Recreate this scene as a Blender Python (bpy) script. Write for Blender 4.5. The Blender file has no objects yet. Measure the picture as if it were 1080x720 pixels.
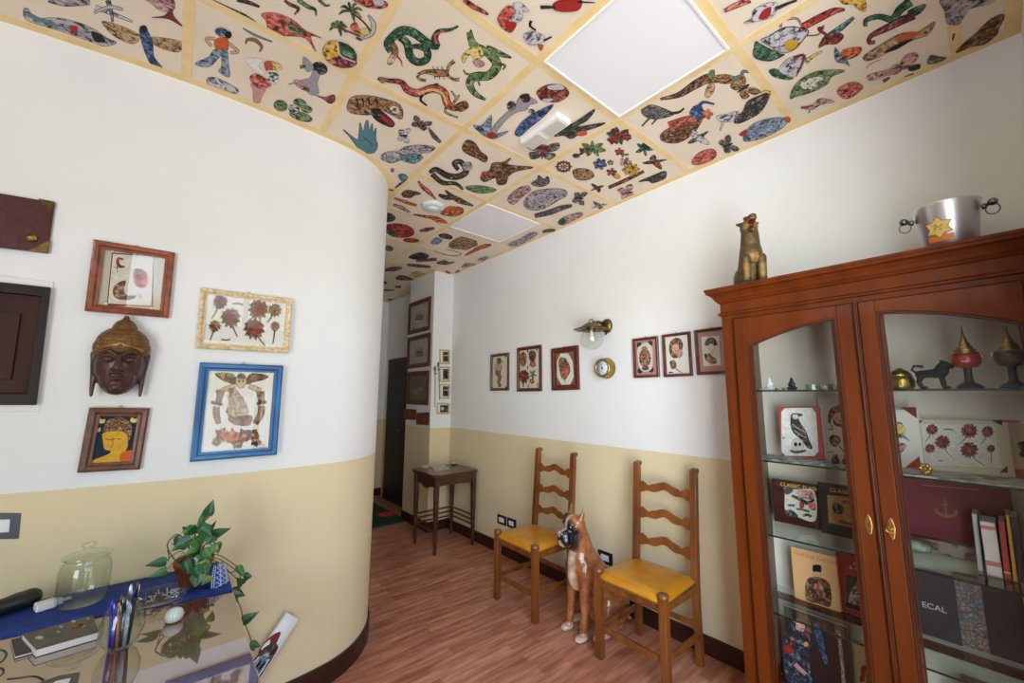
import bpy, bmesh, math, random
from mathutils import Vector, Matrix, Quaternion, noise
random.seed(7)
SC = bpy.context.scene
COL = SC.collection
PI = math.pi
# ------------------------------------------------------------------ camera
EH, W, HC, F = 1.4786, 2.5176, 2.956, 425.0
YAW, PITCH, ROLL = 0.6927, 0.1346, 0.0046
FWD = Vector((math.sin(YAW)*math.cos(PITCH), math.cos(YAW)*math.cos(PITCH), math.sin(PITCH)))
RT0 = Vector((math.cos(YAW), -math.sin(YAW), 0)); UP0 = RT0.cross(FWD)
RT = RT0*math.cos(ROLL)+UP0*math.sin(ROLL); UP = UP0*math.cos(ROLL)-RT0*math.sin(ROLL)
EYE = Vector((0, 0, EH))
def ray(px, py): return RT*((px-540)/F)-UP*((py-360)/F)+FWD
def on(ax, c, px, py):
    """point of the plane axis=c seen at a photo pixel (survey of the room)"""
    d = ray(px, py); i = 'xyz'.index(ax)
    return EYE+d*((c-EYE[i])/d[i])
cd = bpy.data.cameras.new('camera'); cam = bpy.data.objects.new('camera', cd); COL.objects.link(cam)
cd.sensor_width = 36; cd.lens = F*36/1080; cd.clip_start = .02
cam.matrix_world = Matrix(((RT.x, UP.x, -FWD.x, 0), (RT.y, UP.y, -FWD.y, 0), (RT.z, UP.z, -FWD.z, EH), (0, 0, 0, 1)))
SC.camera = cam

# ------------------------------------------------------------------ materials
def lin(c):
    r = []
    for v in c[:3]:
        v = v/255.
        r.append(v/12.92 if v <= .04045 else ((v+.055)/1.055)**2.4)
    return (*r, 1)
MATS = {}
def mat(name, col=(200, 200, 200), rough=.6, metal=0., spec=.5, col2=None, scale=20, stretch=(1, 1, 1), bump=0., bscale=80, detail=4, coat=0., lo=.35, hi=.65, attr=None, lines=None):
    if name in MATS: return MATS[name]
    m = bpy.data.materials.new(name); m.use_nodes = True; MATS[name] = m
    nt = m.node_tree; N = nt.nodes; L = nt.links; b = N['Principled BSDF']
    b.inputs['Base Color'].default_value = lin(col); b.inputs['Roughness'].default_value = rough
    b.inputs['Metallic'].default_value = metal; b.inputs['Specular IOR Level'].default_value = spec
    b.inputs['Coat Weight'].default_value = coat; b.inputs['Coat Roughness'].default_value = .08
    tc = N.new('ShaderNodeTexCoord'); mp = N.new('ShaderNodeMapping'); mp.inputs['Scale'].default_value = stretch
    L.new(tc.outputs['Object'], mp.inputs[0])
    out = None
    if attr:
        a = N.new('ShaderNodeAttribute'); a.attribute_name = attr; out = a.outputs['Color']
    if col2:
        nz = N.new('ShaderNodeTexNoise'); nz.inputs['Scale'].default_value = scale; nz.inputs['Detail'].default_value = detail
        L.new(mp.outputs[0], nz.inputs[0])
        rp = N.new('ShaderNodeValToRGB'); rp.color_ramp.elements[0].position = lo; rp.color_ramp.elements[1].position = hi
        rp.color_ramp.elements[0].color = lin(col); rp.color_ramp.elements[1].color = lin(col2)
        L.new(nz.outputs[0], rp.inputs[0])
        if out:
            mx = N.new('ShaderNodeMix'); mx.data_type = 'RGBA'; mx.blend_type = 'MULTIPLY'; mx.inputs[0].default_value = 1
            L.new(out, mx.inputs[6]); L.new(rp.outputs[0], mx.inputs[7]); out = mx.outputs[2]
        else: out = rp.outputs[0]
    if lines:
        v = N.new('ShaderNodeTexVoronoi'); v.feature = 'DISTANCE_TO_EDGE'; v.inputs['Scale'].default_value = lines[0]
        nz2 = N.new('ShaderNodeTexNoise'); nz2.inputs['Scale'].default_value = lines[0]*1.2
        ad = N.new('ShaderNodeVectorMath'); ad.operation = 'MULTIPLY_ADD'; ad.inputs[1].default_value = (.7/lines[0],)*3
        L.new(nz2.outputs['Color'], ad.inputs[0]); L.new(tc.outputs['Object'], ad.inputs[2]); L.new(ad.outputs[0], v.inputs[0])
        r2 = N.new('ShaderNodeValToRGB'); r2.color_ramp.elements[0].position = lines[1]; r2.color_ramp.elements[1].position = lines[1]+.12
        L.new(v.outputs[0], r2.inputs[0])
        mx = N.new('ShaderNodeMix'); mx.data_type = 'RGBA'; mx.inputs[6].default_value = lin(lines[2])
        L.new(r2.outputs[0], mx.inputs[0])
        if out: L.new(out, mx.inputs[7])
        else: mx.inputs[7].default_value = lin(col)
        out = mx.outputs[2]
    if out: L.new(out, b.inputs['Base Color'])
    if bump:
        n3 = N.new('ShaderNodeTexNoise'); n3.inputs['Scale'].default_value = bscale; n3.inputs['Detail'].default_value = 3
        L.new(mp.outputs[0], n3.inputs[0])
        bp = N.new('ShaderNodeBump'); bp.inputs['Strength'].default_value = bump; bp.inputs['Distance'].default_value = .01
        L.new(n3.outputs[0], bp.inputs['Height']); L.new(bp.outputs[0], b.inputs['Normal'])
    return m
def glassmat(name, tint=(255, 255, 255), ior=1.45, refl=1.0, rough=0.):
    m = bpy.data.materials.new(name); m.use_nodes = True; MATS[name] = m
    nt = m.node_tree; N = nt.nodes; L = nt.links; N.remove(N['Principled BSDF'])
    o = N['Material Output']; t = N.new('ShaderNodeBsdfTransparent'); t.inputs[0].default_value = lin(tint)
    g = N.new('ShaderNodeBsdfGlossy'); g.inputs['Roughness'].default_value = rough
    f = N.new('ShaderNodeLayerWeight'); f.inputs[0].default_value = .5      # thin sheet: Schlick curve on the facing angle
    pw = N.new('ShaderNodeMath'); pw.operation = 'POWER'; pw.inputs[1].default_value = 5; L.new(f.outputs['Facing'], pw.inputs[0])
    r0 = ((ior-1)/(ior+1))**2*refl
    mu = N.new('ShaderNodeMath'); mu.operation = 'MULTIPLY_ADD'; mu.inputs[1].default_value = min(1, refl)*.9; mu.inputs[2].default_value = r0
    x = N.new('ShaderNodeMixShader'); L.new(pw.outputs[0], mu.inputs[0]); L.new(mu.outputs[0], x.inputs[0])
    L.new(t.outputs[0], x.inputs[1]); L.new(g.outputs[0], x.inputs[2]); L.new(x.outputs[0], o.inputs[0]); return m
def wallmat(name, up, low, zc):
    m = mat(name, up, .75, spec=.25, bump=.12, bscale=45)
    nt = m.node_tree; N = nt.nodes; L = nt.links; b = N['Principled BSDF']
    g = N.new('ShaderNodeNewGeometry'); s = N.new('ShaderNodeSeparateXYZ'); L.new(g.outputs['Position'], s.inputs[0])
    gt = N.new('ShaderNodeMath'); gt.operation = 'GREATER_THAN'; gt.inputs[1].default_value = zc
    L.new(s.outputs[2], gt.inputs[0])
    nz = N.new('ShaderNodeTexNoise'); nz.inputs['Scale'].default_value = 3; nz.inputs['Detail'].default_value = 5
    L.new(g.outputs['Position'], nz.inputs[0])
    mx = N.new('ShaderNodeMix'); mx.data_type = 'RGBA'; L.new(gt.outputs[0], mx.inputs[0])
    mx.inputs[6].default_value = lin(low); mx.inputs[7].default_value = lin(up)
    m2 = N.new('ShaderNodeMix'); m2.data_type = 'RGBA'; m2.blend_type = 'MULTIPLY'; m2.inputs[0].default_value = .10
    L.new(mx.outputs[2], m2.inputs[6]); L.new(nz.outputs[0], m2.inputs[7]); L.new(m2.outputs[2], b.inputs['Base Color'])
    return m
M_wall = wallmat('two_tone_wall_paint', (236, 236, 236), (226, 209, 172), 1.114)
M_sheet = mat('printed_sheet', (236, 221, 200), .55, col2=(229, 212, 188), scale=2.5, spec=.3)
M_tape = mat('ochre_ceiling_strip', (240, 214, 160), .5, col2=(230, 200, 140), scale=9, spec=.3)
M_white = mat('white_plastic', (232, 230, 228), .45)
M_diff = mat('white_diffuser', (238, 236, 238), .5, bump=.06, bscale=300)
M_black = mat('black_plastic', (24, 24, 26), .35)
M_dark = mat('dark_wood', (58, 30, 18), .4, col2=(38, 19, 12), scale=14, stretch=(1, 1, .15), coat=.2)
M_base = mat('baseboard_wood', (62, 30, 20), .35, col2=(44, 22, 16), scale=8)
M_cab = mat('cabinet_mahogany', (102, 44, 7), .48, col2=(76, 30, 5), scale=16, stretch=(1, 1, .09), spec=.14, coat=.04, lo=.25, hi=.8)
M_cabd = mat('cabinet_moulding', (80, 32, 8), .42, col2=(58, 23, 7), scale=9, stretch=(1, .1, .3), spec=.2, coat=.05)
M_cabin = mat('cabinet_back_board', (236, 229, 219), .6, col2=(228, 219, 207), scale=3)
M_cabside = mat('cabinet_inner_side', (112, 90, 76), .5)
M_chair = mat('chair_walnut', (136, 78, 30), .34, col2=(86, 44, 18), scale=18, stretch=(1, 1, .12), coat=.25, lo=.3, hi=.75)
M_seat = mat('mustard_leather', (204, 136, 20), .3, col2=(176, 110, 14), scale=9, coat=.25, bump=.05, bscale=120, lo=.3, hi=.7)
M_brass = mat('aged_brass', (136, 112, 62), .38, 1., col2=(92, 76, 44), scale=30, bump=.1)
M_brassb = mat('polished_brass', (196, 164, 94), .28, 1.)
M_gold = mat('hammered_gold', (186, 156, 84), .3, 1., bump=.5, bscale=70)
M_steel = mat('brushed_aluminium', (226, 226, 230), .36, 1., bump=.02, bscale=200, stretch=(1, 1, .05))
M_steeld = mat('dull_steel', (110, 110, 112), .3, 1.)
M_pane = glassmat('clear_pane', (252, 253, 252), 1.45, .6)
M_frameglass = glassmat('picture_pane', (255, 255, 255), 1.5, .7)
M_shelf = glassmat('green_shelf_glass', (244, 250, 246), 1.5)
M_jar = glassmat('jar_glass', (248, 251, 248), 1.5, 1.0)
M_shelfedge = mat('dark_glass_edge', (22, 40, 34), .15)
M_paper = mat('paper', (226, 222, 214), .6)
M_leaf = mat('pothos_leaf', (40, 104, 38), .35, col2=(92, 140, 52), scale=14, lo=.45, hi=.75)
M_stem = mat('pothos_stem', (86, 84, 40), .5)
M_terra = mat('terracotta', (140, 66, 34), .7)
M_blue = mat('blue_felt', (20, 52, 132), .85, col2=(16, 42, 112), scale=30)
PAL = dict(K=(30, 26, 28), D=(58, 48, 44), R=(168, 44, 40), r=(196, 84, 70), G=(38, 84, 58), g=(96, 124, 72), B=(52, 82, 132),
           b=(120, 140, 164), Y=(212, 164, 52), y=(220, 196, 110), T=(176, 140, 98), t=(206, 180, 146), L=(164, 156, 164), l=(196, 192, 200),
           M=(126, 44, 50), m=(188, 140, 140), N=(112, 70, 40), n=(150, 106, 66), W=(236, 232, 226), P=(206, 150, 144), O=(206, 96, 40),
           S=(222, 178, 140), E=(140, 146, 140), e=(120, 40, 26), w=(220, 214, 200), c=(84, 130, 138), k=(90, 84, 84), q=(106, 32, 28), z=(24, 34, 56))
def inkmat(base, sc):
    name = 'ink_shaded_%s_%d' % (base, sc)
    if name in MATS: return MATS[name]
    m = mat(name, PAL[base], .6, spec=.2); nt = m.node_tree; N = nt.nodes; L = nt.links; c = PAL[base]
    tc = N.new('ShaderNodeTexCoord'); nz = N.new('ShaderNodeTexNoise'); nz.inputs['Scale'].default_value = sc; nz.inputs['Detail'].default_value = 3; nz.inputs['Distortion'].default_value = 1.2
    L.new(tc.outputs['Object'], nz.inputs[0]); rp = N.new('ShaderNodeValToRGB'); cr = rp.color_ramp
    k = lambda t, w: lin(tuple(v*(1-w)+u*w for v, u in zip(c, t)))
    cr.elements[0].position = .36; cr.elements[0].color = k((34, 28, 28), .85); cr.elements[1].position = .72; cr.elements[1].color = k((236, 222, 200), .6)
    for p, q in ((.43, k((34, 28, 28), .45)), (.48, k((0, 0, 0), .05)), (.56, k((255, 240, 220), .12)), (.63, k((236, 222, 200), .38))): e = cr.elements.new(p); e.color = q
    L.new(nz.outputs[0], rp.inputs[0]); L.new(rp.outputs[0], N['Principled BSDF'].inputs['Base Color']); return m
def ink(c, s=1.0):
    """flat printing ink; a lower-case suffix L adds fine dark pen lines"""
    base = c[0]
    if len(c) > 1: return inkmat(base, 38 if c[1] == '#' else 110)
    return mat('ink_%s' % base, PAL[base], .6, spec=.2, col2=tuple(int(v*.92) for v in PAL[base]), scale=60)

# ------------------------------------------------------------------ mesh helpers
class MB:
    def __init__(s): s.v = []; s.f = []; s.m = []; s.mats = []; s.sm = []
    def mi(s, m):
        if m not in s.mats: s.mats.append(m)
        return s.mats.index(m)
    def add(s, vs, fs, m, smooth=False):
        o = len(s.v); s.v += [Vector(v) for v in vs]; i = s.mi(m)
        for f in fs: s.f.append([o+k for k in f]); s.m.append(i); s.sm.append(smooth)
        return s
    def box(s, lo, hi, m, xf=None):
        x0, y0, z0 = lo; x1, y1, z1 = hi
        vs = [Vector(p) for p in ((x0, y0, z0), (x1, y0, z0), (x1, y1, z0), (x0, y1, z0), (x0, y0, z1), (x1, y0, z1), (x1, y1, z1), (x0, y1, z1))]
        if xf: vs = [xf @ v for v in vs]
        return s.add(vs, [(0, 3, 2, 1), (4, 5, 6, 7), (0, 1, 5, 4), (1, 2, 6, 5), (2, 3, 7, 6), (3, 0, 4, 7)], m)
    def prism(s, poly, a, b, axis, m, smooth=False):
        """poly = 2D points in the plane across 'axis', extruded a..b"""
        n = len(poly); i = 'xyz'.index(axis)
        def P(p, c):
            l = list(p); l.insert(i, c); return Vector(l)
        vs = [P(p, a) for p in poly]+[P(p, b) for p in poly]
        fs = [tuple(range(n))[::-1], tuple(range(n, 2*n))]
        for k in range(n): fs.append((k, (k+1) % n, n+(k+1) % n, n+k))
        return s.add(vs, fs, m, smooth)
    def lathe(s, prof, c, m, n=32, axis='z', smooth=True, squash=None, xf=None):
        """prof = (radius, height) list"""
        c = Vector(c); vs = []; fs = []
        for r, h in prof:
            for k in range(n):
                a = 2*PI*k/n; v = Vector((r*math.cos(a), r*math.sin(a), h))
                if squash: v = Vector((v.x*squash[0], v.y*squash[1], v.z*squash[2]))
                if axis == 'x': v = Vector((v.z, v.x, v.y))
                if axis == 'y': v = Vector((v.x, v.z, v.y))
                if xf: v = xf @ v
                vs.append(c+v)
        for j in range(len(prof)-1):
            for k in range(n): fs.append((j*n+k, j*n+(k+1) % n, (j+1)*n+(k+1) % n, (j+1)*n+k))
        if prof[0][0] > 1e-5: fs.append(tuple(range(n))[::-1])
        if prof[-1][0] > 1e-5: fs.append(tuple(range((len(prof)-1)*n, len(prof)*n)))
        return s.add(vs, fs, m, smooth)
    def tube(s, pts, r, m, n=10, closed=False):
        pts = [Vector(p) for p in pts]; N_ = len(pts)
        rs = [r]*N_ if not isinstance(r, (list, tuple)) else [r[0]+(r[-1]-r[0])*i/(N_-1) for i in range(N_)] if len(r) == 2 else list(r)
        vs = []; fs = []; ref = None
        for i, p in enumerate(pts):
            t = (pts[(i+1) % N_]-pts[i-1]) if closed else (pts[min(i+1, N_-1)]-pts[max(i-1, 0)])
            t.normalize()
            if ref is None: ref = t.orthogonal().normalized()
            ref = (ref-t*ref.dot(t)).normalized(); o = t.cross(ref)
            for k in range(n):
                a = 2*PI*k/n; vs.append(p+(ref*math.cos(a)+o*math.sin(a))*rs[i])
        for i in range(N_ if closed else N_-1):
            j = (i+1) % N_
            for k in range(n): fs.append((i*n+k, i*n+(k+1) % n, j*n+(k+1) % n, j*n+k))
        if not closed: fs += [tuple(range(n))[::-1], tuple(range((N_-1)*n, N_*n))]
        return s.add(vs, fs, m, True)
    def ball(s, c, r, m, n=16, xf=None):
        if not isinstance(r, (tuple, list)): r = (r, r, r)
        prof = [(math.sin(PI*i/10), -math.cos(PI*i/10)) for i in range(11)]
        prof[0] = (0.0, -1); prof[-1] = (0.0, 1)
        return s.lathe([(max(a, 0), b) for a, b in prof], c, m, n, squash=r, xf=xf)
    def quad(s, a, b, c, d, m): return s.add([a, b, c, d], [(0, 1, 2, 3)], m)
def clean(me):
    bm = bmesh.new(); bm.from_mesh(me); bmesh.ops.remove_doubles(bm, verts=bm.verts, dist=1e-6)
    bm.to_mesh(me); bm.free()
def obj(name, mb, parent=None, bevel=0, off=None, label=None, keep=False, normals=True):
    """links ONE mesh; vertices are world coordinates unless keep (then local to the parent)"""
    me = bpy.data.meshes.new(name)
    o_ = Vector((0, 0, 0))
    if parent is not None and not keep:
        inv = world(parent).inverted(); vs = [inv @ v for v in mb.v]
    elif parent is None and not keep:
        xs = [v.x for v in mb.v]; ys = [v.y for v in mb.v]; zs = [v.z for v in mb.v]
        o_ = Vector(((min(xs)+max(xs))/2, (min(ys)+max(ys))/2, min(zs))) if off is None else Vector(off)
        vs = [v-o_ for v in mb.v]
    else: vs = mb.v
    me.from_pydata([tuple(v) for v in vs], [], mb.f)
    for m in mb.mats: me.materials.append(m)
    me.polygons.foreach_set('material_index', mb.m); me.polygons.foreach_set('use_smooth', mb.sm)
    me.update()
    if normals:
        bm = bmesh.new(); bm.from_mesh(me); bmesh.ops.recalc_face_normals(bm, faces=bm.faces); bm.to_mesh(me); bm.free()
    o = bpy.data.objects.new(name, me); COL.objects.link(o); o.location = o_
    if parent is not None: o.parent = parent
    if bevel:
        b = o.modifiers.new('bevel', 'BEVEL'); b.width = bevel; b.segments = 2; b.limit_method = 'ANGLE'; b.angle_limit = .7
    if label: o['label'] = label
    return o
def world(o):
    m = o.matrix_basis.copy() if o.parent is None else world(o.parent) @ o.matrix_basis
    return m
def tag(o, label, cat, group=None):
    o['label'] = label; o['category'] = cat
    if group: o['group'] = group
    return o
def thing(name, label, cat, loc, rz=0, group=None):
    o = bpy.data.objects.new(name, None); COL.objects.link(o); o.location = loc; o.rotation_euler = (0, 0, rz)
    o.empty_display_size = .05
    return tag(o, label, cat, group)
def struct(name, mb, parent=None, bevel=0):
    o = obj(name, mb, parent, bevel, off=(0, 0, 0) if parent is None else None)
    if parent is None: o['kind'] = 'structure'
    return o
def spline(pts, closed=False, k=6):
    out = []; n = len(pts)
    rng = range(n) if closed else range(n-1)
    for i in rng:
        if closed: p0, p1, p2, p3 = pts[i-1], pts[i], pts[(i+1) % n], pts[(i+2) % n]
        else: p0, p1, p2, p3 = pts[max(i-1, 0)], pts[i], pts[i+1], pts[min(i+2, n-1)]
        for j in range(k):
            t = j/k
            out.append(tuple(.5*((2*b)+(-a+c)*t+(2*a-5*b+4*c-d)*t*t+(-a+3*b-3*c+d)*t**3) for a, b, c, d in zip(p0, p1, p2, p3)))
    if not closed: out.append(tuple(pts[-1]))
    return out
class Art:
    """flat printed drawing on a plane axis=c (layers a hair apart towards the room)"""
    def __init__(s, mb, ax, c, sign, ox=0, oy=0, sc=1, eps=.00004, n0=1, rib=1.0):
        s.mb = mb; s.ax = ax; s.c = c; s.sg = sign; s.fr(ox, oy, sc); s.eps = eps; s.n = n0; s.rib = rib; s.poly = None
    def fr(s, ox, oy, sc): s.ox, s.oy, s.sc = ox, oy, sc; return s
    def P(s, x, y, lay):
        p = on(s.ax, s.c, s.ox+x/s.sc, s.oy+y/s.sc); i = 'xyz'.index(s.ax); p[i] += s.sg*s.eps*lay; return p
    def face(s, pts, col):
        s.n += 1; lay = s.n % 90+1
        s.mb.add([s.P(x, y, lay) for x, y in pts], [tuple(range(len(pts)))], ink(col) if isinstance(col, str) else col)
    def ribbon(s, pts, ws, col, closed=False):
        s.n += 1; lay = s.n % 90+1; n = len(pts); vs = []
        for i, (x, y) in enumerate(pts):
            a = pts[i-1] if (i > 0 or closed) else pts[i]; b = pts[(i+1) % n] if (i < n-1 or closed) else pts[i]
            dx, dy = b[0]-a[0], b[1]-a[1]; l = math.hypot(dx, dy) or 1; nx, ny = -dy/l, dx/l; w = ws[i]/2
            vs += [s.P(x+nx*w, y+ny*w, lay), s.P(x-nx*w, y-ny*w, lay)]
        fs = [(2*i, 2*i+1, (2*i+3) % (2*n), (2*i+2) % (2*n)) for i in range(n if closed else n-1)]
        s.mb.add(vs, fs, ink(col) if isinstance(col, str) else col)
    def b(s, pts, col, out=3., oc='K', raw=False):
        q = pts if raw else spline(pts, True, 5)
        if out: s.ribbon(q, [out*s.rib]*len(q), oc, True)
        s.face(q, col)
        return s
    def s(s, pts, w, col, out=2.5, oc='K', k=6):
        q = spline(pts, False, k); n = len(q)
        if not isinstance(w, (list, tuple)): w = [w]*len(pts)
        ws = []
        for i in range(n):
            t = i/(n-1)*(len(w)-1); j = min(int(t), len(w)-2) if len(w) > 1 else 0
            ws.append(w[j]+(w[min(j+1, len(w)-1)]-w[j])*(t-j))
        if out: s.ribbon(q, [x+2*out*s.rib for x in ws], oc)
        s.ribbon(q, ws, col)
        return s
    def el(s, x, y, rx, ry, col, ang=0, out=2.5, oc='K', n=14):
        q = []
        for i in range(n):
            a = 2*PI*i/n; u, v = rx*math.cos(a), ry*math.sin(a)
            q.append((x+u*math.cos(ang)-v*math.sin(ang), y+u*math.sin(ang)+v*math.cos(ang)))
        return s.b(q, col, out, oc, True)
    def flower(s, x, y, r, col='R#', cen='Y', n=6, sq=.7, out=2):
        for i in range(n):
            a = 2*PI*i/n+x; s.el(x+r*.55*math.cos(a), y+r*.55*sq*math.sin(a), r*.5, r*.42*sq, col, a, out, 'K', 8)
        s.el(x, y, r*.33, r*.33*sq, cen, 0, out*.6, 'K', 8); return s
    def leafy(s, x, y, r, col='G', n=4, a0=0, sq=.7):
        for i in range(n):
            a = a0+2*PI*i/n; c, d = math.cos(a), math.sin(a)*sq
            s.b([(x, y), (x+r*.5*c-r*.2*d, y+r*.5*d+r*.2*c), (x+r*c, y+r*d), (x+r*.5*c+r*.2*d, y+r*.5*d-r*.2*c)], col, 1.5)
        return s
    def fly(s, x, y, r, ang, c1='T#', c2='D', sq=.8):
        """butterfly or insect"""
        def T(u, v): return (x+(u*math.cos(ang)-v*math.sin(ang))*r, y+(u*math.sin(ang)+v*math.cos(ang))*r*sq)
        for g in (1, -1):
            s.b([T(0, -.1*g), T(.2, -.9*g), T(.75, -1.0*g), T(.6, -.4*g)], c1, 2)
            s.b([T(-.1, -.1*g), T(-.1, -.8*g), T(-.6, -.7*g), T(-.5, -.2*g)], c1, 2)
        s.b([T(.55, 0), T(.2, -.13), T(-.6, 0), T(.2, .13)], c2, 1); return s
    def bird(s, x, y, r, ang, c1='D#', c2='k#', sq=.8, flip=1):
        def T(u, v): return (x+(u*math.cos(ang)-v*flip*math.sin(ang))*r, y+(u*math.sin(ang)+v*flip*math.cos(ang))*r*sq)
        s.b([T(-1.1, .15), T(-.5, -.1), T(.1, -.22), T(.6, -.2), T(.85, -.02), T(.5, .12), T(0, .25), T(-.5, .2)], c1, 2)
        s.b([T(.1, -.05), T(-.1, -.6), T(-.5, -1.05), T(-.55, -.5), T(-.35, 0)], c2, 2)
        s.b([T(.15, .1), T(.2, .5), T(-.2, .9), T(-.3, .4)], c2, 2); return s

# ------------------------------------------------------------------ sculpted figures (union of blobs, remeshed into one skin)
def sculpt(name, prims, voxel, colfn, material, parent, smooth=6, keep=True):
    mb = MB(); m0 = material
    for p in prims:
        if p[0] == 'e':
            _, c, r, *rot = p
            xf = None
            if rot:
                xf = Matrix.Rotation(rot[0][2], 3, 'Z') @ Matrix.Rotation(rot[0][1], 3, 'Y') @ Matrix.Rotation(rot[0][0], 3, 'X')
            mb.ball(c, r, m0, 20, xf)
        else:
            _, a, b, r0, r1 = p; a = Vector(a); b = Vector(b); d = b-a; l = d.length
            q = Vector((0, 0, 1)).rotation_difference(d).to_matrix()
            prof = [(r0*math.sin(t*PI/10), -r0*math.cos(t*PI/10)) for t in range(0, 6)]+[(r1*math.cos(t*PI/10), l+r1*math.sin(t*PI/10)) for t in range(0, 6)]
            prof[0] = (0, -r0); prof[-1] = (0, l+r1)
            mb.lathe(prof, a, m0, 16, xf=q)
    tmp = obj('tmp', mb, None, keep=True)
    rm = tmp.modifiers.new('r', 'REMESH'); rm.mode = 'VOXEL'; rm.voxel_size = voxel; rm.use_smooth_shade = True
    sm = tmp.modifiers.new('s', 'SMOOTH'); sm.iterations = smooth; sm.factor = .5
    dg = bpy.context.evaluated_depsgraph_get(); dg.update()
    me = bpy.data.meshes.new_from_object(tmp.evaluated_get(dg)); me.name = name
    bpy.data.objects.remove(tmp)
    me.materials.clear(); me.materials.append(material)
    for p in me.polygons: p.use_smooth = True
    if colfn:
        a = me.color_attributes.new('coat', 'FLOAT_COLOR', 'POINT')
        for i, v in enumerate(me.vertices): a.data[i].color = lin(colfn(v.co, v.normal))
    o = bpy.data.objects.new(name, me); COL.objects.link(o); o.parent = parent
    return o
def text_mesh(mb, s, origin, u, v, size, m, align='LEFT', depth=.0004, shear=0):
    """lettering laid on the plane origin + u*x + v*y"""
    c = bpy.data.curves.new('t', 'FONT'); c.body = s; c.size = size; c.align_x = align; c.extrude = depth; c.shear = shear
    o = bpy.data.objects.new('t', c); COL.objects.link(o)
    dg = bpy.context.evaluated_depsgraph_get(); dg.update()
    me = bpy.data.meshes.new_from_object(o.evaluated_get(dg))
    u = Vector(u).normalized(); v = Vector(v).normalized(); n = u.cross(v); O = Vector(origin)
    mb.add([O+u*p.co.x+v*p.co.y+n*p.co.z for p in me.vertices], [tuple(p.vertices) for p in me.polygons], m)
    bpy.data.objects.remove(o); bpy.data.meshes.remove(me); bpy.data.curves.remove(c)
# ================================================================== SETTING
LW = [(-3.6, 2.92), (-2.3, 2.66), (-1.6, 2.56), (-1.1, 2.475), (-.67, 2.405), (-.4, 2.368), (-.09, 2.335), (.2, 2.328), (.49, 2.342), (.66, 2.362), (.78, 2.395), (.89, 2.46), (.99, 2.565), (1.06, 2.69), (1.10, 2.83), (1.12, 3.0), (1.125, 3.4)]
LWS = spline(LW, False, 5)
def lwy(x):
    for a, b in zip(LWS, LWS[1:]):
        if a[0] <= x <= b[0]: return a[1]+(b[1]-a[1])*(x-a[0])/(b[0]-a[0]+1e-9)
    return 2.34
mb = MB().prism(LWS+[(1.125, 6.12), (-3.6, 6.12)], 0, HC, 'z', M_wall)
o = struct('wall_left', mb)
M_floor = mat('laminate_floor', (176, 108, 74), .33, coat=.15)
nt = M_floor.node_tree; N = nt.nodes; L = nt.links
g = N.new('ShaderNodeNewGeometry'); br = N.new('ShaderNodeTexBrick'); L.new(g.outputs['Position'], br.inputs[0])
br.inputs['Scale'].default_value = 1; br.inputs['Brick Width'].default_value = .46; br.inputs['Row Height'].default_value = .066
br.inputs['Mortar Size'].default_value = .0008; br.inputs['Mortar'].default_value = lin((150, 92, 68)); br.offset = .37; br.inputs['Bias'].default_value = 0
br.inputs['Color1'].default_value = lin((184, 118, 88)); br.inputs['Color2'].default_value = lin((212, 146, 114))
mp = N.new('ShaderNodeMapping'); mp.inputs['Scale'].default_value = (1.8, 15, 1); L.new(g.outputs['Position'], mp.inputs[0])
nz = N.new('ShaderNodeTexNoise'); nz.inputs['Scale'].default_value = 2.2; nz.inputs['Detail'].default_value = 6; L.new(mp.outputs[0], nz.inputs[0])
rp = N.new('ShaderNodeValToRGB'); rp.color_ramp.elements[0].position = .36; rp.color_ramp.elements[1].position = .62
rp.color_ramp.elements[0].color = lin((206, 192, 184)); rp.color_ramp.elements[1].color = (1, 1, 1, 1); L.new(nz.outputs[0], rp.inputs[0])
mx = N.new('ShaderNodeMix'); mx.data_type = 'RGBA'; mx.blend_type = 'MULTIPLY'; mx.inputs[0].default_value = 1
L.new(br.outputs[0], mx.inputs[6]); L.new(rp.outputs[0], mx.inputs[7]); L.new(mx.outputs[2], N['Principled BSDF'].inputs['Base Color'])
struct('floor', MB().box((-3.9, -.6, -.06), (2.8, 6.3, 0), M_floor))
struct('wall_right', MB().box((W, -.2, 0), (W+.15, 6.3, HC), M_wall))
struct('wall_back', MB().box((1.0, 6.12, 0), (W, 6.3, HC), M_wall))
PXX = 2.255
struct('wall_pier', MB().box((PXX, 4.16, 0), (W, 4.80, HC), M_wall), bevel=.004)
XS = -2.6; Z0, Z1, Y0, Y1 = 2.55, 2.93, -.14, 1.7  # side wall with a high window added to brighten the right wall and cabinet
mb = MB().box((XS-.15, -.2, 0), (XS, 3.1, Z0), M_wall).box((XS-.15, -.2, Z1), (XS, 3.1, HC), M_wall).box((XS-.15, -.2, Z0), (XS, Y0, Z1), M_wall).box((XS-.15, Y1, Z0), (XS, 3.1, Z1), M_wall)
struct('wall_side', mb)
mb = MB()
for y0, y1, z0, z1 in ((Y0, Y1, Z0, Z0+.04), (Y0, Y1, Z1-.04, Z1), (Y0, Y0+.04, Z0+.04, Z1-.04), (Y1-.04, Y1, Z0+.04, Z1-.04), (.76, .80, Z0+.04, Z1-.04)): mb.box((XS-.12, y0, z0), (XS-.08, y1, z1), M_white)
o = struct('window_4', mb, bevel=.003); struct('window_glass', MB().box((XS-.102, Y0+.04, Z0+.04), (XS-.098, Y1-.04, Z1-.04), M_pane), o)
al = bpy.data.lights.new('window_portal', 'AREA'); al.shape = 'RECTANGLE'; al.size = Z1-Z0; al.size_y = Y1-Y0; al.cycles.is_portal = True
ao = bpy.data.objects.new('window_portal', al); COL.objects.link(ao); ao.location = (XS-.14, (Y0+Y1)/2, (Z0+Z1)/2); ao.rotation_euler = (0, -PI/2, 0)
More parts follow.
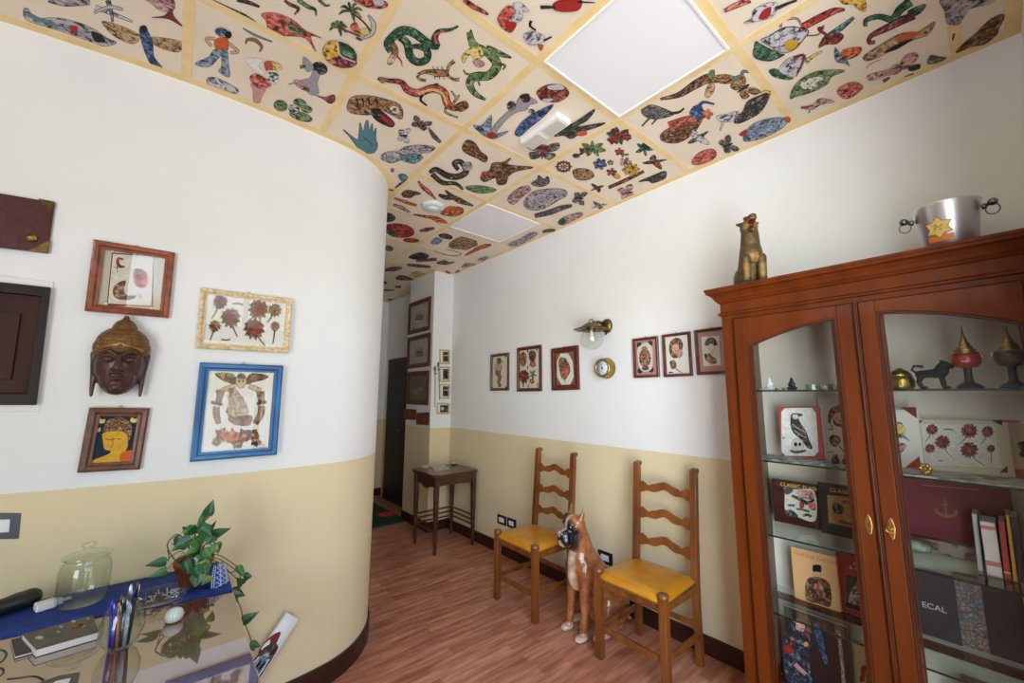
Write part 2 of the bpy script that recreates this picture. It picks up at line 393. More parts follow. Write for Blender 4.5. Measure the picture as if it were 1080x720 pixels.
# facade behind the camera; low left window added, glazed door widened for light
mb = MB(); fy0, fy1 = -.40, -.2
WIN = [(-.46, 1.45, 2.12, 2.82), (-2.5, -1.2, .4, 2.1), (-.1, 1.45, .04, 2.06)]
for x0, x1, z0, z1 in ((-3.75, -2.5, 0, HC), (-2.5, -1.2, 2.1, HC), (-2.5, -1.2, 0, .4), (-1.2, -.46, 0, HC), (-.46, 1.45, 2.82, HC), (-.46, -.1, 0, 2.12), (-.1, 1.45, 2.06, 2.12), (-.1, 1.45, 0, .04), (1.45, W+.15, 0, HC)):
    mb.box((x0, fy0, z0), (x1, fy1, z1), M_wall)
struct('wall_front', mb)
for i, (x0, x1, z0, z1) in enumerate(WIN):
    mb = MB(); t = .05; y0, y1 = -.34, -.29
    mb.box((x0, y0, z0), (x1, y1, z0+t), M_white); mb.box((x0, y0, z1-t), (x1, y1, z1), M_white)
    mb.box((x0, y0, z0+t), (x0+t, y1, z1-t), M_white); mb.box((x1-t, y0, z0+t), (x1, y1, z1-t), M_white)
    xm = (x0+x1)/2; mb.box((xm-.025, y0, z0+t), (xm+.025, y1, z1-t), M_white)
    o = struct('window_%d' % (i+1), mb, bevel=.003)
    pn = struct('window_glass', MB().box((x0+t, -.317, z0+t), (x1-t, -.313, z1-t), M_pane), o)
    al = bpy.data.lights.new('window_portal', 'AREA'); al.shape = 'RECTANGLE'; al.size = x1-x0; al.size_y = z1-z0
    al.cycles.is_portal = True; ao = bpy.data.objects.new('window_portal', al); COL.objects.link(ao)
    ao.location = ((x0+x1)/2, -.37, (z0+z1)/2); ao.rotation_euler = (PI/2, 0, 0)
# baseboards
struct('baseboard_right', MB().box((W-.013, .9, 0), (W, 4.16, .105), M_base).box((W-.013, 4.80, 0), (W, 5.18, .105), M_base), bevel=.003)
struct('baseboard_pier', MB().box((PXX-.012, 4.148, 0), (W, 4.16, .105), M_base).box((PXX-.012, 4.16, 0), (PXX, 4.80, .105), M_base), bevel=.002)
struct('baseboard_back', MB().box((1.12, 6.108, 0), (W, 6.12, .105), M_base))
def offs(pts, d):
    out = []
    for i, p in enumerate(pts):
        a = pts[max(i-1, 0)]; b = pts[min(i+1, len(pts)-1)]; dx, dy = b[0]-a[0], b[1]-a[1]; l = math.hypot(dx, dy)
        out.append((p[0]+dy/l*d, p[1]-dx/l*d))
    return out
def curve_strip(pts, d, z0, z1, m):
    q = offs(pts, d); mb = MB(); n = len(pts); vs = []
    for a, b in zip(pts, q): vs += [(a[0], a[1], z0), (b[0], b[1], z0), (b[0], b[1], z1), (a[0], a[1], z1)]
    fs = []
    for i in range(n-1):
        for k in range(4): fs.append((4*i+k, 4*i+(k+1) % 4, 4*i+4+(k+1) % 4, 4*i+4+k))
    fs += [(0, 1, 2, 3), (4*n-4, 4*n-3, 4*n-2, 4*n-1)]
    return mb.add(vs, fs, m)
full = LWS+[(1.125, 6.1)]
struct('baseboard_left', curve_strip(full, .012, 0, .105, M_base))
# ceiling
mb = MB().box((-3.9, -.6, HC), (2.8, 6.3, HC+.08), M_sheet)
GX = [1.711+.6*k for k in range(-8, 1)]; GY = [1.173+.6*k for k in range(-2, 9)]
zs = HC-.0012
for x in GX: mb.box((x-.019, -.2, zs), (x+.019, lwy(x) if x < 1.1 else 6.12, HC+.001), M_tape)
for y in GY: mb.box((-3.6 if y < 2.3 else 1.12, y-.019, zs-.0002), (W, y+.019, HC+.001), M_tape)
mb.box((W-.045, -.2, zs-.0006), (W, 4.16, HC), M_tape); mb.box((PXX-.045, 4.115, zs-.0005), (W, 4.16, HC), M_tape); mb.box((PXX-.045, 4.16, zs-.0006), (PXX, 4.80, HC), M_tape)
mb.box((W-.045, 4.80, zs-.0006), (W, 6.12, HC), M_tape); mb.box((-3.6, -.2, zs-.0011), (W, -.155, HC), M_tape)
st = curve_strip(full, .045, zs-.0008, HC, M_tape); mb.add(st.v, st.f, M_tape)
# -- old-style tattoo flash designs printed on the ceiling sheets
ART_F = len(mb.f)
A = Art(mb, 'z', HC, -1, 0, 0, 4)
# sheet row at the far left
A.b([(100, 40), (118, 36), (150, 75), (240, 75), (330, 95), (400, 125), (450, 160), (492, 180), (440, 195), (380, 175), (250, 130), (150, 100), (105, 78)], 'L#', 3)
A.b([(288, 110), (328, 112), (315, 142)], 'R', 0); A.b([(385, 132), (425, 145), (445, 178), (400, 172)], 'K', 0); A.s([(120, 60), (200, 95), (300, 120)], [20, 12, 4], 'c', 0)
A.s([(205, -6), (280, 8), (380, 6)], [26, 34, 24], 'L#', 2.5); A.s([(400, 30), (470, 55), (560, 92)], [18, 14, 4], 'l#', 2.5); A.s([(455, 0), (470, 50), (475, 92)], [20, 10, 5], 'b#', 2.5); A.s([(395, 55), (460, 30), (520, 40)], [6, 14, 8], 'l', 2)
A.b([(430, 90), (510, 108), (590, 150), (560, 185), (480, 150)], 'T#', 2); A.b([(640, 155), (765, 175), (757, 218), (700, 210), (648, 186)], 'T#', 2)
A.b([(588, 118), (612, 108), (624, 130), (644, 180), (650, 240), (684, 284), (640, 272), (612, 220), (596, 170)], 'B#', 3); A.el(606, 122, 16, 12, 'K', .5, 0)
A.b([(610, -10), (720, -8), (738, 30), (715, 50), (670, 40), (640, 15)], 'm#', 2.5); A.b([(640, 72), (690, 66), (722, 40), (735, 70), (772, 112), (722, 84), (690, 76)], 'M', 2)
# sheet with the sailor and the bathers
A.fr(200, 0, 4.9)
A.s([(112, 10), (200, 52), (285, 88), (352, 125)], [28, 30, 26, 6], 'G#', 3); A.s([(245, -2), (305, 12), (362, 34)], [16, 18, 8], 'D#', 2)
A.b([(372, 72), (440, 65), (530, 100), (590, 150), (622, 168), (682, 196), (626, 186), (652, 268), (598, 196), (480, 182), (412, 160), (395, 108)], 'r#', 3); A.b([(500, 110), (560, 140), (600, 175), (530, 165)], 'g#', 2)
A.s([(490, 0), (520, 22), (562, 42), (542, 74)], [8, 16, 14, 4], 'N#', 2); A.s([(560, -4), (610, 32), (648, 48), (654, 80)], [20, 18, 12, 3], 'g#', 2); A.s([(668, -4), (700, 25), (726, 24)], [14, 10, 3], 'g#', 2)
for cx, cy, r in ((832, 56, 62), (768, 140, 46)):
    for k in range(7):
        a = PI*(.95+k*.24); A.s([(cx, cy), (cx+r*.6*math.cos(a), cy+r*.55*math.sin(a)-6), (cx+r*math.cos(a), cy+r*.8*math.sin(a)+10)], [4, 13, 3], 'g#', 1.6)
A.s([(836, 60), (900, 112), (940, 165)], 6, 'N', 1.5); A.s([(772, 142), (820, 160), (884, 185)], 6, 'N', 1.5); A.s([(922, 74), (950, 120), (942, 170), (892, 196)], [3, 20, 18, 3], 'l', 3); A.b([(830, 130), (862, 112), (880, 150), (925, 160), (900, 175), (850, 160)], 'r#', 2); A.el(905, 160, 24, 18, 'y', .2, 2); A.s([(860, 190), (890, 205)], 8, 'N', 2)
A.el(776, 278, 92, 64, 'G#', .35, 3); A.b([(688, 258), (715, 214), (765, 212), (774, 275), (740, 306), (702, 300)], 'Y#', 2); A.b([(712, 312), (770, 290), (860, 312), (848, 340), (780, 346)], 'M#', 2); A.s([(765, 214), (768, 260), (790, 290), (858, 318)], 6, 'w', 0)
A.el(166, 162, 34, 20, 'B#', .2, 3); A.el(200, 176, 18, 20, 'K', 0, 0); A.el(172, 184, 20, 16, 'S', 0, 2); A.s([(130, 200), (85, 200), (115, 240)], 12, 'S', 2.5); A.s([(190, 215), (250, 265), (210, 272)], 12, 'S', 2.5)
A.b([(130, 205), (190, 195), (200, 240), (190, 262), (140, 258)], 'O', 2.5); A.b([(140, 255), (170, 262), (150, 300), (100, 345), (40, 338), (34, 322), (95, 295), (120, 262)], 'b#', 3); A.b([(165, 262), (195, 262), (200, 320), (206, 398), (150, 368), (165, 340)], 'b#', 3)
A.s([(275, 145), (340, 182), (428, 216)], [3, 10, 5], 'b', 2); A.s([(290, 226), (300, 204), (340, 208), (372, 240), (360, 268)], [4, 14, 18, 12, 3], 'n', 2)
A.b([(288, 302), (380, 306), (360, 340), (390, 380), (340, 372)], 'W', 2); A.el(438, 338, 44, 20, 'y#', .3, 2.5); A.b([(385, 322), (420, 316), (430, 360), (400, 372)], 'r', 2); A.b([(400, 365), (456, 372), (450, 428), (410, 420)], 'W#', 2)
A.b([(314, 392), (350, 382), (414, 420), (412, 448), (360, 455), (318, 420)], 'r#', 2.5); A.b([(316, 430), (365, 458), (398, 450), (372, 500), (362, 530), (330, 522), (328, 470)], 'P', 2.5)
A.el(672, 352, 42, 32, 'K#', .4, 2); A.b([(590, 292), (625, 320), (640, 352), (608, 370), (585, 330)], 'L', 2); A.b([(640, 360), (670, 385), (660, 430), (666, 480), (630, 490), (590, 455), (560, 430), (508, 436), (560, 418), (620, 400)], 'L', 2.5); A.b([(540, 410), (590, 425), (620, 470), (560, 450)], 'm#', 2); A.b([(650, 490), (700, 500), (745, 488), (752, 518), (725, 534), (690, 510)], 'M#', 2); A.s([(570, 345), (600, 340)], [18, 8], 'g#', 2)
A.b([(90, 405), (130, 400), (190, 425), (250, 462), (235, 482), (160, 455), (98, 435)], 'l#', 3)
for x, y, rx, ry in ((470, 545, 36, 28), (570, 530, 34, 20), (605, 562, 30, 18), (575, 600, 62, 22)): A.el(x, y, rx, ry, 'g#', .3, 3)
A.el(540, 560, 28, 24, 'l#', .2, 2)
A.b([(850, -6), (960, -10), (1025, 15), (1000, 42), (930, 38), (880, 20)], 'r#', 2.5); A.b([(950, -6), (1000, 0), (1000, 25), (960, 25)], 'l', 2)
# sheet with the snake, scorpion and dragons
A.fr(340, 0, 4.154)
A.s([(298, 270), (318, 225), (300, 190), (282, 175)], [20, 26, 30, 24], 'n#', 3)
A.s([(596, 112), (560, 128), (510, 136), (492, 168), (500, 200), (460, 185), (400, 142), (350, 132), (310, 158), (285, 190), (300, 225)], [3, 8, 16, 24, 26, 30, 34, 34, 34, 28, 22], 'G#', 3)
A.s([(340, 160), (372, 190), (385, 245), (420, 270), (458, 255), (455, 215), (410, 200), (380, 210)], [26, 30, 30, 28, 28, 26, 16, 6], 'G#', 3); A.s([(500, 190), (495, 150), (540, 134)], [10, 10, 4], 'r', 0)
A.b([(288, 255), (305, 238), (325, 240), (318, 262), (298, 282), (286, 275)], 't#', 2.5); A.s([(325, 240), (345, 265), (350, 290)], [10, 6, 2], 'R', 0)
A.s([(416, 328), (425, 345), (455, 350)], 8, 'n#', 2); A.s([(420, 325), (450, 312), (500, 316)], [8, 12, 26], 'n#', 2.5); A.s([(490, 318), (555, 318)], [30, 20], 'n#', 3); A.s([(548, 310), (555, 285), (578, 265)], [8, 8, 14], 'n#', 2.5); A.s([(548, 328), (575, 345), (600, 346)], [7, 7, 12], 'n#', 2.5)
for x in (490, 510, 530): A.s([(x, 306), (x-8, 288)], 3, 'K', 0); A.s([(x, 330), (x+4, 345)], 3, 'K', 0)
A.s([(242, 342), (290, 350), (345, 358), (372, 390), (420, 405), (480, 385), (530, 400), (548, 450), (580, 470), (610, 464)], [4, 12, 18, 24, 28, 28, 28, 28, 22, 14], 'r#', 3.5); A.s([(420, 408), (480, 390), (528, 410), (545, 455)], [8, 10, 10, 8], 'y', 0)
A.b([(245, 340), (265, 336), (280, 350), (262, 362)], 'n#', 2); A.b([(585, 455), (625, 440), (640, 465), (610, 485), (580, 475)], 'N#', 2.5)
for p in ([(440, 412), (430, 435), (458, 460)], [(505, 390), (492, 372), (510, 368)], [(545, 465), (540, 492), (595, 515)], [(575, 450), (585, 430), (565, 398)], [(585, 440), (600, 415)]): A.s(p, [8, 7, 3], 'T#', 2)
A.s([(640, 140), (655, 190), (700, 215), (740, 245), (765, 285), (730, 330), (670, 335), (645, 365), (670, 410), (715, 436)], [10, 18, 26, 32, 36, 34, 32, 28, 18, 4], 'g#', 3.5)
A.b([(650, 128), (668, 175), (690, 200), (660, 215), (640, 190)], 'g#', 2.5); A.b([(610, 250), (640, 215), (690, 205), (705, 245), (670, 260), (645, 240), (620, 275)], 'y#', 3); A.b([(660, 265), (690, 262), (712, 280), (690, 295), (668, 285)], 'm#', 2)
A.b([(720, 200), (755, 210), (830, 252), (780, 248), (745, 235)], 'g#', 2.5)
for p in ([(660, 325), (630, 322), (618, 305)], [(760, 280), (800, 285), (790, 305)], [(680, 345), (690, 375)], [(735, 325), (755, 330)]): A.s(p, [8, 6, 3], 'g#', 2)
# sheet with the tiger head and the hand
A.b([(108, 465), (130, 425), (200, 418), (270, 432), (335, 455), (352, 490), (345, 520), (300, 500), (250, 475), (222, 478), (212, 500), (160, 500), (120, 490)], 'n#', 4); A.b([(215, 480), (245, 475), (290, 510), (316, 540), (300, 556), (250, 535), (222, 510)], 'K#', 3); A.b([(250, 498), (290, 520), (306, 545), (270, 530)], 'R', 0); A.el(318, 480, 22, 16, 'w#', .3, 2)
for x in (150, 175, 200, 235): A.s([(x, 430), (x+5, 450), (x+2, 470)], [9, 7, 2], 'K', 0)
A.b([(92, 566), (150, 610), (160, 585), (165, 535), (178, 575), (190, 532), (200, 530), (206, 575), (218, 540), (222, 580), (235, 560), (234, 610), (242, 635), (225, 668), (175, 665), (150, 640), (125, 605)], 'c', 3.5); A.s([(180, 600), (205, 620), (220, 640)], 3, 'K', 0)
A.fly(355, 592, 38, .1, 'l#', 'D'); A.fly(430, 542, 42, -1.1, 'k#', 'N'); A.s([(465, 558), (490, 595), (518, 622)], [3, 18, 8], 'k#', 2)
A.b([(255, 690), (280, 665), (330, 662), (370, 640), (450, 635), (495, 645), (470, 665), (430, 670), (440, 690), (400, 715), (350, 700), (300, 712)], 'L#', 3); A.b([(340, 680), (400, 672), (440, 690), (400, 712), (360, 705)], 'c#', 2)
# sheet at the top centre with red figures
A.s([(620, -6), (660, 25), (700, 45), (728, 62)], [16, 18, 14, 3], 'r#', 2.5); A.b([(768, 75), (800, 30), (830, 25), (840, 60), (815, 90), (825, 138), (800, 130), (780, 110)], 'r#', 2.5); A.b([(835, 15), (870, 10), (905, 45), (880, 50), (875, 80), (850, 95), (825, 80), (848, 50)], 'l#', 2.5); A.b([(800, 95), (850, 100), (825, 140)], 'R', 2)
A.s([(915, 88), (910, 110), (935, 130)], [14, 10, 8], 'K', 0); A.b([(882, 150), (920, 135), (965, 150), (975, 172), (940, 192), (900, 188)], 'l#', 2.5); A.s([(970, 175), (1005, 158)], [8, 4], 'D', 1.5); A.b([(945, 195), (968, 195), (958, 220)], 'r', 2)
A.b([(1015, 10), (1080, -8), (1090, 40), (1020, 42)], 'R', 3); A.s([(955, 28), (985, 26)], 12, 'K', 0)
A.fr(560, 0, 3.85)
A.b([(100, 10), (200, -8), (192, 38), (110, 42)], 'R', 2.5); A.s([(40, 26), (100, 26)], [14, 6], 'D', 1.5); A.s([(190, 4), (262, 8)], [10, 3], 'K', 0)
# sheet with the peacock
A.s([(525, 402), (600, 385), (665, 345), (720, 318), (760, 325)], [3, 18, 30, 34, 20], 'N#', 3); A.b([(735, 312), (790, 302), (840, 318), (830, 335), (770, 338)], 'n#', 3); A.s([(820, 322), (852, 308), (862, 290), (885, 292)], [16, 10, 9, 4], 'c', 2.5); A.b([(725, 290), (745, 285), (742, 320), (726, 318)], 'g#', 2); A.b([(705, 385), (722, 340), (745, 342), (742, 372), (720, 396)], 'T#', 2)
A.fly(862, 358, 58, -.7, 'n#', 'D'); A.b([(450, 440), (490, 425), (540, 440), (580, 462), (540, 478), (490, 482), (455, 465)], 'k#', 3); A.s([(560, 460), (600, 455), (622, 438)], [10, 6, 3], 'D', 2); A.s([(480, 480), (450, 512)], [6, 3], 'k', 1.5); A.s([(510, 482), (490, 505)], [5, 3], 'k', 1.5)
A.b([(525, 550), (560, 520), (640, 490), (690, 450), (698, 480), (660, 540), (600, 578), (540, 575)], 'N#', 3); A.s([(560, 512), (620, 492), (670, 478)], [34, 34, 26], 'r#', 2); A.b([(645, 460), (660, 432), (690, 428), (700, 465), (670, 482)], 'B#', 3); A.s([(680, 435), (700, 414), (745, 422)], [14, 8, 3], 'B', 2); A.flower(715, 462, 24, 'r#', 'Y', 5, .8)
A.b([(755, 470), (800, 462), (835, 450), (850, 470), (820, 490), (770, 492)], 'l#', 2.5); A.s([(768, 530), (780, 495)], [5, 8], 'l', 1.5); A.b([(825, 490), (860, 450), (880, 410), (930, 385), (970, 368), (960, 410), (930, 455), (880, 485), (840, 500)], 'D#', 3); A.s([(930, 380), (955, 370), (975, 380)], [8, 10, 4], 'y', 2)
A.bird(675, 560, 52, 2.6, 'k#', 'l#'); A.b([(865, 545), (900, 505), (960, 482), (1030, 478), (1035, 505), (990, 535), (930, 562), (870, 572)], 'b#', 3); A.b([(845, 545), (875, 525), (872, 550)], 'R', 2); A.el(1042, 484, 12, 12, 'r', 0, 2)
A.b([(655, 650), (690, 615), (740, 605), (752, 630), (720, 655), (665, 668)], 'r#', 3); A.fly(798, 588, 42, -.5, 'k#', 'K')
# right-hand sheets
A.s([(785, 42), (830, 20), (890, -4)], [10, 18, 22], 'r#', 2.5); A.b([(865, 90), (900, 70), (905, 38), (960, 10), (1000, 12), (985, 60), (930, 80)], 'l#', 3); A.b([(925, 75), (940, 40), (975, 25), (965, 68)], 'R', 0); A.s([(1000, 30), (1040, 12), (1080, -2)], [12, 8, 5], 'D', 2)
A.fr(780, 0, 3.6)
A.b([(55, 185), (62, 155), (80, 165), (150, 200), (170, 205), (120, 228), (70, 222), (52, 205)], 'G#', 3); A.b([(82, 150), (110, 135), (180, 100), (260, 112), (240, 150), (200, 190), (150, 195), (120, 175)], 'l#', 3); A.b([(175, 160), (200, 150), (225, 165), (200, 188), (178, 188)], 'Y', 2); A.s([(235, 105), (300, 70), (358, 42), (400, 36)], [22, 24, 20, 3], 'R#', 3); A.s([(155, 105), (165, 78), (215, 70), (235, 95)], 6, 'm', 2); A.s([(255, 135), (300, 130), (320, 95)], 4, 'n', 1)
A.b([(300, 180), (320, 140), (355, 120), (395, 135), (370, 165), (330, 168)], 'e#', 3); A.s([(345, 130), (385, 105), (435, 65)], [14, 18, 6], 'c#', 2.5); A.s([(335, 135), (300, 110), (320, 105)], 8, 'M', 2)
A.b([(112, 268), (140, 262), (180, 290), (205, 295), (180, 302), (130, 290)], 'G#', 3); A.b([(150, 265), (180, 225), (240, 205), (250, 225), (215, 285), (180, 285)], 'l#', 3); A.s([(205, 220), (245, 212), (215, 290)], [14, 10, 4], 'M', 0); A.s([(250, 235), (280, 212), (315, 192)], [18, 10, 3], 'y#', 1.5)
A.b([(362, 180), (385, 205), (400, 215), (418, 250), (400, 240), (365, 230)], 'b#', 2.5); A.b([(385, 205), (400, 185), (460, 178), (455, 205), (410, 225)], 'O#', 1.5)
A.b([(385, -6), (470, -6), (478, 40), (455, 35), (430, 15), (395, 14)], 'Y#', 3)
A.s([(478, 100), (482, 75), (530, 62), (580, 72), (610, 35), (650, 5)], [8, 12, 16, 22, 26, 30], 'G#', 3); A.s([(515, 158), (492, 160), (500, 135), (560, 105), (620, 75), (665, 58)], [8, 10, 12, 22, 26, 22], 'M#', 3); A.b([(640, 40), (705, 15), (690, 45), (655, 62)], 'G#', 2.5)
A.b([(470, 215), (500, 192), (560, 155), (620, 125), (680, 120), (725, 90), (742, 85), (715, 130), (660, 150), (590, 182), (530, 215), (480, 230)], 'T#', 3); A.b([(585, 150), (640, 122), (685, 122), (640, 150)], 'O', 0); A.b([(545, 200), (600, 165), (660, 145), (600, 185)], 'K', 0); A.s([(480, 258), (500, 240), (540, 222)], 3, 'n', 0)
A.b([(192, 372), (205, 330), (240, 295), (290, 272), (350, 265), (400, 268), (350, 290), (330, 320), (270, 350), (215, 365)], 'e#' if 0 else 'g#', 3); A.b([(235, 310), (290, 290), (320, 300), (280, 335), (240, 335)], 'w#', 2)
A.b([(370, 345), (400, 320), (440, 312), (468, 330), (430, 365), (395, 372)], 'r#', 3); A.b([(240, 408), (280, 395), (300, 375), (330, 375), (360, 385), (310, 395), (275, 415)], 'm#', 2.5); A.s([(232, 408), (265, 405)], 6, 'R', 1); A.s([(268, 415), (262, 428)], 4, 'K', 0)
A.b([(488, 285), (530, 272), (570, 262), (590, 245), (615, 250), (605, 275), (560, 285), (520, 300), (490, 302)], 'P#', 2.5); A.b([(610, 245), (625, 215), (660, 200), (678, 215), (650, 245), (620, 262)], 'P#', 2.5); A.b([(640, 255), (680, 242), (684, 258), (650, 268)], 'D', 2); A.s([(545, 308), (570, 292)], [12, 5], 'k', 1.5); A.s([(625, 290), (660, 278)], [3, 5], 'K', 0); A.b([(715, 240), (725, 210), (755, 215), (785, 218), (755, 235)], 'k#', 2)
A.b([(770, -6), (960, -8), (945, 15), (880, 30), (855, 60), (830, 92), (790, 88), (778, 40)], 'L#', 1); A.s([(815, 125), (808, 152)], [8, 5], 'D', 0)
A.b([(822, 198), (850, 165), (900, 125), (950, 75), (1005, 55), (985, 105), (975, 130), (930, 165), (880, 175)], 'N#', 3)
# middle sheets: mermaid, wings, wheel, roses
A.fr(400, 90, 3.6)
A.b([(520, 70), (535, 40), (562, 38), (600, 62), (570, 72), (560, 90), (520, 100), (480, 130), (440, 178), (425, 172), (455, 130), (490, 98)], 'L', 3); A.el(502, 76, 16, 18, 'k#', 0, 2); A.b([(535, 38), (565, 30), (572, 55), (550, 62)], 'D#', 2)
A.b([(358, 152), (390, 152), (425, 112), (425, 160), (440, 182), (490, 172), (440, 200), (400, 190)], 'b#', 3); A.b([(410, 178), (440, 180), (432, 198), (412, 195)], 'R', 0); A.el(578, 96, 12, 8, 'k#', 0, 1.5)
A.b([(515, 180), (540, 140), (580, 108), (640, 78), (660, 75), (620, 120), (570, 160), (535, 190)], 'B#', 3); A.b([(600, 20), (640, -4), (695, -2), (720, 30), (680, 60), (620, 55), (605, 40)], 'e#', 3); A.b([(620, 50), (660, 48), (640, 62)], 'l', 2); A.b([(640, 0), (690, -5), (700, 12), (650, 14)], 'l', 2)
A.b([(665, 190), (690, 160), (740, 140), (818, 88), (790, 130), (750, 155), (855, 140), (830, 155), (770, 175), (730, 200), (700, 188)], 'G#' if 0 else 'D#', 3); A.s([(690, 178), (740, 158), (790, 120)], [4, 10, 3], 'G', 0); A.el(770, 180, 20, 10, 'O', -.1, 1.5)
A.fly(620, 252, 60, -1.5, 'k#', 'M'); A.el(620, 238, 26, 13, 'M#', 0, 2)
for k in range(8):
    a = PI*k/4; A.s([(700, 308), (700+34*math.cos(a), 308+24*math.sin(a))], 4, 'N', 0)
A.s([(700+24*math.cos(PI*k/6), 308+17*math.sin(PI*k/6)) for k in range(13)], 6, 'N', 1.5); A.el(700, 308, 8, 6, 'n', 0, 1)
A.leafy(810, 240, 52, 'g#', 7, .2, .6); A.leafy(780, 250, 30, 'N#', 4, .8, .6); A.el(748, 266, 14, 8, 'k#', 0, 2)
A.leafy(910, 190, 50, 'G', 6, .3, .7); A.flower(890, 203, 24, 'e#', 'R', 6, .7); A.flower(932, 190, 24, 'e#', 'R', 6, .7); A.el(895, 172, 16, 11, 'M#', 0, 2)
A.leafy(1005, 240, 36, 'G#', 5, .1, .8); A.el(1015, 228, 18, 14, 'z', 0, 2); A.flower(912, 252, 18, 'R#', 'r', 5, .7); A.leafy(930, 262, 18, 'g', 3); A.flower(838, 298, 26, 'B#', 'b', 6, .7); A.flower(878, 292, 12, 'n#', 'y', 5, .7); A.flower(935, 290, 22, 'm#', 'R', 5, .7); A.flower(882, 328, 20, 'M#', 'r', 5, .6); A.flower(955, 318, 32, 'Y#', 'Y', 8, .55); A.el(902, 345, 14, 9, 'Y', .3, 2)
A.b([(735, 325), (760, 315), (800, 322), (815, 345), (780, 360), (745, 352)], 'n#', 3); A.s([(870, 388), (930, 362), (1005, 326)], [8, 10, 6], 'e#', 2.5); A.bird(1040, 290, 48, 3.0, 'D#', 'e#', .6); A.bird(830, 388, 28, -.4, 'M#', 'D#', .7); A.b([(985, 365), (1030, 345), (1085, 325), (1085, 352), (1040, 370), (1020, 362)], 'D#', 2.5); A.fly(940, 408, 46, -.3, 'm#', 'M', .6); A.bird(838, 456, 32, -.3, 'm#', 'k#', .6)
A.s([(190, 330), (215, 318), (260, 342), (300, 345), (330, 325), (310, 290), (285, 295), (300, 320)], [6, 14, 18, 18, 18, 14, 14, 8], 'D#', 3); A.s([(200, 335), (240, 368), (290, 372), (318, 395)], [14, 12, 8, 3], 'D#', 3); A.b([(318, 300), (345, 290), (352, 315), (325, 322)], 'L#', 2)
A.b([(315, 240), (330, 208), (360, 215), (385, 250), (410, 270), (402, 290), (370, 275), (340, 262)], 'N#', 3); A.b([(385, 345), (420, 320), (430, 295), (470, 290), (500, 275), (490, 300), (585, 310), (520, 325), (490, 345), (480, 372), (450, 375), (440, 350), (400, 365)], 'N#', 3); A.s([(390, 350), (395, 330), (415, 335)], 6, 'r', 1.5); A.b([(328, 385), (380, 380), (445, 395), (400, 408), (355, 402)], 'g#', 3)
A.b([(578, 370), (600, 355), (605, 340), (625, 355), (640, 345), (645, 368), (620, 382), (590, 380)], 'k#', 3); A.b([(488, 432), (520, 395), (560, 380), (575, 395), (545, 420), (510, 450)], 'm#', 3); A.b([(548, 445), (580, 405), (640, 392), (700, 395), (712, 415), (680, 435), (620, 468), (570, 470)], 'L#', 3); A.s([(590, 495), (650, 480), (690, 465), (732, 455)], [10, 16, 14, 4], 'k#', 3); A.fly(758, 426, 34, .2, 'k#', 'K', .7)
A.b([(678, 522), (700, 500), (760, 482), (772, 492), (735, 512), (700, 528)], 'm#', 2.5); A.el(695, 516, 14, 11, 'G', -.3, 2); A.s([(620, 555), (645, 550), (668, 548)], [5, 10, 4], 'N#', 2); A.b([(490, 602), (540, 580), (575, 558), (600, 562), (560, 590), (520, 608)], 'L#', 2.5)
A.b([(62, 385), (90, 372), (95, 395), (75, 400)], 'c#', 2) if 0 else None
A.fr(400, 160, 7.2)
A.b([(145, 175), (190, 165), (218, 195), (180, 220), (160, 210)], 'c#', 3); A.s([(120, 272), (160, 240), (200, 210)], [8, 14, 8], 'k#', 2); A.s([(55, 280), (110, 292)], [5, 10], 'k', 1); A.el(100, 140, 14, 16, 'r', 0, 2)
A.b([(168, 320), (200, 292), (255, 295), (318, 318), (260, 335), (240, 350), (190, 345)], 'N#', 3.5); A.s([(295, 222), (330, 268), (370, 300), (430, 360)], [8, 26, 30, 4], 'r#', 3); A.s([(450, 325), (500, 345), (560, 350)], [14, 34, 24], 'D#', 3); A.s([(500, 292), (545, 330), (610, 370), (715, 410)], [8, 24, 40, 6], 'N#', 3)
A.s([(112, 350), (190, 378), (285, 408)], [6, 20, 14], 'O#', 3); A.s([(105, 400), (170, 425), (235, 460)], [10, 26, 5], 'm#', 3); A.b([(465, 470), (520, 418), (575, 415), (635, 430), (630, 470), (560, 490)], 'O#', 3.5); A.s([(258, 475), (330, 488), (400, 500)], [4, 14, 20], 'N#', 3); A.b([(345, 490), (400, 485), (470, 505), (520, 540), (450, 538), (400, 515)], 'O#', 3)
A.b([(45, 470), (90, 468), (122, 500), (100, 525), (45, 525)], 'D#', 4); A.b([(45, 560), (110, 545), (200, 555), (262, 595), (250, 635), (180, 650), (100, 640), (45, 600)], 'R#', 4); A.b([(60, 605), (110, 600), (130, 640), (90, 635)], 'G#', 2); A.el(155, 582, 28, 12, 'r', 0, 2); A.el(242, 672, 62, 17, 'R#', .05, 3); A.s([(308, 600), (360, 590), (420, 578)], [10, 26, 8], 'M#', 3)
A.b([(450, 630), (500, 620), (552, 640), (545, 662), (480, 655)], 'D#', 3); A.b([(390, 690), (430, 650), (480, 670), (440, 700)], 'b#', 3); A.b([(530, 705), (590, 660), (640, 645), (740, 690), (720, 720), (560, 735)], 'n#', 3)
A.fr(400, 240, 9)
A.b([(660, 165), (700, 120), (780, 90), (920, 125), (900, 165), (840, 205), (740, 200)], 'n#', 4); A.s([(525, 215), (560, 235), (680, 265), (770, 258), (760, 235), (640, 205)], 5, 'n', 1); A.s([(815, 262), (920, 205), (1000, 175), (1062, 160)], [8, 30, 36, 12], 'O#', 3); A.el(90, 195, 44, 26, 'k#', .2, 3)
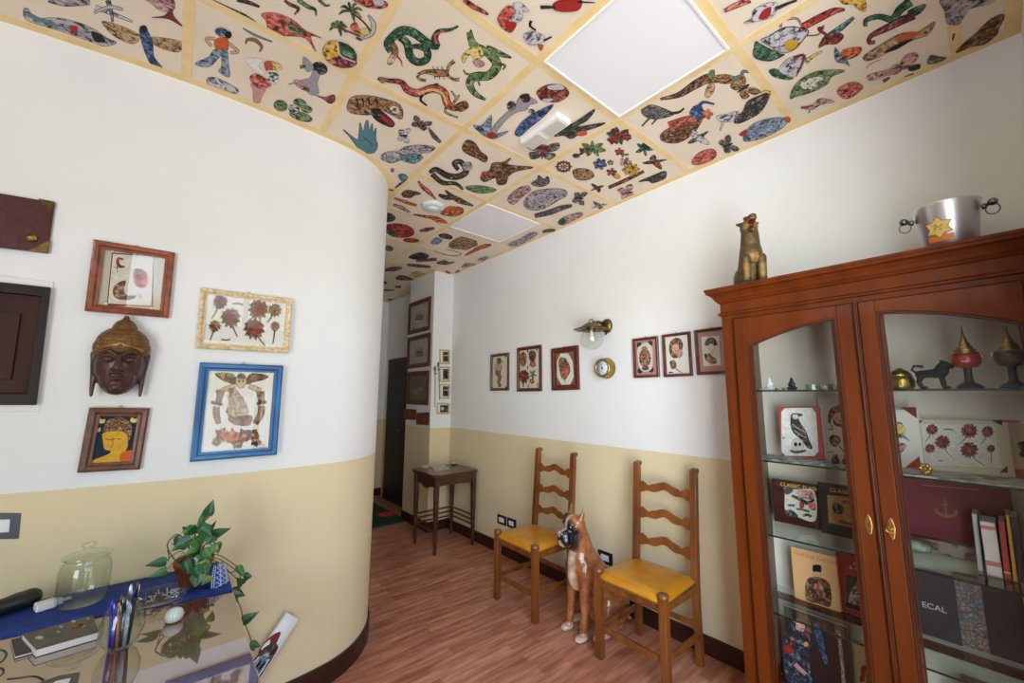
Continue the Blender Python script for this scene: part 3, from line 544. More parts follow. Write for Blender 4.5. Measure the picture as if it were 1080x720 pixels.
A.b([(278, 280), (330, 250), (400, 235), (470, 262), (440, 290), (340, 300)], 'K#', 4); A.s([(350, 310), (450, 305), (545, 298)], [20, 22, 26], 'M#', 3); A.s([(265, 350), (360, 360), (490, 372)], [12, 26, 14], 'N#', 3); A.b([(540, 335), (620, 305), (660, 325), (720, 322), (640, 350)], 'N#', 3); A.b([(780, 380), (820, 335), (915, 348), (860, 362)], 'm#', 3); A.b([(930, 300), (1000, 270), (1040, 280), (980, 315)], 'L#', 2)
A.s([(55, 400), (140, 390), (215, 380)], [20, 44, 12], 'k#', 2); A.b([(290, 445), (350, 415), (435, 438), (340, 468)], 'y#', 3); A.b([(155, 478), (210, 450), (330, 490), (200, 496)], 'N#', 3); A.s([(630, 410), (655, 425), (680, 430)], [14, 22, 6], 'r#', 2); A.s([(720, 425), (760, 405)], [12, 20], 'n#', 2)
A.s([(150, 560), (205, 560)], [10, 20], 'k#', 2); A.s([(45, 515), (75, 525)], [20, 10], 'D', 2); A.s([(45, 592), (140, 592)], [14, 6], 'D#', 2); A.s([(80, 682), (130, 680)], [14, 6], 'N#', 2)

# the same printed sheets repeat on the tiles beyond the ones surveyed from the photo
cells = {}
for fi in range(ART_F, len(mb.f)):
    f = mb.f[fi]; cx = sum(mb.v[i].x for i in f)/len(f); cy = sum(mb.v[i].y for i in f)/len(f)
    cells.setdefault((math.floor((cx-1.711)/.6), math.floor((cy-1.173)/.6)), []).append(fi)
donors = [(-1, 0), (-2, 0), (0, 0), (-3, 0), (-2, 1), (-1, 1)]
donors = [d for d in donors if len(cells.get(d, [])) > 60]
nd = 0
for ci in range(-8, 1):
    for cj in range(-3, 2):
        x0, y0 = 1.711+.6*ci, 1.173+.6*cj
        if len(cells.get((ci, cj), [])) > 25 or (ci, cj) == (-1, -1) or y0+.35 > lwy(max(-3.5, x0+.3)): continue
        d = donors[nd % len(donors)]; nd += 1; off = Vector(((ci-d[0])*.6, (cj-d[1])*.6, 0))
        for fi in cells[d]:
            vs = [mb.v[i]+off for i in mb.f[fi]]
            if any(v.y > 2.28 or v.y < -.19 or v.x < x0+.02 or v.x > x0+.58 for v in vs): continue
            mb.add(vs, [tuple(range(len(vs)))], mb.mats[mb.m[fi]])

ceiling = struct('ceiling', mb)
# far corridor door
dr = MB().box((W-.05, 5.26, 0), (W-.008, 5.92, 2.02), mat('door_black', (16, 15, 18), .5)); 
d1 = struct('door_1', dr, bevel=.004)
struct('door_handle', MB().tube([(W-.05, 5.33, 1.0), (W-.09, 5.33, 1.0), (W-.09, 5.43, 1.0)], .008, M_brass), d1)
mb = MB(); mb.box((W-.02, 5.19, 2.025), (W, 5.99, 2.09), M_white); mb.box((W-.02, 5.925, 0), (W, 5.99, 2.02), M_white); mb.box((W-.02, 5.19, 0), (W, 5.255, 2.02), M_white); struct('trim_1', mb)

# ceiling fixtures
def panel(x0, y0, label):
    t = thing('ceiling_light_panel', label, 'ceiling light', (x0+.3, y0+.3, HC-.012), 0, 'square ceiling light panels')
    mb = MB(); a, b, c, d = x0+.02, x0+.58, y0+.02, y0+.58; z0, z1 = HC-.010, HC+.004; w = .012
    mb.box((a, c, z0), (b, c+w, z1), M_white).box((a, d-w, z0), (b, d, z1), M_white).box((a, c+w, z0), (a+w, d-w, z1), M_white).box((b-w, c+w, z0), (b, d-w, z1), M_white)
    obj('frame', mb, t, .002); obj('diffuser', MB().box((a+w, c+w, HC-.006), (b-w, d-w, HC+.003), M_diff), t)
panel(1.111, .573, 'large white square ceiling light panel nearest the camera, top centre of the photo')
panel(1.711, 2.373, 'smaller-looking white ceiling light panel farther down the room, above the corridor entrance')
t = thing('emergency_light', 'white rectangular emergency light fitting with two clear lenses on the printed ceiling', 'ceiling light', (1.457, 1.48, HC-.03))
mb = MB().box((1.405, 1.33, HC-.032), (1.508, 1.632, HC-.001), M_white); obj('housing', mb, t, .006)
for y in (1.405, 1.555): obj('lens', MB().box((1.42, y-.06, HC-.037), (1.494, y+.06, HC-.031), mat('lens_plastic', (205, 198, 184), .15)), t, .003)
t = thing('smoke_detector', 'round white ceiling detector disc on the printed ceiling near the curved wall', 'detector', (1.43, 2.70, HC))
obj('housing', MB().lathe([(.0, -.026), (.06, -.026), (.085, -.018), (.092, 0)], (1.43, 2.70, HC), mat('detector_plastic', (206, 216, 214), .4), 32), t)
obj('grille', MB().lathe([(.0, -.033), (.035, -.031), (.04, -.026)], (1.43, 2.70, HC), M_white, 24), t)

# ================================================================== PICTURES ON THE WALLS
def picture(name, label, cat, ax, c, sg, quad, fw, fmat, inner=None, art=None, group=None, paper=M_paper, glass=True, hook=True, dep=.02, off_mat=None, octa=0, bevel=.003):
    """quad = photo corners TL TR BR BL of the outer frame; c = wall plane; sg = direction out of the wall"""
    front = c+sg*dep
    q = [on(ax, front, *p) for p in quad]; ce = sum(q, Vector())/4
    rt = ((q[1]-q[0])+(q[2]-q[3])).normalized(); up = Vector((0, 0, 1)); roll = math.asin(max(-.06, min(.06, rt.z)))
    h = Vector((rt.x, rt.y, 0)).normalized(); n = Vector((0, 0, 0)); n['xyz'.index(ax)] = sg
    w = ((q[1]-q[0]).length+(q[2]-q[3]).length)/2; ht = ((q[0]-q[3]).length+(q[1]-q[2]).length)/2
    u = h*math.cos(roll)+up*math.sin(roll); v = n.cross(u); v = v if v.z > 0 else -v
    t = thing(name, label, cat, ce-v*ht/2-n*dep, 0, group)
    base = ce-n*dep
    def P(a, b, d): return base+u*a+v*b+n*d
    def slab(mb, a0, a1, b0, b1, d0, d1, m):
        vs = [P(a, b, d) for d in (d0, d1) for a, b in ((a0, b0), (a1, b0), (a1, b1), (a0, b1))]
        return mb.add(vs, [(0, 3, 2, 1), (4, 5, 6, 7), (0, 1, 5, 4), (1, 2, 6, 5), (2, 3, 7, 6), (3, 0, 4, 7)], m)
    W2, H2 = w/2, ht/2; mb = MB()
    prof = [(0, 0), (0, dep*.85), (fw*.2, dep), (fw*.55, dep*.9), (fw*.75, dep*.62), (fw, dep*.55), (fw, 0)]
    vs = []
    for i, (sx, sy) in enumerate(((-1, -1), (1, -1), (1, 1), (-1, 1))):
        for a, d in prof: vs.append(P(sx*(W2-a), sy*(H2-a), d+.001))
    k = len(prof); fs = []
    for i in range(4):
        for j in range(k): fs.append((i*k+j, i*k+(j+1) % k, ((i+1) % 4)*k+(j+1) % k, ((i+1) % 4)*k+j))
    mb.add(vs, fs, fmat); obj('frame', mb, t)
    bd = MB(); slab(bd, -W2+fw*.6, W2-fw*.6, -H2+fw*.6, H2-fw*.6, .002, .005, off_mat or M_paper)
    dpr = .005
    pc = c+sg*(dpr+.0008)
    pr = MB()
    if inner:
        obj('mat_board', bd, t)
        # inner = photo quad of the sheet
        qi = [on(ax, pc, *p) for p in inner]
        if octa:
            pts = []
            for i in range(4):
                a, p, b = qi[i-1], qi[i], qi[(i+1) % 4]
                pts += [p.lerp(a, octa), p.lerp(b, octa)]
        else: pts = qi
        vs = pts+[p-n*.0008 for p in pts]; m_ = len(pts)
        pr.add(vs, [tuple(range(m_)), tuple(range(m_, 2*m_))]+[(i, (i+1) % m_, m_+(i+1) % m_, m_+i) for i in range(m_)], paper)
    else: pr = bd; pc = c+sg*(dpr)
    if art: art(pr, ax, pc, sg)
    obj('print', pr, t, normals=True)
    if glass:
        g_ = MB(); slab(g_, -W2+fw*.7, W2-fw*.7, -H2+fw*.7, H2-fw*.7, dep*.5, dep*.5+.0018, M_frameglass); obj('glass', g_, t)
    if hook:
        a = P(0, H2-.001, .006); obj('hanger', MB().tube([a-u*.008, a+v*.012, a+u*.008], .0013, M_brass, 6), t)
    return t
def fmat(name, c, c2=None): return mat(name, c, .35, col2=c2 or tuple(int(v*.7) for v in c), scale=30, stretch=(1, 1, 1), coat=.2)
F_red = fmat('frame_redwood', (150, 76, 46)); F_dk = fmat('frame_mahogany', (104, 44, 32)); F_br = fmat('frame_brown', (112, 66, 44)); F_blue = mat('frame_blue', (34, 110, 166), .4, col2=(18, 74, 132), scale=6, coat=.3)
F_ivory = mat('frame_ivory', (226, 210, 172), .45, col2=(190, 160, 112), scale=60, bump=.1); F_gold = mat('frame_gold', (196, 178, 120), .4, .3)
M_grey = mat('mat_board_beige', (190, 180, 158), .7); M_rose = mat('mat_board_rose', (176, 128, 118), .8); M_wood = mat('mat_board_wood', (156, 104, 66), .6, col2=(118, 72, 44), scale=30)
def C_(l, x, y): return l
# -- left wall
yl = lambda x: lwy(x)-.004
def qd(f, pts): ox, oy, s = f; return [(ox+x/s, oy+y/s) for x, y in pts]
def art_snail(mb, ax, c, sg):
    A = Art(mb, ax, c, sg, 80, 240, 6.858)
    A.b([(225, 560), (262, 182), (560, 205), (556, 572)], 'e', 5, 'N', True); A.b([(232, 548), (268, 190), (560, 210), (545, 565)], 'w', 0, 'K', True)
    A.s([(345, 230), (310, 225), (303, 255), (325, 282), (355, 280)], [8, 16, 20, 16, 8], 'q#', 2); A.s([(270, 285), (300, 290), (345, 288)], 4, 'q', 0); A.s([(300, 265), (300, 325)], [10, 3], 'q', 0)
    A.b([(360, 385), (300, 405), (270, 450), (285, 505), (350, 520), (410, 515), (430, 490), (370, 490), (345, 450)], 'N#', 4); A.b([(430, 300), (500, 320), (520, 400), (470, 440), (420, 380)], 'r#', 3)
    A.s([(480, 480), (460, 500), (485, 510)], [4, 8, 3], 'K', 0)
    for x, y in ((265, 165), (215, 553), (545, 588)): A.el(x, y, 17, 15, 'W', 0, 6)
picture('framed_print', 'reddish-brown wooden frame holding a print, reflecting the bright window, above the buddha mask', 'picture', 'y', yl(-.18), -1, [(98, 252), (185, 266), (177.5, 335), (89.5, 327)], .032, F_red, qd((80, 240, 6.858), [(185, 135), (668, 205), (630, 608), (128, 560)]), art_snail, paper=M_grey, off_mat=M_grey, dep=.026)
def roses(A, k=1.0):
    for x, y, r, sx, sy in ((145, 98, 22, -32, 60), (182, 155, 30, 25, 68), (125, 185, 18, -18, 50), (283, 125, 30, -45, 50), (342, 128, 20, -28, 44), (267, 195, 32, 40, 60), (343, 186, 14, -8, 62)):
        A.s([(x, y), (x+sx*.5, y+sy*.6), (x+sx, y+sy)], [4, 3, 2], 'N', .8)
        A.leafy(x, y, r*1.25, 'n+', 11, x, 1.0); A.flower(x, y-3, r*1.05, 'e+', 'M', 7, .9, 1.0)
    A.s([(190, 104), (210, 102), (228, 108)], 6, 'n', 0); A.s([(148, 232), (165, 235), (182, 232)], 6, 'n', 0)
def art_roses(mb, ax, c, sg): roses(Art(mb, ax, c, sg, 190, 290, 3.43))
picture('framed_print', 'ivory frame with seven brown-red roses on white paper, above the blue ship frame', 'picture', 'y', yl(.24), -1, [(212, 303), (308.5, 315), (304.5, 372), (206, 366.5)], .026, F_ivory, qd((190, 290, 3.43), [(98, 62), (386, 96), (374, 262), (82, 246)]), art_roses, off_mat=mat('mat_cream', (206, 194, 160), .7))
def art_ship(mb, ax, c, sg):
    A = Art(mb, ax, c, sg, 195, 375, 6)
    # wings and skull
    A.b([(195, 112), (290, 112), (330, 150), (330, 180), (260, 165), (215, 140)], 'N#', 4); A.b([(525, 128), (430, 112), (385, 150), (385, 180), (440, 165), (500, 150)], 'N#', 4)
    A.el(355, 165, 34, 42, 't', 0, 4); A.el(343, 160, 7, 8, 'K', 0, 0); A.el(368, 160, 7, 8, 'K', 0, 0); A.b([(330, 130), (355, 110), (385, 130), (375, 145), (338, 145)], 'k#', 3)
    A.s([(320, 190), (270, 205), (230, 225)], [22, 26, 24], 't', 3); A.s([(400, 190), (440, 205), (480, 222)], [22, 26, 24], 't', 3)
    A.s([(222, 215), (222, 250), (208, 295)], [48, 36, 28], 'n#', 4); A.s([(478, 225), (480, 260), (485, 300)], [48, 36, 28], 'n#', 4)
    A.s([(165, 292), (200, 302), (240, 308)], 14, 'N', 3); A.s([(455, 305), (485, 298), (515, 292)], 14, 'N', 3)
    A.s([(200, 320), (198, 370), (215, 430)], [34, 36, 26], 'n#', 4); A.s([(485, 315), (480, 370), (445, 430)], [34, 36, 26], 'n#', 4)
    # ship
    for i, (y, x0, x1) in enumerate(((215, 285, 345), (252, 280, 370), (290, 285, 392), (328, 290, 402), (365, 300, 405))):
        A.b([(x0, y), (x1-20, y), (x1, y+34), (x0+12, y+42), (x0-8, y+20)], 't+', 3)
    A.b([(262, 345), (290, 300), (300, 400), (285, 400)], 't+', 3); A.b([(280, 395), (420, 380), (405, 440), (320, 435), (290, 420)], 'n#', 4)
    A.s([(300, 205), (310, 300), (330, 410)], 5, 'N', 0); A.s([(255, 350), (340, 430), (400, 435)], 5, 'K', 0)
    A.s([(270, 222), (300, 205)], 8, 'r', 2)
    # flowers and anchor base
    for x, y, r, cc in ((235, 500, 42, 'r#'), (300, 510, 46, 'O#'), (375, 505, 44, 'M#'), (430, 500, 36, 'N#'), (200, 545, 26, 'n#'), (450, 545, 30, 'n#'), (330, 555, 34, 'N#')):
        A.leafy(x, y, r*1.3, 'N#', 5, x, .9); A.flower(x, y, r, cc, 'Y', 6, .85, 2)
    A.s([(470, 562), (510, 563)], 4, 'r', 0); A.s([(470, 577), (510, 579)], 6, 'r', 0)
picture('framed_print', 'bright blue frame with an old tattoo design of a sailing ship, skull and daggers', 'picture', 'y', yl(.25), -1, [(211, 382), (299, 385.5), (292, 479.5), (200, 487)], .036, F_blue, qd((195, 375, 6), [(150, 88), (563, 108), (525, 592), (95, 620)]), art_ship, off_mat=M_wood, dep=.024)
def art_bud(mb, ax, c, sg):
    A = Art(mb, ax, c, sg, 80, 330, 4.114)
    A.b([(70, 438), (268, 452), (258, 652), (55, 654)], 'z', 0, 'K', True)
    A.b([(120, 500), (140, 465), (180, 450), (220, 462), (243, 495), (238, 540), (215, 560), (190, 515), (130, 520)], 'N+', 2); 
    A.b([(120, 520), (190, 512), (222, 530), (225, 575), (215, 610), (255, 630), (258, 652), (60, 654), (70, 640), (140, 612), (150, 598), (125, 590), (118, 555)], 'Y', 2)
    A.b([(195, 612), (235, 595), (256, 602), (256, 650), (200, 650)], 'O', 1.5); A.s([(128, 545), (150, 550), (170, 545)], 4, 'N', 0); A.s([(178, 545), (195, 548)], 4, 'N', 0); A.s([(160, 540), (160, 570), (150, 585)], 3, 'N', 0)
    for x, y in ((112, 467), (92, 505), (252, 464)): A.b([(x-16, y), (x-8, y-12), (x+4, y-4), (x+14, y-8), (x+14, y+6), (x, y+12), (x-14, y+8)], 'y', 1.5)
    A.s([(85, 455), (98, 480)], 4, 'O', 0)
picture('framed_painting', 'small dark wooden frame with a golden buddha painted on dark blue, below the buddha mask', 'picture', 'y', yl(-.17), -1, [(91, 430), (155.5, 430), (150, 495), (84, 498)], .034, F_br, qd((80, 330, 4.114), [(70, 438), (268, 452), (258, 654), (55, 656)]), art_bud, off_mat=F_br, glass=False)
# buddha mask
bc = on('y', yl(-.18)-.03, 128, 376); t = thing('buddha_mask', 'dark brown carved buddha head mask with gold hair hanging on the white wall', 'mask', bc-Vector((0, 0, .178))); t.scale = (.80, 1, 1.0)
M_bud = mat('carved_wood', (255, 255, 255), .42, attr='coat', coat=.2, bump=.15, bscale=140)
def budcol(co, n): return (66, 34, 28)
z0 = .155
face = [('e', (0, .0, z0-.01), (.098, .075, .12)), ('e', (0, -.02, z0-.06), (.075, .06, .075)), ('c', (0, -.075, z0+.02), (0, -.094, z0-.028), .010, .016), ('e', (-.014, -.082, z0-.032), (.010, .010, .008)), ('e', (.014, -.082, z0-.032), (.010, .010, .008)),
        ('c', (-.066, -.055, z0+.030), (-.040, -.073, z0+.040), .006, .007), ('c', (-.040, -.073, z0+.040), (-.008, -.078, z0+.022), .007, .005), ('c', (.066, -.055, z0+.030), (.040, -.073, z0+.040), .006, .007), ('c', (.040, -.073, z0+.040), (.008, -.078, z0+.022), .007, .005),
        ('e', (-.038, -.066, z0+.006), (.025, .016, .011)), ('e', (.038, -.066, z0+.006), (.025, .016, .011)), ('e', (0, -.078, z0-.055), (.028, .014, .006)), ('e', (0, -.078, z0-.071), (.022, .014, .007)), ('e', (0, -.066, z0-.103), (.022, .016, .016)),
        ('c', (-.100, 0, z0+.03), (-.090, -.005, z0-.07), .013, .011), ('c', (-.090, -.005, z0-.07), (-.090, .0, z0-.135), .012, .007), ('c', (.100, 0, z0+.03), (.090, -.005, z0-.07), .013, .011), ('c', (.090, -.005, z0-.07), (.090, .0, z0-.135), .012, .007)]
sculpt('face', face, .0035, budcol, M_bud, t, 3)
hair = [('e', (0, .0, z0+.075), (.104, .078, .072)), ('e', (0, .005, z0+.135), (.050, .05, .045)), ('c', (0, .005, z0+.15), (0, .005, z0+.185), .03, .012), ('e', (-.075, .0, z0+.055), (.036, .05, .04)), ('e', (.075, .0, z0+.055), (.036, .05, .04))]
def haircol(co, n):
    k = math.sin(co.z*420)*.5+.5; j = noise.noise(co*60)*.5+.5
    return (int(96+60*k*j), int(66+46*k*j), int(34+14*k*j))
o = sculpt('hair', hair, .0035, haircol, mat('hair_gilt', (255, 255, 255), .4, .35, attr='coat', bump=.6, bscale=110), t, 3)
mbt = MB(); mbt.tube([(-.104, -.02, z0+.045), (-.07, -.058, z0+.052), (-.03, -.078, z0+.062), (0, -.084, z0+.068), (.03, -.078, z0+.062), (.07, -.058, z0+.052), (.104, -.02, z0+.045)], .0035, M_brassb, 8)
for x in (-.006, 0, .006): mbt.ball((x, -.088, z0+.070), .004, M_brassb, 8)
obj('hair_band', mbt, t, keep=True)
# red leather folder with brass corners
yy = yl(-.5)
q = [on('y', yy-.02, *p) for p in ((-30, 198), (57, 213), (49.5, 266), (-38, 256))]
t = thing('leather_album', 'dark red leather-covered board with brass corners and a gold button, high on the left wall', 'wall hanging', Vector((q[3].x+.2, yy, q[3].z)))
def qslab(mb, q, d0, d1, m, ax='y'):
    i = 'xyz'.index(ax); a = []
    for d in (d0, d1):
        for p in q: r = p.copy(); r[i] = d; a.append(r)
    n = len(q); return mb.add(a, [tuple(range(n)), tuple(range(n, 2*n))]+[(k, (k+1) % n, n+(k+1) % n, n+k) for k in range(n)], m)
obj('cover', qslab(MB(), q, yy-.018, yy, mat('oxblood_leather', (78, 22, 18), .55, col2=(56, 14, 12), scale=60, bump=.1)), t, .004)
def cornr(a, b, c): return [on('y', yy-.02, *p) for p in (a, b, c)]
for a, b, c in (((57.3, 212.6), (40, 209), (53, 224)), ((49.6, 266.5), (30, 264), (52.5, 253))):
    obj('brass_corner', qslab(MB(), cornr(a, b, c), yy-.021, yy-.003, M_brass), t, .001)
p = on('y', yy-.02, 33, 251); obj('button', MB().lathe([(.016, 0), (.015, .004), (.0, .010)], p, M_brassb, 20, 'y', squash=(1, 1, -1)), t)
# dark wooden panel on a white board
q = [on('y', yy-.03, *p) for p in ((-60, 291), (53, 303), (37.5, 427), (-75, 427))]
t = thing('wooden_relief', 'dark brown wooden relief in a black frame on a white backing, left edge', 'wall decoration', Vector((q[3].x+.2, yy, q[3].z)))
qb = [on('y', yy-.006, *p) for p in ((-60, 284), (57.5, 297), (42, 434), (-75, 434))]
obj('backing_board', qslab(MB(), qb, yy-.012, yy+.004, M_white), t, .003)
qi = [on('y', yy-.03, *p) for p in ((-50, 303), (43, 312), (29, 415), (-60, 415))]
mbf = MB(); vs = [Vector((p.x, d, p.z)) for d in (yy-.034, yy-.012) for p in q+qi]
fs = []
for k in range(4):
    k2 = (k+1) % 4; fs += [(k, k2, 4+k2, 4+k), (8+k, 8+k2, 12+k2, 12+k), (k, k2, 8+k2, 8+k), (4+k, 4+k2, 12+k2, 12+k)]
mbf.add(vs, fs, mat('ebony_frame', (30, 15, 13), .5, spec=.3)); obj('frame', mbf, t, .002)
pan = mat('walnut_panel', (62, 30, 20), .6, spec=.25, col2=(42, 20, 14), scale=12, stretch=(1, 1, .2))
mbp = qslab(MB(), qi, yy-.018, yy-.012, pan)
qj = [on('y', yy-.024, *p) for p in ((-30, 325), (22, 330), (12, 400), (-38, 402))]; qslab(mbp, qj, yy-.026, yy-.016, pan)
obj('carved_field', mbp, t, .002)
# light switch
q = [on('y', yy-.01, *p) for p in ((-14, 541), (22.5, 541), (20, 568), (-17, 569))]
t = thing('light_switch', 'dark grey switch plate with white rocker above the desk at the left edge', 'switch', Vector((q[3].x+.05, yy, q[3].z)))
obj('plate', qslab(MB(), q, yy-.011, yy, mat('plate_grey', (74, 76, 86), .4)), t, .002)
q = [on('y', yy-.015, *p) for p in ((-8, 548), (11, 547.5), (9.5, 561), (-10, 562))]; obj('rocker', qslab(MB(), q, yy-.016, yy-.010, M_white), t, .002)

# -- right wall pictures
WR = W-.001
S1 = (500, 320, 6.544); S2 = (600, 320, 6.0)
def art_mermaid(mb, ax, c, sg):
    A = Art(mb, ax, c, sg, *S1); A.s([(172, 440), (165, 480), (178, 510), (168, 540), (180, 565), (165, 572)], [34, 30, 18, 14, 10, 4], 'n#', 3); A.b([(150, 420), (180, 410), (192, 440), (172, 465), (145, 450)], 't+', 3)
    A.el(172, 395, 16, 20, 'N#', 0, 2); A.s([(185, 400), (205, 405)], 5, 'T', 1)
    for x, y in ((128, 370), (218, 362), (126, 582), (222, 578)): A.el(x, y, 6, 8, 'K', 0, 0)
def art_four(mb, ax, c, sg):
    A = Art(mb, ax, c, sg, *S1)
    A.b([(340, 335), (360, 360), (358, 410), (340, 435), (320, 410), (318, 362)], 'n#', 3); A.el(342, 385, 10, 14, 'R', 0, 1)
    A.b([(380, 335), (405, 325), (425, 345), (420, 385), (400, 405), (382, 380)], 'N#', 3); A.flower(405, 418, 22, 'r#', 'Y', 5, 1, 2)
    A.leafy(345, 505, 40, 'N#', 8, .3, 1.3); A.flower(345, 500, 34, 'e#', 'R', 7, 1.2, 2); A.s([(345, 530), (340, 575)], 5, 'N', 1)
    A.leafy(405, 490, 28, 'g#', 5, .2, 1.3); A.s([(405, 480), (408, 550)], 6, 'n', 1); A.flower(400, 535, 18, 'r#', 'Y', 5, 1, 2)
    for x, y in ((312, 330), (372, 328), (434, 318), (310, 580), (376, 570), (440, 560), (372, 440), (308, 440)): A.s([(x, y-14), (x, y+14)], [3, 8, 3], 'K', 0)
def art_oval(mb, ax, c, sg):
    A = Art(mb, ax, c, sg, *S1); A.b([(600, 375), (630, 385), (655, 420), (662, 465), (645, 500), (625, 525), (605, 510), (592, 460), (585, 410)], 'n#', 4)
    A.el(622, 420, 22, 28, 'N#', .3, 3); A.b([(600, 455), (640, 440), (655, 480), (620, 500)], 'r#', 3); A.b([(585, 400), (600, 372), (640, 385), (600, 400)], 'g#', 2); A.s([(628, 530), (628, 545)], 5, 'k', 0)
def art_oval2(mb, ax, c, sg):
    A = Art(mb, ax, c, sg, *S2)
    for x, y in ((445, 262), (515, 252), (450, 425), (522, 418)): A.el(x, y, 16, 18, 'K', 0, 0)
    A.b([(460, 260), (490, 246), (512, 258), (528, 290), (530, 390), (515, 420), (480, 432), (455, 418), (440, 380), (434, 290)], 'w', 0)
    for i in range(14):
        a = 2*PI*i/14; A.el(482+30*math.cos(a), 345+48*math.sin(a), 8, 11, 'N#', a, 1.5, n=8)
    A.el(482, 345, 22, 36, 'n#', 0, 3); A.el(482, 330, 12, 14, 'R#', 0, 2); A.el(484, 365, 12, 12, 'r#', 0, 2); A.el(480, 290, 18, 18, 'n#', 0, 3); A.b([(468, 400), (500, 398), (502, 418), (470, 420)], 'k#', 3)
def art_girl(mb, ax, c, sg):
    A = Art(mb, ax, c, sg, *S2); A.b([(640, 250), (665, 222), (700, 222), (720, 255), (712, 300), (690, 340), (655, 340), (636, 300)], 'N#', 3)
    A.b([(655, 265), (690, 258), (695, 295), (675, 315), (655, 300)], 'S', 2); A.b([(680, 300), (710, 290), (720, 320), (700, 345), (680, 330)], 'm#', 2); A.s([(665, 280), (672, 282)], 3, 'K', 0); A.s([(668, 298), (680, 297)], 4, 'R', 0)
    A.b([(640, 370), (665, 360), (680, 385), (672, 408), (650, 410)], 'N#', 3); A.s([(672, 405), (695, 425), (718, 438)], [4, 3, 2], 'N', 1); A.s([(632, 436), (660, 436)], 8, 'K', 0)
def art_geisha(mb, ax, c, sg):
    A = Art(mb, ax, c, sg, *S2)
    for i in range(9):
        a = PI+PI*i/8; A.s([(900+12*math.cos(a), 262+10*math.sin(a)), (900+40*math.cos(a), 258+44*math.sin(a))], [6, 13], 'D#', 1.5)
    A.b([(885, 262), (915, 258), (918, 290), (903, 302), (888, 290)], 'w', 2); A.s([(904, 298), (906, 325)], 12, 'w', 1.5); A.b([(860, 320), (890, 325), (925, 350), (935, 375), (905, 380), (870, 360)], 'n#', 3); A.s([(885, 315), (910, 340), (935, 352)], 6, 'R', 1)
grp = None
picture('framed_print', 'narrow brown frame with one curling sea creature, farthest left on the right wall', 'picture', 'x', WR, -1, [(516.8, 374), (535.8, 371.7), (535.8, 411.5), (516.8, 412)], .026, F_br, None, art_mermaid, off_mat=mat('mat_pale', (212, 206, 192), .7))
picture('framed_print', 'dark red-brown frame with four small flower and lantern designs, second from the pier', 'picture', 'x', WR, -1, [(544, 366.8), (569.3, 363.8), (571, 412), (546, 413)], .03, F_dk, None, art_four, off_mat=mat('mat_pale', (212, 206, 192), .7))
picture('framed_print', 'wide brown frame with an octagonal white sheet, just left of the glass globe wall lamp', 'picture', 'x', WR, -1, [(580, 367.8), (608.3, 364), (610.8, 410.5), (582.5, 411.8)], .045, F_dk, qd(S1, [(570, 345), (676, 342), (692, 562), (575, 565)]), art_oval, off_mat=M_wood, octa=.26)
picture('framed_print', 'rose-matted dark frame with an oval crest drawing, first right of the gauge', 'picture', 'x', WR, -1, [(666.3, 357.3), (692.5, 354), (695, 397.3), (668.5, 398.5)], .018, F_dk, qd(S2, [(428, 262), (526, 244), (535, 428), (436, 434)]), art_oval2, off_mat=M_rose, paper=M_rose)
picture('framed_print', 'thin dark frame with a woman in a headscarf above a rosebud on white paper', 'picture', 'x', WR, -1, [(697.2, 353), (726.8, 349.2), (730, 396), (700.3, 397.5)], .018, F_dk, None, art_girl, off_mat=mat('mat_white', (228, 224, 214), .7))
picture('framed_print', 'dark frame with rose mat and a fan-haired woman, nearest the cabinet', 'picture', 'x', WR, -1, [(731.3, 348), (768, 343.4), (772, 393.2), (735, 395.4)], .018, F_dk, qd(S2, [(838, 210), (950, 204), (962, 390), (852, 396)]), art_geisha, off_mat=M_rose, paper=mat('mat_cool', (214, 210, 204), .7))
# -- pier pictures (side face) and small photographs (front face)
S3 = (420, 300, 4.8); PX = 2.254
def art_map(q, k):
    def f(mb, ax, c, sg):
        A = Art(mb, ax, c, sg, *S3); x0, y0, x1, y1 = q; cx, cy = (x0+x1)/2, (y0+y1)/2; w, h = x1-x0, y1-y0
        A.b([(cx-w*.3, cy+h*.15), (cx-w*.1, cy+h*.02), (cx+w*.25, cy), (cx+w*.3, cy+h*.2), (cx-w*.2, cy+h*.25)], 'E', 0)
        if k < 2:
            for i in range(5): A.b([(cx-w*.2+i*w*.1, cy+h*.12), (cx-w*.2+i*w*.1, cy-h*(.16 if i % 2 else .26)), (cx-w*.12+i*w*.1, cy+h*.08)], 'k', 0, 'K', True)
        else:
            for i in (-1, 0, 1): A.s([(cx+i*w*.12, cy+h*.15), (cx+i*w*.12, cy-h*.25)], 3, 'k', 0)
        A.s([(cx-w*.3, cy+h*.18), (cx+w*.3, cy+h*.16)], 6, 'k#', 0)
    return f
dull = mat('old_chart_paper', (176, 170, 158), .7, col2=(158, 150, 136), scale=10); dull2 = mat('brown_chart_paper', (112, 96, 74), .7)
for i, (lab, q4, q2, mm) in enumerate((('top one of three dark-framed ship engravings on the pier side', [(50, 100), (160, 57), (155, 230), (48, 252)], (70, 100, 140, 210), dull), ('middle dark-framed ship engraving on the pier side', [(45, 270), (158, 243), (155, 410), (42, 428)], (65, 275, 140, 400), dull), ('lowest dark-framed ship engraving, brownish sheet, on the pier side', [(45, 440), (150, 437), (147, 607), (42, 607)], (60, 450, 135, 590), dull2))):
    picture('framed_engraving', lab, 'picture', 'x', PX, -1, qd(S3, q4), .05, F_dk, None, art_map(q2, i), 'ship engravings on the pier', glass=False, off_mat=mm)
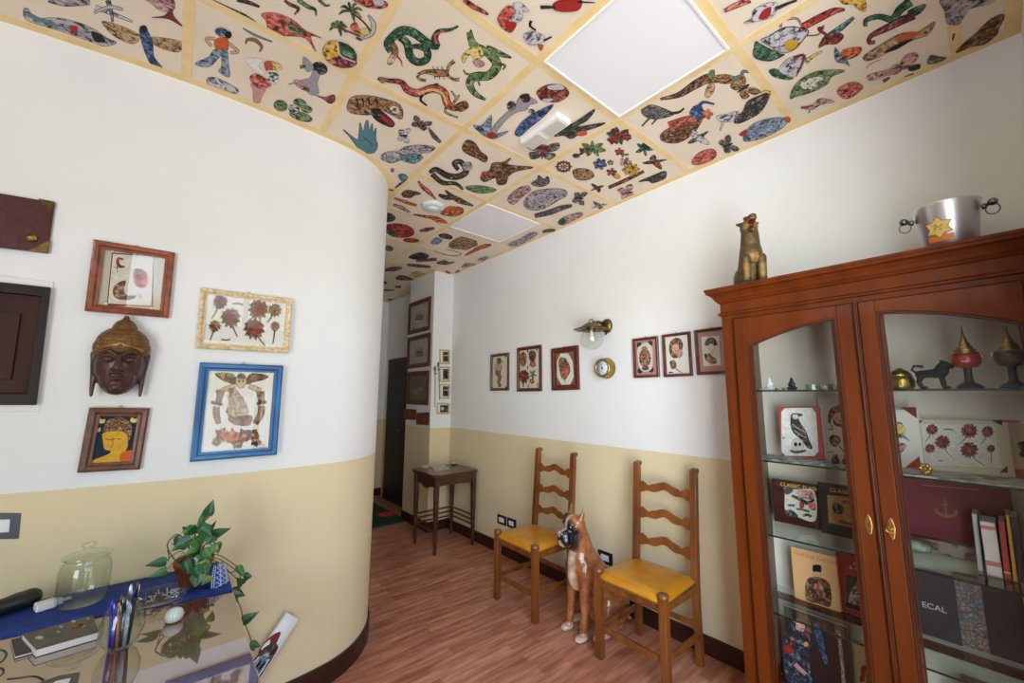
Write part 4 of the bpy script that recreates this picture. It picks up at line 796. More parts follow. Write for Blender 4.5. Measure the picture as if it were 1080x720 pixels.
for lab, q4 in (('small brown-red wooden plaque on the pier, left of the pair', [(30, 628), (89, 632), (88, 685), (28, 683)]), ('small brown-red wooden plaque on the pier, right and lower of the pair', [(92, 650), (155, 646), (153, 711), (90, 708)])):
    q = [on('x', PX-.012, *p) for p in qd(S3, q4)]; t = thing('wooden_plaque', lab, 'plaque', (PX, q[3].y-.1, q[3].z), 0, 'plaques on the pier')
    obj('board', qslab(MB(), q, PX-.013, PX+.0015, mat('plaque_wood', (112, 48, 22), .5), 'x'), t, .003)
    c = sum(q, Vector())/4; mb = MB()
    mb.box((PX-.017, c.y-.03, c.z-.03), (PX-.013, c.y+.03, c.z+.03), M_brass); obj('emblem', mb, t, .001)
def art_photo(k):
    def f(mb, ax, c, sg):
        A = Art(mb, ax, c, sg, *S3); x, y = [(242, 365), (242, 453), (241, 540), (236, 628)][k]
        if k < 3: A.b([(x-16, y-26), (x+16, y-26), (x+16, y+26), (x-16, y+26)], 'k', 0, 'K', True); A.s([(x, y-18), (x-3, y), (x+4, y+20)], [8, 16, 10], 'K' if k else 'D', 0); A.s([(x-10, y-5), (x+12, y-8)], 5, 'l' if k != 1 else 'D', 0)
        else: A.b([(x-24, y-18), (x+24, y-18), (x+24, y+18), (x-24, y+18)], 'D', 0, 'K', True); A.el(x-12, y, 8, 9, 'l', 0, 0); A.el(x+10, y+5, 10, 9, 'k', 0, 0)
    return f
for k, (lab, q4) in enumerate((('topmost small gold-framed photograph on the pier front', [(216, 328), (268, 328), (268, 403), (216, 401)]), ('small gold-framed dark photograph on the pier front, second from the top', [(216, 415), (268, 415), (268, 492), (216, 490)]), ('small gold-framed photograph on the pier front, third from the top', [(216, 503), (268, 503), (268, 579), (216, 577)]), ('lowest small photograph on the pier front, wider than tall', [(202, 598), (266, 600), (266, 656), (202, 654)]))):
    picture('framed_photograph', lab, 'picture', 'y', 4.159, -1, [(x-1.2, y) for x, y in qd(S3, q4)], .018, F_gold, None, art_photo(k), 'small photographs on the pier front', glass=False, hook=False, dep=.012)
for lab, pts in (('long thin dark hatpin-like rod hanging on the pier, left and lower of the pair', [(186, 425), (188, 450), (186, 620)]), ('thin dark rod hanging on the pier, right and higher of the pair', [(203, 405), (205, 430), (210, 585)])):
    P3 = [on('y', 4.145, *qd(S3, [p])[0]) for p in pts]; t = thing('hanging_rod', lab, 'ornament', P3[2], 0, 'rods on the pier front')
    obj('shaft', MB().tube(P3, [.006, .003], M_steeld, 8), t); mb = MB(); mb.ball(P3[0], (.014, .012, .03), M_steeld); mb.ball(P3[1], (.016, .01, .01), M_steeld); obj('grip', mb, t)
# -- sockets
def socket(lab, quad):
    q = [on('x', W-.008, *p) for p in quad]; y0 = (q[0].y+q[3].y)/2; y1 = (q[1].y+q[2].y)/2; z0 = (q[2].z+q[3].z)/2; z1 = (q[0].z+q[1].z)/2; zc = (z0+z1)/2; z0, z1 = zc-.042, zc+.042
    t = thing('wall_socket', lab, 'socket', (W, (y0+y1)/2, z0), 0, 'black wall sockets')
    obj('plate', MB().box((W-.009, y1, z0), (W, y0, z1), M_black), t, .002)
    obj('insert', MB().box((W-.012, y1+.028, z0+.022), (W-.008, y0-.028, z1-.022), M_white), t, .001)
socket('black-edged wall socket, left of the pair beside the first chair', [(524.5, 541.5), (533.5, 543.5), (533.5, 554.5), (524.5, 553)])
socket('black-edged wall socket, right of the pair and nearest the first chair', [(534.8, 545), (543.8, 547), (543.8, 558.5), (534.8, 556.5)])
socket('black-edged wall socket on the wall between the ceramic dog and the nearer chair', [(630.5, 579.5), (645.5, 583.5), (645.5, 596.5), (631, 592.5)])
# -- gauge
gc = on('x', W-.05, 636, 388); t = thing('brass_gauge', 'round brass barometer-like gauge with pale dial on the right wall, below the lamp', 'gauge', Vector((W, gc.y, gc.z-.08)))
gy, gz = gc.y, gc.z; G0 = Vector((W+.001, gy, gz))
obj('case', MB().lathe([(.0, 0), (.078, 0), (.08, -.008), (.068, -.014), (.066, -.055), (.071, -.060), (.070, -.066), (.058, -.068), (.055, -.060), (.0, -.060)], G0, M_brassb, 36, 'x'), t)
mb = MB().lathe([(.0, -.0615), (.054, -.0615), (.054, -.0605)], G0, mat('dial_white', (206, 214, 220), .4), 30, 'x')
for i in range(12):
    a = PI*i/6; mb.tube([G0+Vector((-.0625, .044*math.cos(a), .044*math.sin(a))), G0+Vector((-.0625, .05*math.cos(a), .05*math.sin(a)))], .0012, M_black, 5)
mb.lathe([(.0, -.064), (.008, -.064), (.008, -.0615)], G0, M_black, 12, 'x'); mb.tube([G0+Vector((-.0635, -.01, -.018)), G0+Vector((-.0635, .012, .036))], .0014, M_black, 5); obj('dial', mb, t)
# -- globe wall lamp
lp = on('x', W-.14, 624, 356); LY, LZ = lp.y, lp.z; LX = W-.14
t = thing('wall_lamp', 'brass ship-style wall lamp with scalloped shade and clear glass globe on the right wall', 'lamp', (W, LY, LZ-.1))
G0 = Vector((LX, LY, LZ))
obj('globe', MB().lathe([(.001, -.092), (.03, -.087), (.058, -.07), (.078, -.045), (.084, -.012), (.078, .02), (.058, .047), (.036, .06)], G0, M_jar, 32), t)
obj('bulb', MB().lathe([(.001, -.03), (.016, -.024), (.02, -.008), (.014, .014), (.011, .04), (.013, .06)], G0, mat('bulb_glass', (236, 234, 226), .05, spec=1., coat=1.), 20), t)
mb = MB(); n = 48; vs = []; fs = []
prof = [(.02, .115), (.045, .108), (.07, .092), (.095, .074), (.13, .064), (.128, .060), (.09, .068), (.05, .09), (.02, .10)]
for j, (r, h) in enumerate(prof):
    for k in range(n):
        a = 2*PI*k/n; w_ = 1+(.05*math.cos(8*a) if r > .08 else 0); vs.append(G0+Vector((r*w_*math.cos(a), r*w_*math.sin(a), h)))
for j in range(len(prof)-1):
    for k in range(n): fs.append((j*n+k, j*n+(k+1) % n, (j+1)*n+(k+1) % n, (j+1)*n+k))
mb.add(vs, fs, M_brass, True); mb.lathe([(.03, .098), (.038, .06), (.0, .06)], G0, M_brass, 24); obj('shade', mb, t)
obj('loop', MB().tube([G0+Vector((.0, .022*math.cos(a), .118+.022*math.sin(a))) for a in [PI*i/8 for i in range(9)]], .004, M_brass, 8), t)
mb = MB(); mb.tube([G0+Vector((.0, -.01, .112)), G0+Vector((.06, -.02, .125)), Vector((W-.02, LY-.03, LZ+.115))], .011, M_brass, 10)
mb.lathe([(.0, -.03), (.03, -.028), (.046, -.014), (.05, 0)], Vector((W, LY-.04, LZ+.1)), M_brass, 28, 'x', squash=(1, 1.15, 1)); obj('wall_bracket', mb, t)
obj('switch_knob', MB().ball(Vector((W-.03, LY-.05, LZ+.035)), .008, M_black, 10), t)
# ================================================================== CHAIRS
def chair(label, loc, rz):
    t = thing('ladder_back_chair', label, 'chair', loc, rz, 'ladder back chairs with mustard seats')
    # local: +x = front of the chair, z up; origin on the floor at the seat centre
    for sy in (-1, 1):
        mb = MB(); y0 = sy*.192
        poly = [(-.205, 0), (-.172, 0), (-.158, .30), (-.160, .46), (-.205, 1.0), (-.212, 1.05), (-.236, 1.052), (-.242, 1.0), (-.200, .46), (-.196, .30)]
        mb.prism(poly, y0-.019, y0+.019, 'y', M_chair)
        mb.tube([(-.243, y0-.018, 1.040), (-.243, y0+.018, 1.040)], .016, M_chair, 12)
        obj('back_leg', mb, t, .003, keep=True)
        mb = MB().box((.165, sy*.205-.021, 0), (.207, sy*.205+.021, .470), M_chair)
        mb.lathe([(.029, .462), (.030, .474), (.024, .485), (.0, .489)], (.186, sy*.205, 0), M_chair, 20)
        obj('front_leg', mb, t, .004, keep=True)
    mb = MB().box((-.17, -.20, .392), (-.15, .20, .432), M_chair).box((.176, -.19, .392), (.198, .19, .432), M_chair)
    for sy in (-1, 1): mb.box((-.16, sy*.205-.011, .392), (.17, sy*.205+.011, .432), M_chair)
    obj('seat_rail', mb, t, .002, keep=True)
    # padded seat
    mb = MB(); nu, nv = 16, 16; vs = []; fs = []
    for i in range(nu+1):
        for j in range(nv+1):
            u = i/nu*2-1; v = j/nv*2-1; x = .012+u*.195; hw = .196+.026*(u+1)/2
            if u > .8 and abs(v) > .86: hw -= .012; x -= .008
            y = v*hw; e = (1-abs(u)**5)*(1-abs(v)**5); z = .446+.036*e**.5
            vs.append((x, y, z))
    for i in range(nu):
        for j in range(nv): a = i*(nv+1)+j; fs.append((a, a+nv+1, a+nv+2, a+1))
    bnd = [i*(nv+1) for i in range(nu+1)]+[nu*(nv+1)+j for j in range(1, nv+1)]+[i*(nv+1)+nv for i in range(nu-1, -1, -1)]+[j for j in range(nv-1, 0, -1)]
    k = len(vs); vs += [(vs[b][0], vs[b][1], .430) for b in bnd]; m_ = len(bnd)
    for i in range(m_): fs.append((bnd[i], bnd[(i+1) % m_], k+(i+1) % m_, k+i))
    fs.append(tuple(range(k, k+m_)))
    mb.add(vs, fs, M_seat, True); sobj = obj('seat', mb, t, keep=True)
    mb = MB()
    for i in range(0, m_):
        a = Vector(vs[bnd[i]]); b = Vector(vs[bnd[(i+1) % m_]])
        for f in (0, .5):
            p = a.lerp(b, f); d = Vector((p.x, p.y, 0)).normalized(); mb.ball((p.x+d.x*.001, p.y+d.y*.001, .436), .0042, M_brass, 6)
    obj('nail_trim', mb, sobj, keep=True)
    # wavy slats
    for zc in (.905, .745, .585):
        top = []; bot = []
        for i in range(25):
            v = i/24*2-1; y = v*.175; a = abs(v)
            base = .035*math.cos(v*PI)*.5 if a < .72 else .0175*math.cos(.72*PI)
            hump = .026*math.exp(-(v/.30)**2); ear = .016*math.exp(-((a-.86)/.10)**2); nick = -.012*math.exp(-((a-.62)/.07)**2)
            top.append((y, zc+.016+hump+ear+nick)); bot.append((y, zc-.030+hump*.8-.010*math.exp(-((a-.86)/.12)**2)+.004*math.cos(v*9)))
        xk = -.176-(zc-.46)*.076; n = len(top)
        vs = []; 
        for d in (-.007, .007):
            for P_ in (top, bot):
                for (y, z) in P_: vs.append((xk+d-.014*(1-(y/.175)**2)*1.0, y, z))
        fs = []
        T0, B0, T1, B1 = 0, n, 2*n, 3*n
        for i in range(n-1):
            fs += [(T0+i, T0+i+1, B0+i+1, B0+i), (T1+i, B1+i, B1+i+1, T1+i+1), (T0+i, T1+i, T1+i+1, T0+i+1), (B0+i, B0+i+1, B1+i+1, B1+i)]
        fs += [(T0, B0, B1, T1), (T0+n-1, T1+n-1, B1+n-1, B0+n-1)]
        obj('back_slat', MB().add(vs, fs, M_chair), t, .002, keep=True)
    for sy in (-1, 1): obj('side_stretcher', MB().box((-.18, sy*.2-.009, .150), (.175, sy*.2+.009, .182), M_chair), t, .002, keep=True)
    obj('front_stretcher', MB().box((.178, -.19, .148), (.196, .19, .182), M_chair), t, .002, keep=True)
    obj('back_stretcher', MB().box((-.185, -.18, .195), (-.170, .18, .225), M_chair), t, .002, keep=True)
    return t
chair('farther walnut ladder-back chair with mustard seat, nearest the side table', (2.150, 2.318, 0), PI)
chair('nearer walnut ladder-back chair with mustard seat, beside the display cabinet', (2.192, 1.408, 0), PI)

# ================================================================== SIDE TABLE
t = thing('side_table', 'small dark wooden table with slender tapered legs in the corner by the pier', 'table', (2.215, 3.74, 0))
tx0, tx1, ty0, ty1, tz = 1.955, 2.475, 3.485, 3.995, .73
mb = MB(); poly = [(tx0, ty0+.04), (tx0+.04, ty0), (tx1-.04, ty0), (tx1, ty0+.04), (tx1, ty1-.04), (tx1-.04, ty1), (tx0+.04, ty1), (tx0, ty1-.04)]
M_tab = mat('table_dark_wood', (86, 46, 30), .3, col2=(54, 30, 22), scale=18, stretch=(.2, 1, 1), coat=.3)
mb.prism(poly, tz-.028, tz, 'z', M_tab); obj('tabletop', mb, t, .005)
LX0, LX1, LY0, LY1 = 2.005, 2.43, 3.535, 3.945
for x in (LX0, LX1):
    for y in (LY0, LY1):
        sx = 1 if x == LX0 else -1; sy = 1 if y == LY0 else -1
        mb = MB(); h = [(0, .012), (.55, .021), (tz-.028, .021)]; vs = []
        for z, r in h: vs += [(x+a*r, y+b*r, z) for a, b in ((-1, -1), (1, -1), (1, 1), (-1, 1))]
        fs = [(0, 3, 2, 1), (8, 9, 10, 11)]+[(4*j+k, 4*j+(k+1) % 4, 4*j+4+(k+1) % 4, 4*j+4+k) for j in (0, 1) for k in range(4)]
        obj('leg', mb.add(vs, fs, M_tab), t, .002)
mb = MB(); zt = tz-.028
mb.box((LX0+.02, LY1-.008, zt-.09), (LX1-.02, LY1+.008, zt), M_tab).box((LX0+.02, LY0-.008, zt-.085), (LX1-.02, LY0+.008, zt), M_tab).box((LX1-.008, LY0+.02, zt-.085), (LX1+.008, LY1-.02, zt), M_tab)
poly = [(LY0+.02, zt), (LY0+.02, zt-.10), (LY0+.12, zt-.10), (LY0+.16, zt-.125), (LY1-.16, zt-.125), (LY1-.12, zt-.10), (LY1-.02, zt-.10), (LY1-.02, zt)]
mb.prism(poly, LX0-.008, LX0+.008, 'x', M_tab); obj('apron', mb, t, .002)
for z in (.19, .235, .28):
    obj('stretcher', MB().box((LX0, LY1-.006, z), (LX1, LY1+.006, z+.014), M_tab), t, .001)
    obj('stretcher', MB().box((LX1-.006, LY0, z), (LX1+.006, LY1, z+.014), M_tab), t, .001)
obj('stretcher', MB().box((LX0-.006, LY0, .185), (LX0+.006, LY1, .20), M_tab), t, .001)
# papers and a small metal dish
def sheet(name, label, cat, pts, z, th, m, group=None, off=None):
    mb = MB(); n = len(pts); vs = [(x, y, z) for x, y in pts]+[(x, y, z+th) for x, y in pts]
    mb.add(vs, [tuple(range(n)), tuple(range(n, 2*n))]+[(i, (i+1) % n, n+(i+1) % n, n+i) for i in range(n)], m)
    o = obj(name, mb, None, .0005); tag(o, label, cat, group); return o
M_news = mat('printed_paper', (206, 204, 198), .6, col2=(150, 148, 146), scale=40, lo=.45, hi=.7)
def zq(z, *ps): return [tuple(on('z', z, *p)[:2]) for p in ps]
sheet('magazine', 'pale open magazine lying near the front edge of the side table', 'magazine', zq(tz, (454, 491.5), (468, 490), (474, 494.5), (459, 497.5)), tz+.0005, .006, M_news)
sheet('leaflet', 'pale leaflet at the left rear of the side table, behind the magazine', 'leaflet', zq(tz, (442, 491.5), (452, 489.8), (456, 491.5), (448, 494)), tz+.0005, .003, M_news)
p = on('z', tz, 479, 490); o = obj('metal_dish', MB().lathe([(.0, 0), (.02, 0), (.035, .014), (.038, .022), (.034, .02), (.018, .008), (.0, .006)], (p.x, p.y, tz+.0005), M_steel, 28), None); tag(o, 'small shiny metal dish at the back of the side table', 'dish')
# rug
q = zq(0, (388, 560), (421, 552), (418, 527), (392, 524)); q[2] = (2.38, 5.9); q[3] = (1.2, 5.9); q[1] = (2.20, 4.62); q[0] = (1.2, 4.62)
M_rug = mat('green_rug', (22, 74, 52), .95, col2=(16, 58, 40), scale=60, bump=.3, bscale=300)
mb = MB().box((1.15, 4.66, .001), (2.255, 5.9, .012), M_rug)
for i in range(3):
    a = .10-.03*i; mb.lathe([(a*1.0, .0122+.0004*i), (.0, .0124+.0004*i)], (2.165, 5.05, 0), [mat('rug_red', (214, 40, 26), .9), mat('rug_orange', (230, 84, 50), .9), mat('rug_red', (214, 40, 26), .9)][i], 28, smooth=False)
tag(obj('rug', mb, None), 'dark green rug with a red round motif on the corridor floor beyond the side table', 'rug')

# ================================================================== CERAMIC DOG
def dogcol(co, n):
    x, y, z = co; k = noise.noise(co*9)*.5+.5
    base = Vector((176-26*k, 112-24*k, 70-16*k))
    def mixc(b, c, t): t = max(0, min(1, t)); return b*(1-t)+Vector(c)*t
    if z < .5: base = mixc(base, (232, 214, 196), (1-abs(y)/.055)*1.6*(1 if x > -.02 else 0)*(1 if z > .27 else 0)*(.6+.5*k))
    if z < .05: base = mixc(base, (232, 226, 214), 1.2-z/.05)
    d = (Vector((.085, 0, .595))-co).length; base = mixc(base, (26, 26, 32), (.118-d)*30)
    if x > .01 and abs(y) < .013 and z > .60: base = mixc(base, (206, 200, 196), .85)
    for s in (-1, 1):
        if (co-Vector((.062, s*.040, .655))).length < .016: base = Vector((16, 12, 12))
        if (co-Vector((.066, s*.043, .658))).length < .005: base = Vector((235, 235, 235))
    if (co-Vector((.105, 0, .548))).length < .03: base = Vector((206, 172, 150))
    return tuple(base)
t = thing('ceramic_dog', 'brown glazed ceramic boxer dog sitting upright between the two chairs', 'statue', (2.075, 1.853, 0), math.radians(168))
P_ = []
for s in (-1, 1):
    P_ += [('c', (0, s*.072, .03), (-.012, s*.070, .16), .024, .026), ('c', (-.012, s*.070, .16), (-.025, s*.068, .32), .027, .042), ('e', (-.035, s*.062, .37), (.062, .052, .095)),
           ('e', (.018, s*.074, .020), (.046, .032, .022)), ('e', (.045, s*.060, .016), (.016, .011, .014)), ('e', (.050, s*.076, .016), (.016, .011, .014)), ('e', (.043, s*.092, .016), (.016, .011, .014)),
           ('e', (-.25, s*.082, .13), (.115, .055, .125)), ('c', (-.20, s*.120, .06), (-.13, s*.125, .03), .035, .028), ('e', (-.085, s*.125, .022), (.055, .030, .024)),
           ('c', (-.005, s*.050, .695), (-.018, s*.062, .735), .024, .014), ('c', (-.018, s*.062, .735), (-.024, s*.066, .775), .013, .004),
           ('e', (.078, s*.026, .575), (.042, .028, .038)), ('e', (.045, s*.036, .672), (.028, .022, .016))]
P_ += [('e', (-.035, 0, .42), (.082, .088, .13)), ('e', (-.02, 0, .35), (.07, .072, .10)), ('c', (-.08, 0, .42), (-.24, 0, .17), .098, .115), ('e', (-.20, 0, .14), (.13, .11, .12)),
       ('c', (-.05, 0, .50), (-.012, 0, .63), .078, .062), ('e', (.002, 0, .655), (.074, .068, .066)), ('e', (.07, 0, .60), (.058, .046, .040)), ('e', (.118, 0, .622), (.016, .020, .013)), ('e', (.085, 0, .552), (.036, .032, .022)),
       ('c', (-.34, .02, .06), (-.40, .05, .03), .022, .012)]
sculpt('body', P_, .006, dogcol, mat('glazed_ceramic', (255, 255, 255), .18, attr='coat', coat=.6, col2=(205, 190, 180), scale=26), t, 4)

# ================================================================== DISPLAY CABINET
XB, XF, YL, YR, ZT = W-.004, 2.10, .868, -.186, 1.888
cab = thing('display_cabinet', 'reddish mahogany display cabinet with two arched glass doors against the right wall', 'cabinet', (2.31, .346, 0))
obj('side_panel', MB().box((XF+.022, YL-.022, .10), (XB, YL, ZT), M_cab), cab, .002)
obj('side_panel', MB().box((XF+.022, YR, .10), (XB, YR+.022, ZT), M_cab), cab, .002)
obj('side_lining', MB().box((XF+.024, YL-.0245, .16), (XB-.014, YL-.0225, ZT-.03), M_cabside), cab)
obj('side_lining', MB().box((XF+.024, YR+.0225, .16), (XB-.014, YR+.0245, ZT-.03), M_cabside), cab)
obj('back_board', MB().box((XB-.012, YR+.022, .10), (XB, YL-.022, ZT), M_cabin), cab)
obj('back_rail', MB().box((XB-.034, YR+.026, .455), (XB-.0125, YL-.026, .485), M_cabd), cab, .002)
obj('top_board', MB().box((XF+.0, YR, ZT-.026), (XB, YL, ZT), M_cab), cab, .002)
obj('bottom_board', MB().box((XF+.022, YR+.022, .075), (XB-.012, YL-.022, .100), M_cab), cab, .002)
mb = MB().box((XF-.006, YR-.004, 0), (XB, YL+.006, .060), M_cab).prism([(XF-.006, .060), (XF+.010, .0745), (XB, .0745), (XB, .060)], YR, YL, 'y', M_cab); obj('plinth', mb, cab, .003)
for y0, y1 in ((YL-.062, YL), (YR, YR+.045)): obj('face_stile', MB().box((XF, y0, .0748), (XF+.022, y1, ZT-.026), M_cab), cab, .002)
# crown: stepped profile mitred round the left corner
prof = [(0, 1.884), (.010, 1.886), (.012, 1.894), (.004, 1.899), (.002, 1.902), (.002, 1.946), (.010, 1.950), (.014, 1.957), (.020, 1.962), (.026, 1.975), (.038, 1.990), (.050, 1.996), (.052, 2.006), (.056, 2.010), (.056, 2.020), (.0, 2.020)]
vs = []; fs = []; k = len(prof)
path = [(XF, YR, 1, 0), (XF, YL, 1, 1), (XB, YL, 0, 1)]
for x, y, a, b in path:
    for d, z in prof: vs.append((x-d*a, y+d*b, z))
for i in range(2):
    for j in range(k-1): fs.append((i*k+j, i*k+j+1, (i+1)*k+j+1, (i+1)*k+j))
fs.append(tuple(range(k)))
mb = MB().add(vs, fs, M_cab); mb.box((XF, YR, 1.884), (XB, YL, 2.018), M_cab); obj('crown_moulding', mb, cab)
YC = .338
def arch(y): return 1.813-.56*(y-YC)**2
def door(y0, y1, g0, g1, side):
    """y0>y1 outer edges, g0>g1 glass edges"""
    z0, z1, gz = .085, 1.858, .15
    d = MB(); x0, x1 = XF-.020, XF
    d.box((x0, g0, z0), (x1, y0, z1), M_cab); d.box((x0, y1, z0), (x1, g1, z1), M_cab); d.box((x0, g1, z0), (x1, g0, gz), M_cab)
    ys = [g1+(g0-g1)*i/16 for i in range(17)]
    d.prism([(y, arch(y)) for y in ys]+[(g0, z1), (g1, z1)], x0, x1, 'x', M_cab)
    D = obj('door', d, cab, .003)
    b = MB()
    for e, (w_, dx) in enumerate(((.008, .004), (.007, .0), (.006, -.003))):
        o1 = .008*e
        b.box((x0-.002+.005*e, g0-o1-w_, gz), (x0+.008+.005*e, g0-o1, arch(g0)), M_cabd); b.box((x0-.002+.005*e, g1+o1, gz), (x0+.008+.005*e, g1+o1+w_, arch(g1)), M_cabd)
    b.prism([(y, arch(y)) for y in ys]+[(y, arch(y)-.010) for y in ys[::-1]], x0-.001, x0+.012, 'x', M_cabd)
    obj('glazing_bead', b, D, .001)
    g = MB().prism([(g1-.006, gz-.006), (g0+.006, gz-.006)]+[(y, arch(y)+.004) for y in ys[::-1]], x0+.011, x0+.014, 'x', M_pane); obj('glass', g, D)
    return D
DL = door(.805, .3345, .753, .404, 1); DR = door(.333, -.140, .283, -.080, -1)
obj('centre_moulding', MB().box((XF-.026, .335, .10), (XF-.018, .352, 1.858), M_cabd).lathe([(.006, .10), (.006, 1.858)], (XF-.026, .3435, 0), M_cabd, 12), DL, .001)
for D, y, key in ((DL, .372, 0), (DR, .308, 1)):
    mb = MB(); mb.lathe([(.0, -.0235), (.008, -.0235), (.011, -.0215), (.011, -.0195)], (XF, y, 1.0), M_brassb, 20, 'x', squash=(1, 3.1, 1)) if 0 else None
    mb = MB(); vs = [(XF-.0235, y+.011*math.cos(a)*(1-.25*abs(math.sin(a))), 1.0+.038*math.sin(a)) for a in [2*PI*i/24 for i in range(24)]]
    vs2 = [(XF-.0198, v[1], v[2]) for v in vs]; mb.add(vs+vs2, [tuple(range(24)), tuple(range(24, 48))]+[(i, (i+1) % 24, 24+(i+1) % 24, 24+i) for i in range(24)], M_brassb)
    e = obj('escutcheon', mb, D, .0008)
    if key:
        mb = MB().tube([(XF-.020, y, 1.0), (XF-.045, y, 1.0)], .0028, M_brassb, 8); mb.tube([(XF-.048, y+.012*math.cos(a), 1.0+.009*math.sin(a)) for a in [2*PI*i/14 for i in range(14)]], .0022, M_brassb, 6, True); mb.box((XF-.047, y-.001, .975), (XF-.045, y+.0015, .995), M_brassb); obj('key', mb, D)
    else: obj('keyhole', MB().box((XF-.0242, y-.0015, .992), (XF-.0234, y+.0015, 1.008), M_black), D)
SZ = [1.512, 1.184, .852, .518]
for z in SZ:
    s = MB().box((2.17, YR+.0255, z-.006), (2.492, YL-.0255, z), M_shelf); so = obj('glass_shelf', s, cab)
    obj('shelf_edge', MB().box((2.168, YR+.0255, z-.0065), (2.1702, YL-.0255, z+.0005), M_shelfedge), so)
    
# -- things on the shelves; each stands on its shelf at the depth where the photo shows its foot
def upright(name, label, cat, z, xq, py, pz, th, m, art=None, txt=None, pages=False, group=None, inner=None, thing_name=None, lean=0):
    """flat upright item: front plane x=xq, between photo y-range (left,right) and top photo y"""
    y0 = on('x', xq, py[0], pz).y; y1 = on('x', xq, py[1], pz).y; h = on('x', xq, (py[0]+py[1])/2, pz).z
    zb = z+.0008
    t = thing(name, label, cat, (xq+th/2, (y0+y1)/2, zb), 0, group)
    mb = MB()
    if pages:
        mb.box((xq, y1, zb), (xq+.003, y0, h), m).box((xq+th-.003, y1, zb), (xq+th, y0, h), m).box((xq+.003, y0-.003, zb), (xq+th-.003, y0, h), m)
        obj('page_block', MB().box((xq+.003, y1+.003, zb+.003), (xq+th-.003, y0-.003, h-.003), M_paper), t)
    else: mb.box((xq, y1, zb), (xq+th, y0, h), m)
    if art: art(mb, 'x', xq, -1, (y0, y1, zb, h))
    if txt:
        for (s, fy, fz, sz, mm, al) in txt:
            text_mesh(mb, s, (xq-.0012, y0+(y1-y0)*fy, zb+(h-zb)*fz), (0, -1, 0), (0, 0, 1), sz, mm, al)
    obj('cover' if pages else 'panel', mb, t, 0)
    return t
C8 = (800, 380, 6)
def a_eagle(mb, ax, c, sg, R):
    A = Art(mb, ax, c, sg, *C8); A.b([(145, 325), (165, 302), (338, 298), (364, 335), (380, 575), (352, 605), (170, 602), (145, 575)], 'W', 3, 'n', True)
    A.b([(205, 350), (225, 335), (270, 338), (275, 350), (250, 358), (262, 390), (300, 450), (318, 500), (340, 555), (310, 550), (270, 500), (230, 465), (205, 420)], 'D#', 3); A.b([(215, 345), (245, 342), (250, 365), (225, 372)], 'w', 2)
    A.s([(215, 400), (250, 430), (300, 455)], 4, 'w', 0); A.s([(225, 440), (265, 470), (305, 490)], 4, 'w', 0)
    A.b([(215, 510), (250, 495), (282, 512), (280, 560), (250, 578), (215, 560)], 'w', 3); A.el(235, 530, 11, 13, 'K', 0, 0); A.el(262, 530, 9, 12, 'K', 0, 0); A.s([(200, 570), (240, 580), (300, 570)], [10, 16, 8], 'k#', 2); A.el(158, 490, 9, 7, 'b', 0, 0)
upright('framed_print', 'eagle-on-skull print with red corners standing on the second glass shelf', 'picture', SZ[1], 2.385, (820.5, 864), 429, .012, mat('red_card', (176, 66, 56), .6), a_eagle)
def a_gipsy(mb, ax, c, sg, R):
    A = Art(mb, ax, c, sg, *C8); A.b([(440, 360), (455, 310), (500, 285), (545, 288), (560, 320), (560, 400), (535, 420), (480, 405), (470, 350), (450, 400)], 'N#', 3)
    A.b([(478, 340), (520, 325), (545, 350), (540, 385), (510, 402), (480, 380)], 'S', 2); A.s([(490, 360), (505, 362)], 4, 'K', 0); A.s([(505, 390), (525, 385)], 5, 'R', 0); A.b([(530, 400), (565, 380), (585, 440), (560, 455), (535, 440)], 'm#', 2); A.s([(455, 400), (470, 435), (440, 432)], 5, 'n', 1)
    A.b([(450, 490), (475, 470), (510, 485), (520, 510), (490, 545), (460, 530)], 'n#', 3); A.s([(510, 540), (540, 575), (575, 595)], [5, 4, 2], 'N', 1); A.s([(435, 580), (480, 578)], 5, 'k', 0)
upright('art_print', 'white print of a woman in a headscarf and a rosebud standing beside the eagle print', 'picture', SZ[1], 2.43, (863, 912), 419, .006, M_paper, a_gipsy)
CR = (920, 410, 6.75)
def a_corner(mb, ax, c, sg, R):
    A = Art(mb, ax, c, sg, *CR); A.b([(205, 132), (312, 130), (318, 210)], 'e', 3, 'Y', True); A.b([(225, 568), (335, 478), (350, 570)], 'R', 5, 'Y', True)
    A.b([(160, 250), (200, 240), (235, 290), (220, 340), (170, 350)], 'y#', 3); A.s([(190, 330), (230, 345), (265, 370)], [20, 14, 3], 'c#', 2); A.b([(170, 400), (215, 385), (240, 405), (210, 450), (170, 460)], 'm#', 3); A.s([(180, 240), (215, 248)], 8, 'k', 1)
upright('framed_print', 'white print with red and gold triangular corners, partly behind the right door frame', 'picture', SZ[1], 2.42, (930, 967.5), 432, .010, M_paper, a_corner)
def a_roses2(mb, ax, c, sg, R):
    A = Art(mb, ax, c, sg, *CR); A.b([(345, 248), (865, 248), (925, 565), (370, 545)], 'W', 3, 'k', True)
    for p in ([(325, 224), (360, 224), (335, 246)], [(840, 222), (925, 224), (925, 262)], [(960, 545), (965, 595), (905, 597)]): A.b(p, 'D', 0, 'K', True)
    for x, y, r, sx, sy in ((425, 290, 38, -50, 88), (500, 380, 48, 75, 112), (412, 425, 32, -10, 60), (690, 300, 52, -85, 100), (820, 305, 40, -45, 85), (690, 435, 56, 110, 110), (845, 425, 26, 2, 105)):
        A.s([(x, y), (x+sx*.4, y+sy*.6), (x+sx, y+sy)], [6, 4, 2], 'n', 1); A.leafy(x, y, r*1.2, 'n+', 12, x, .9); A.flower(x, y-4, r*1.0, 'M+', 'r', 7, .85, 1.2)
    A.s([(505, 288), (540, 286), (575, 292)], 8, 'k', 0); A.s([(470, 512), (505, 512)], 8, 'k', 0)
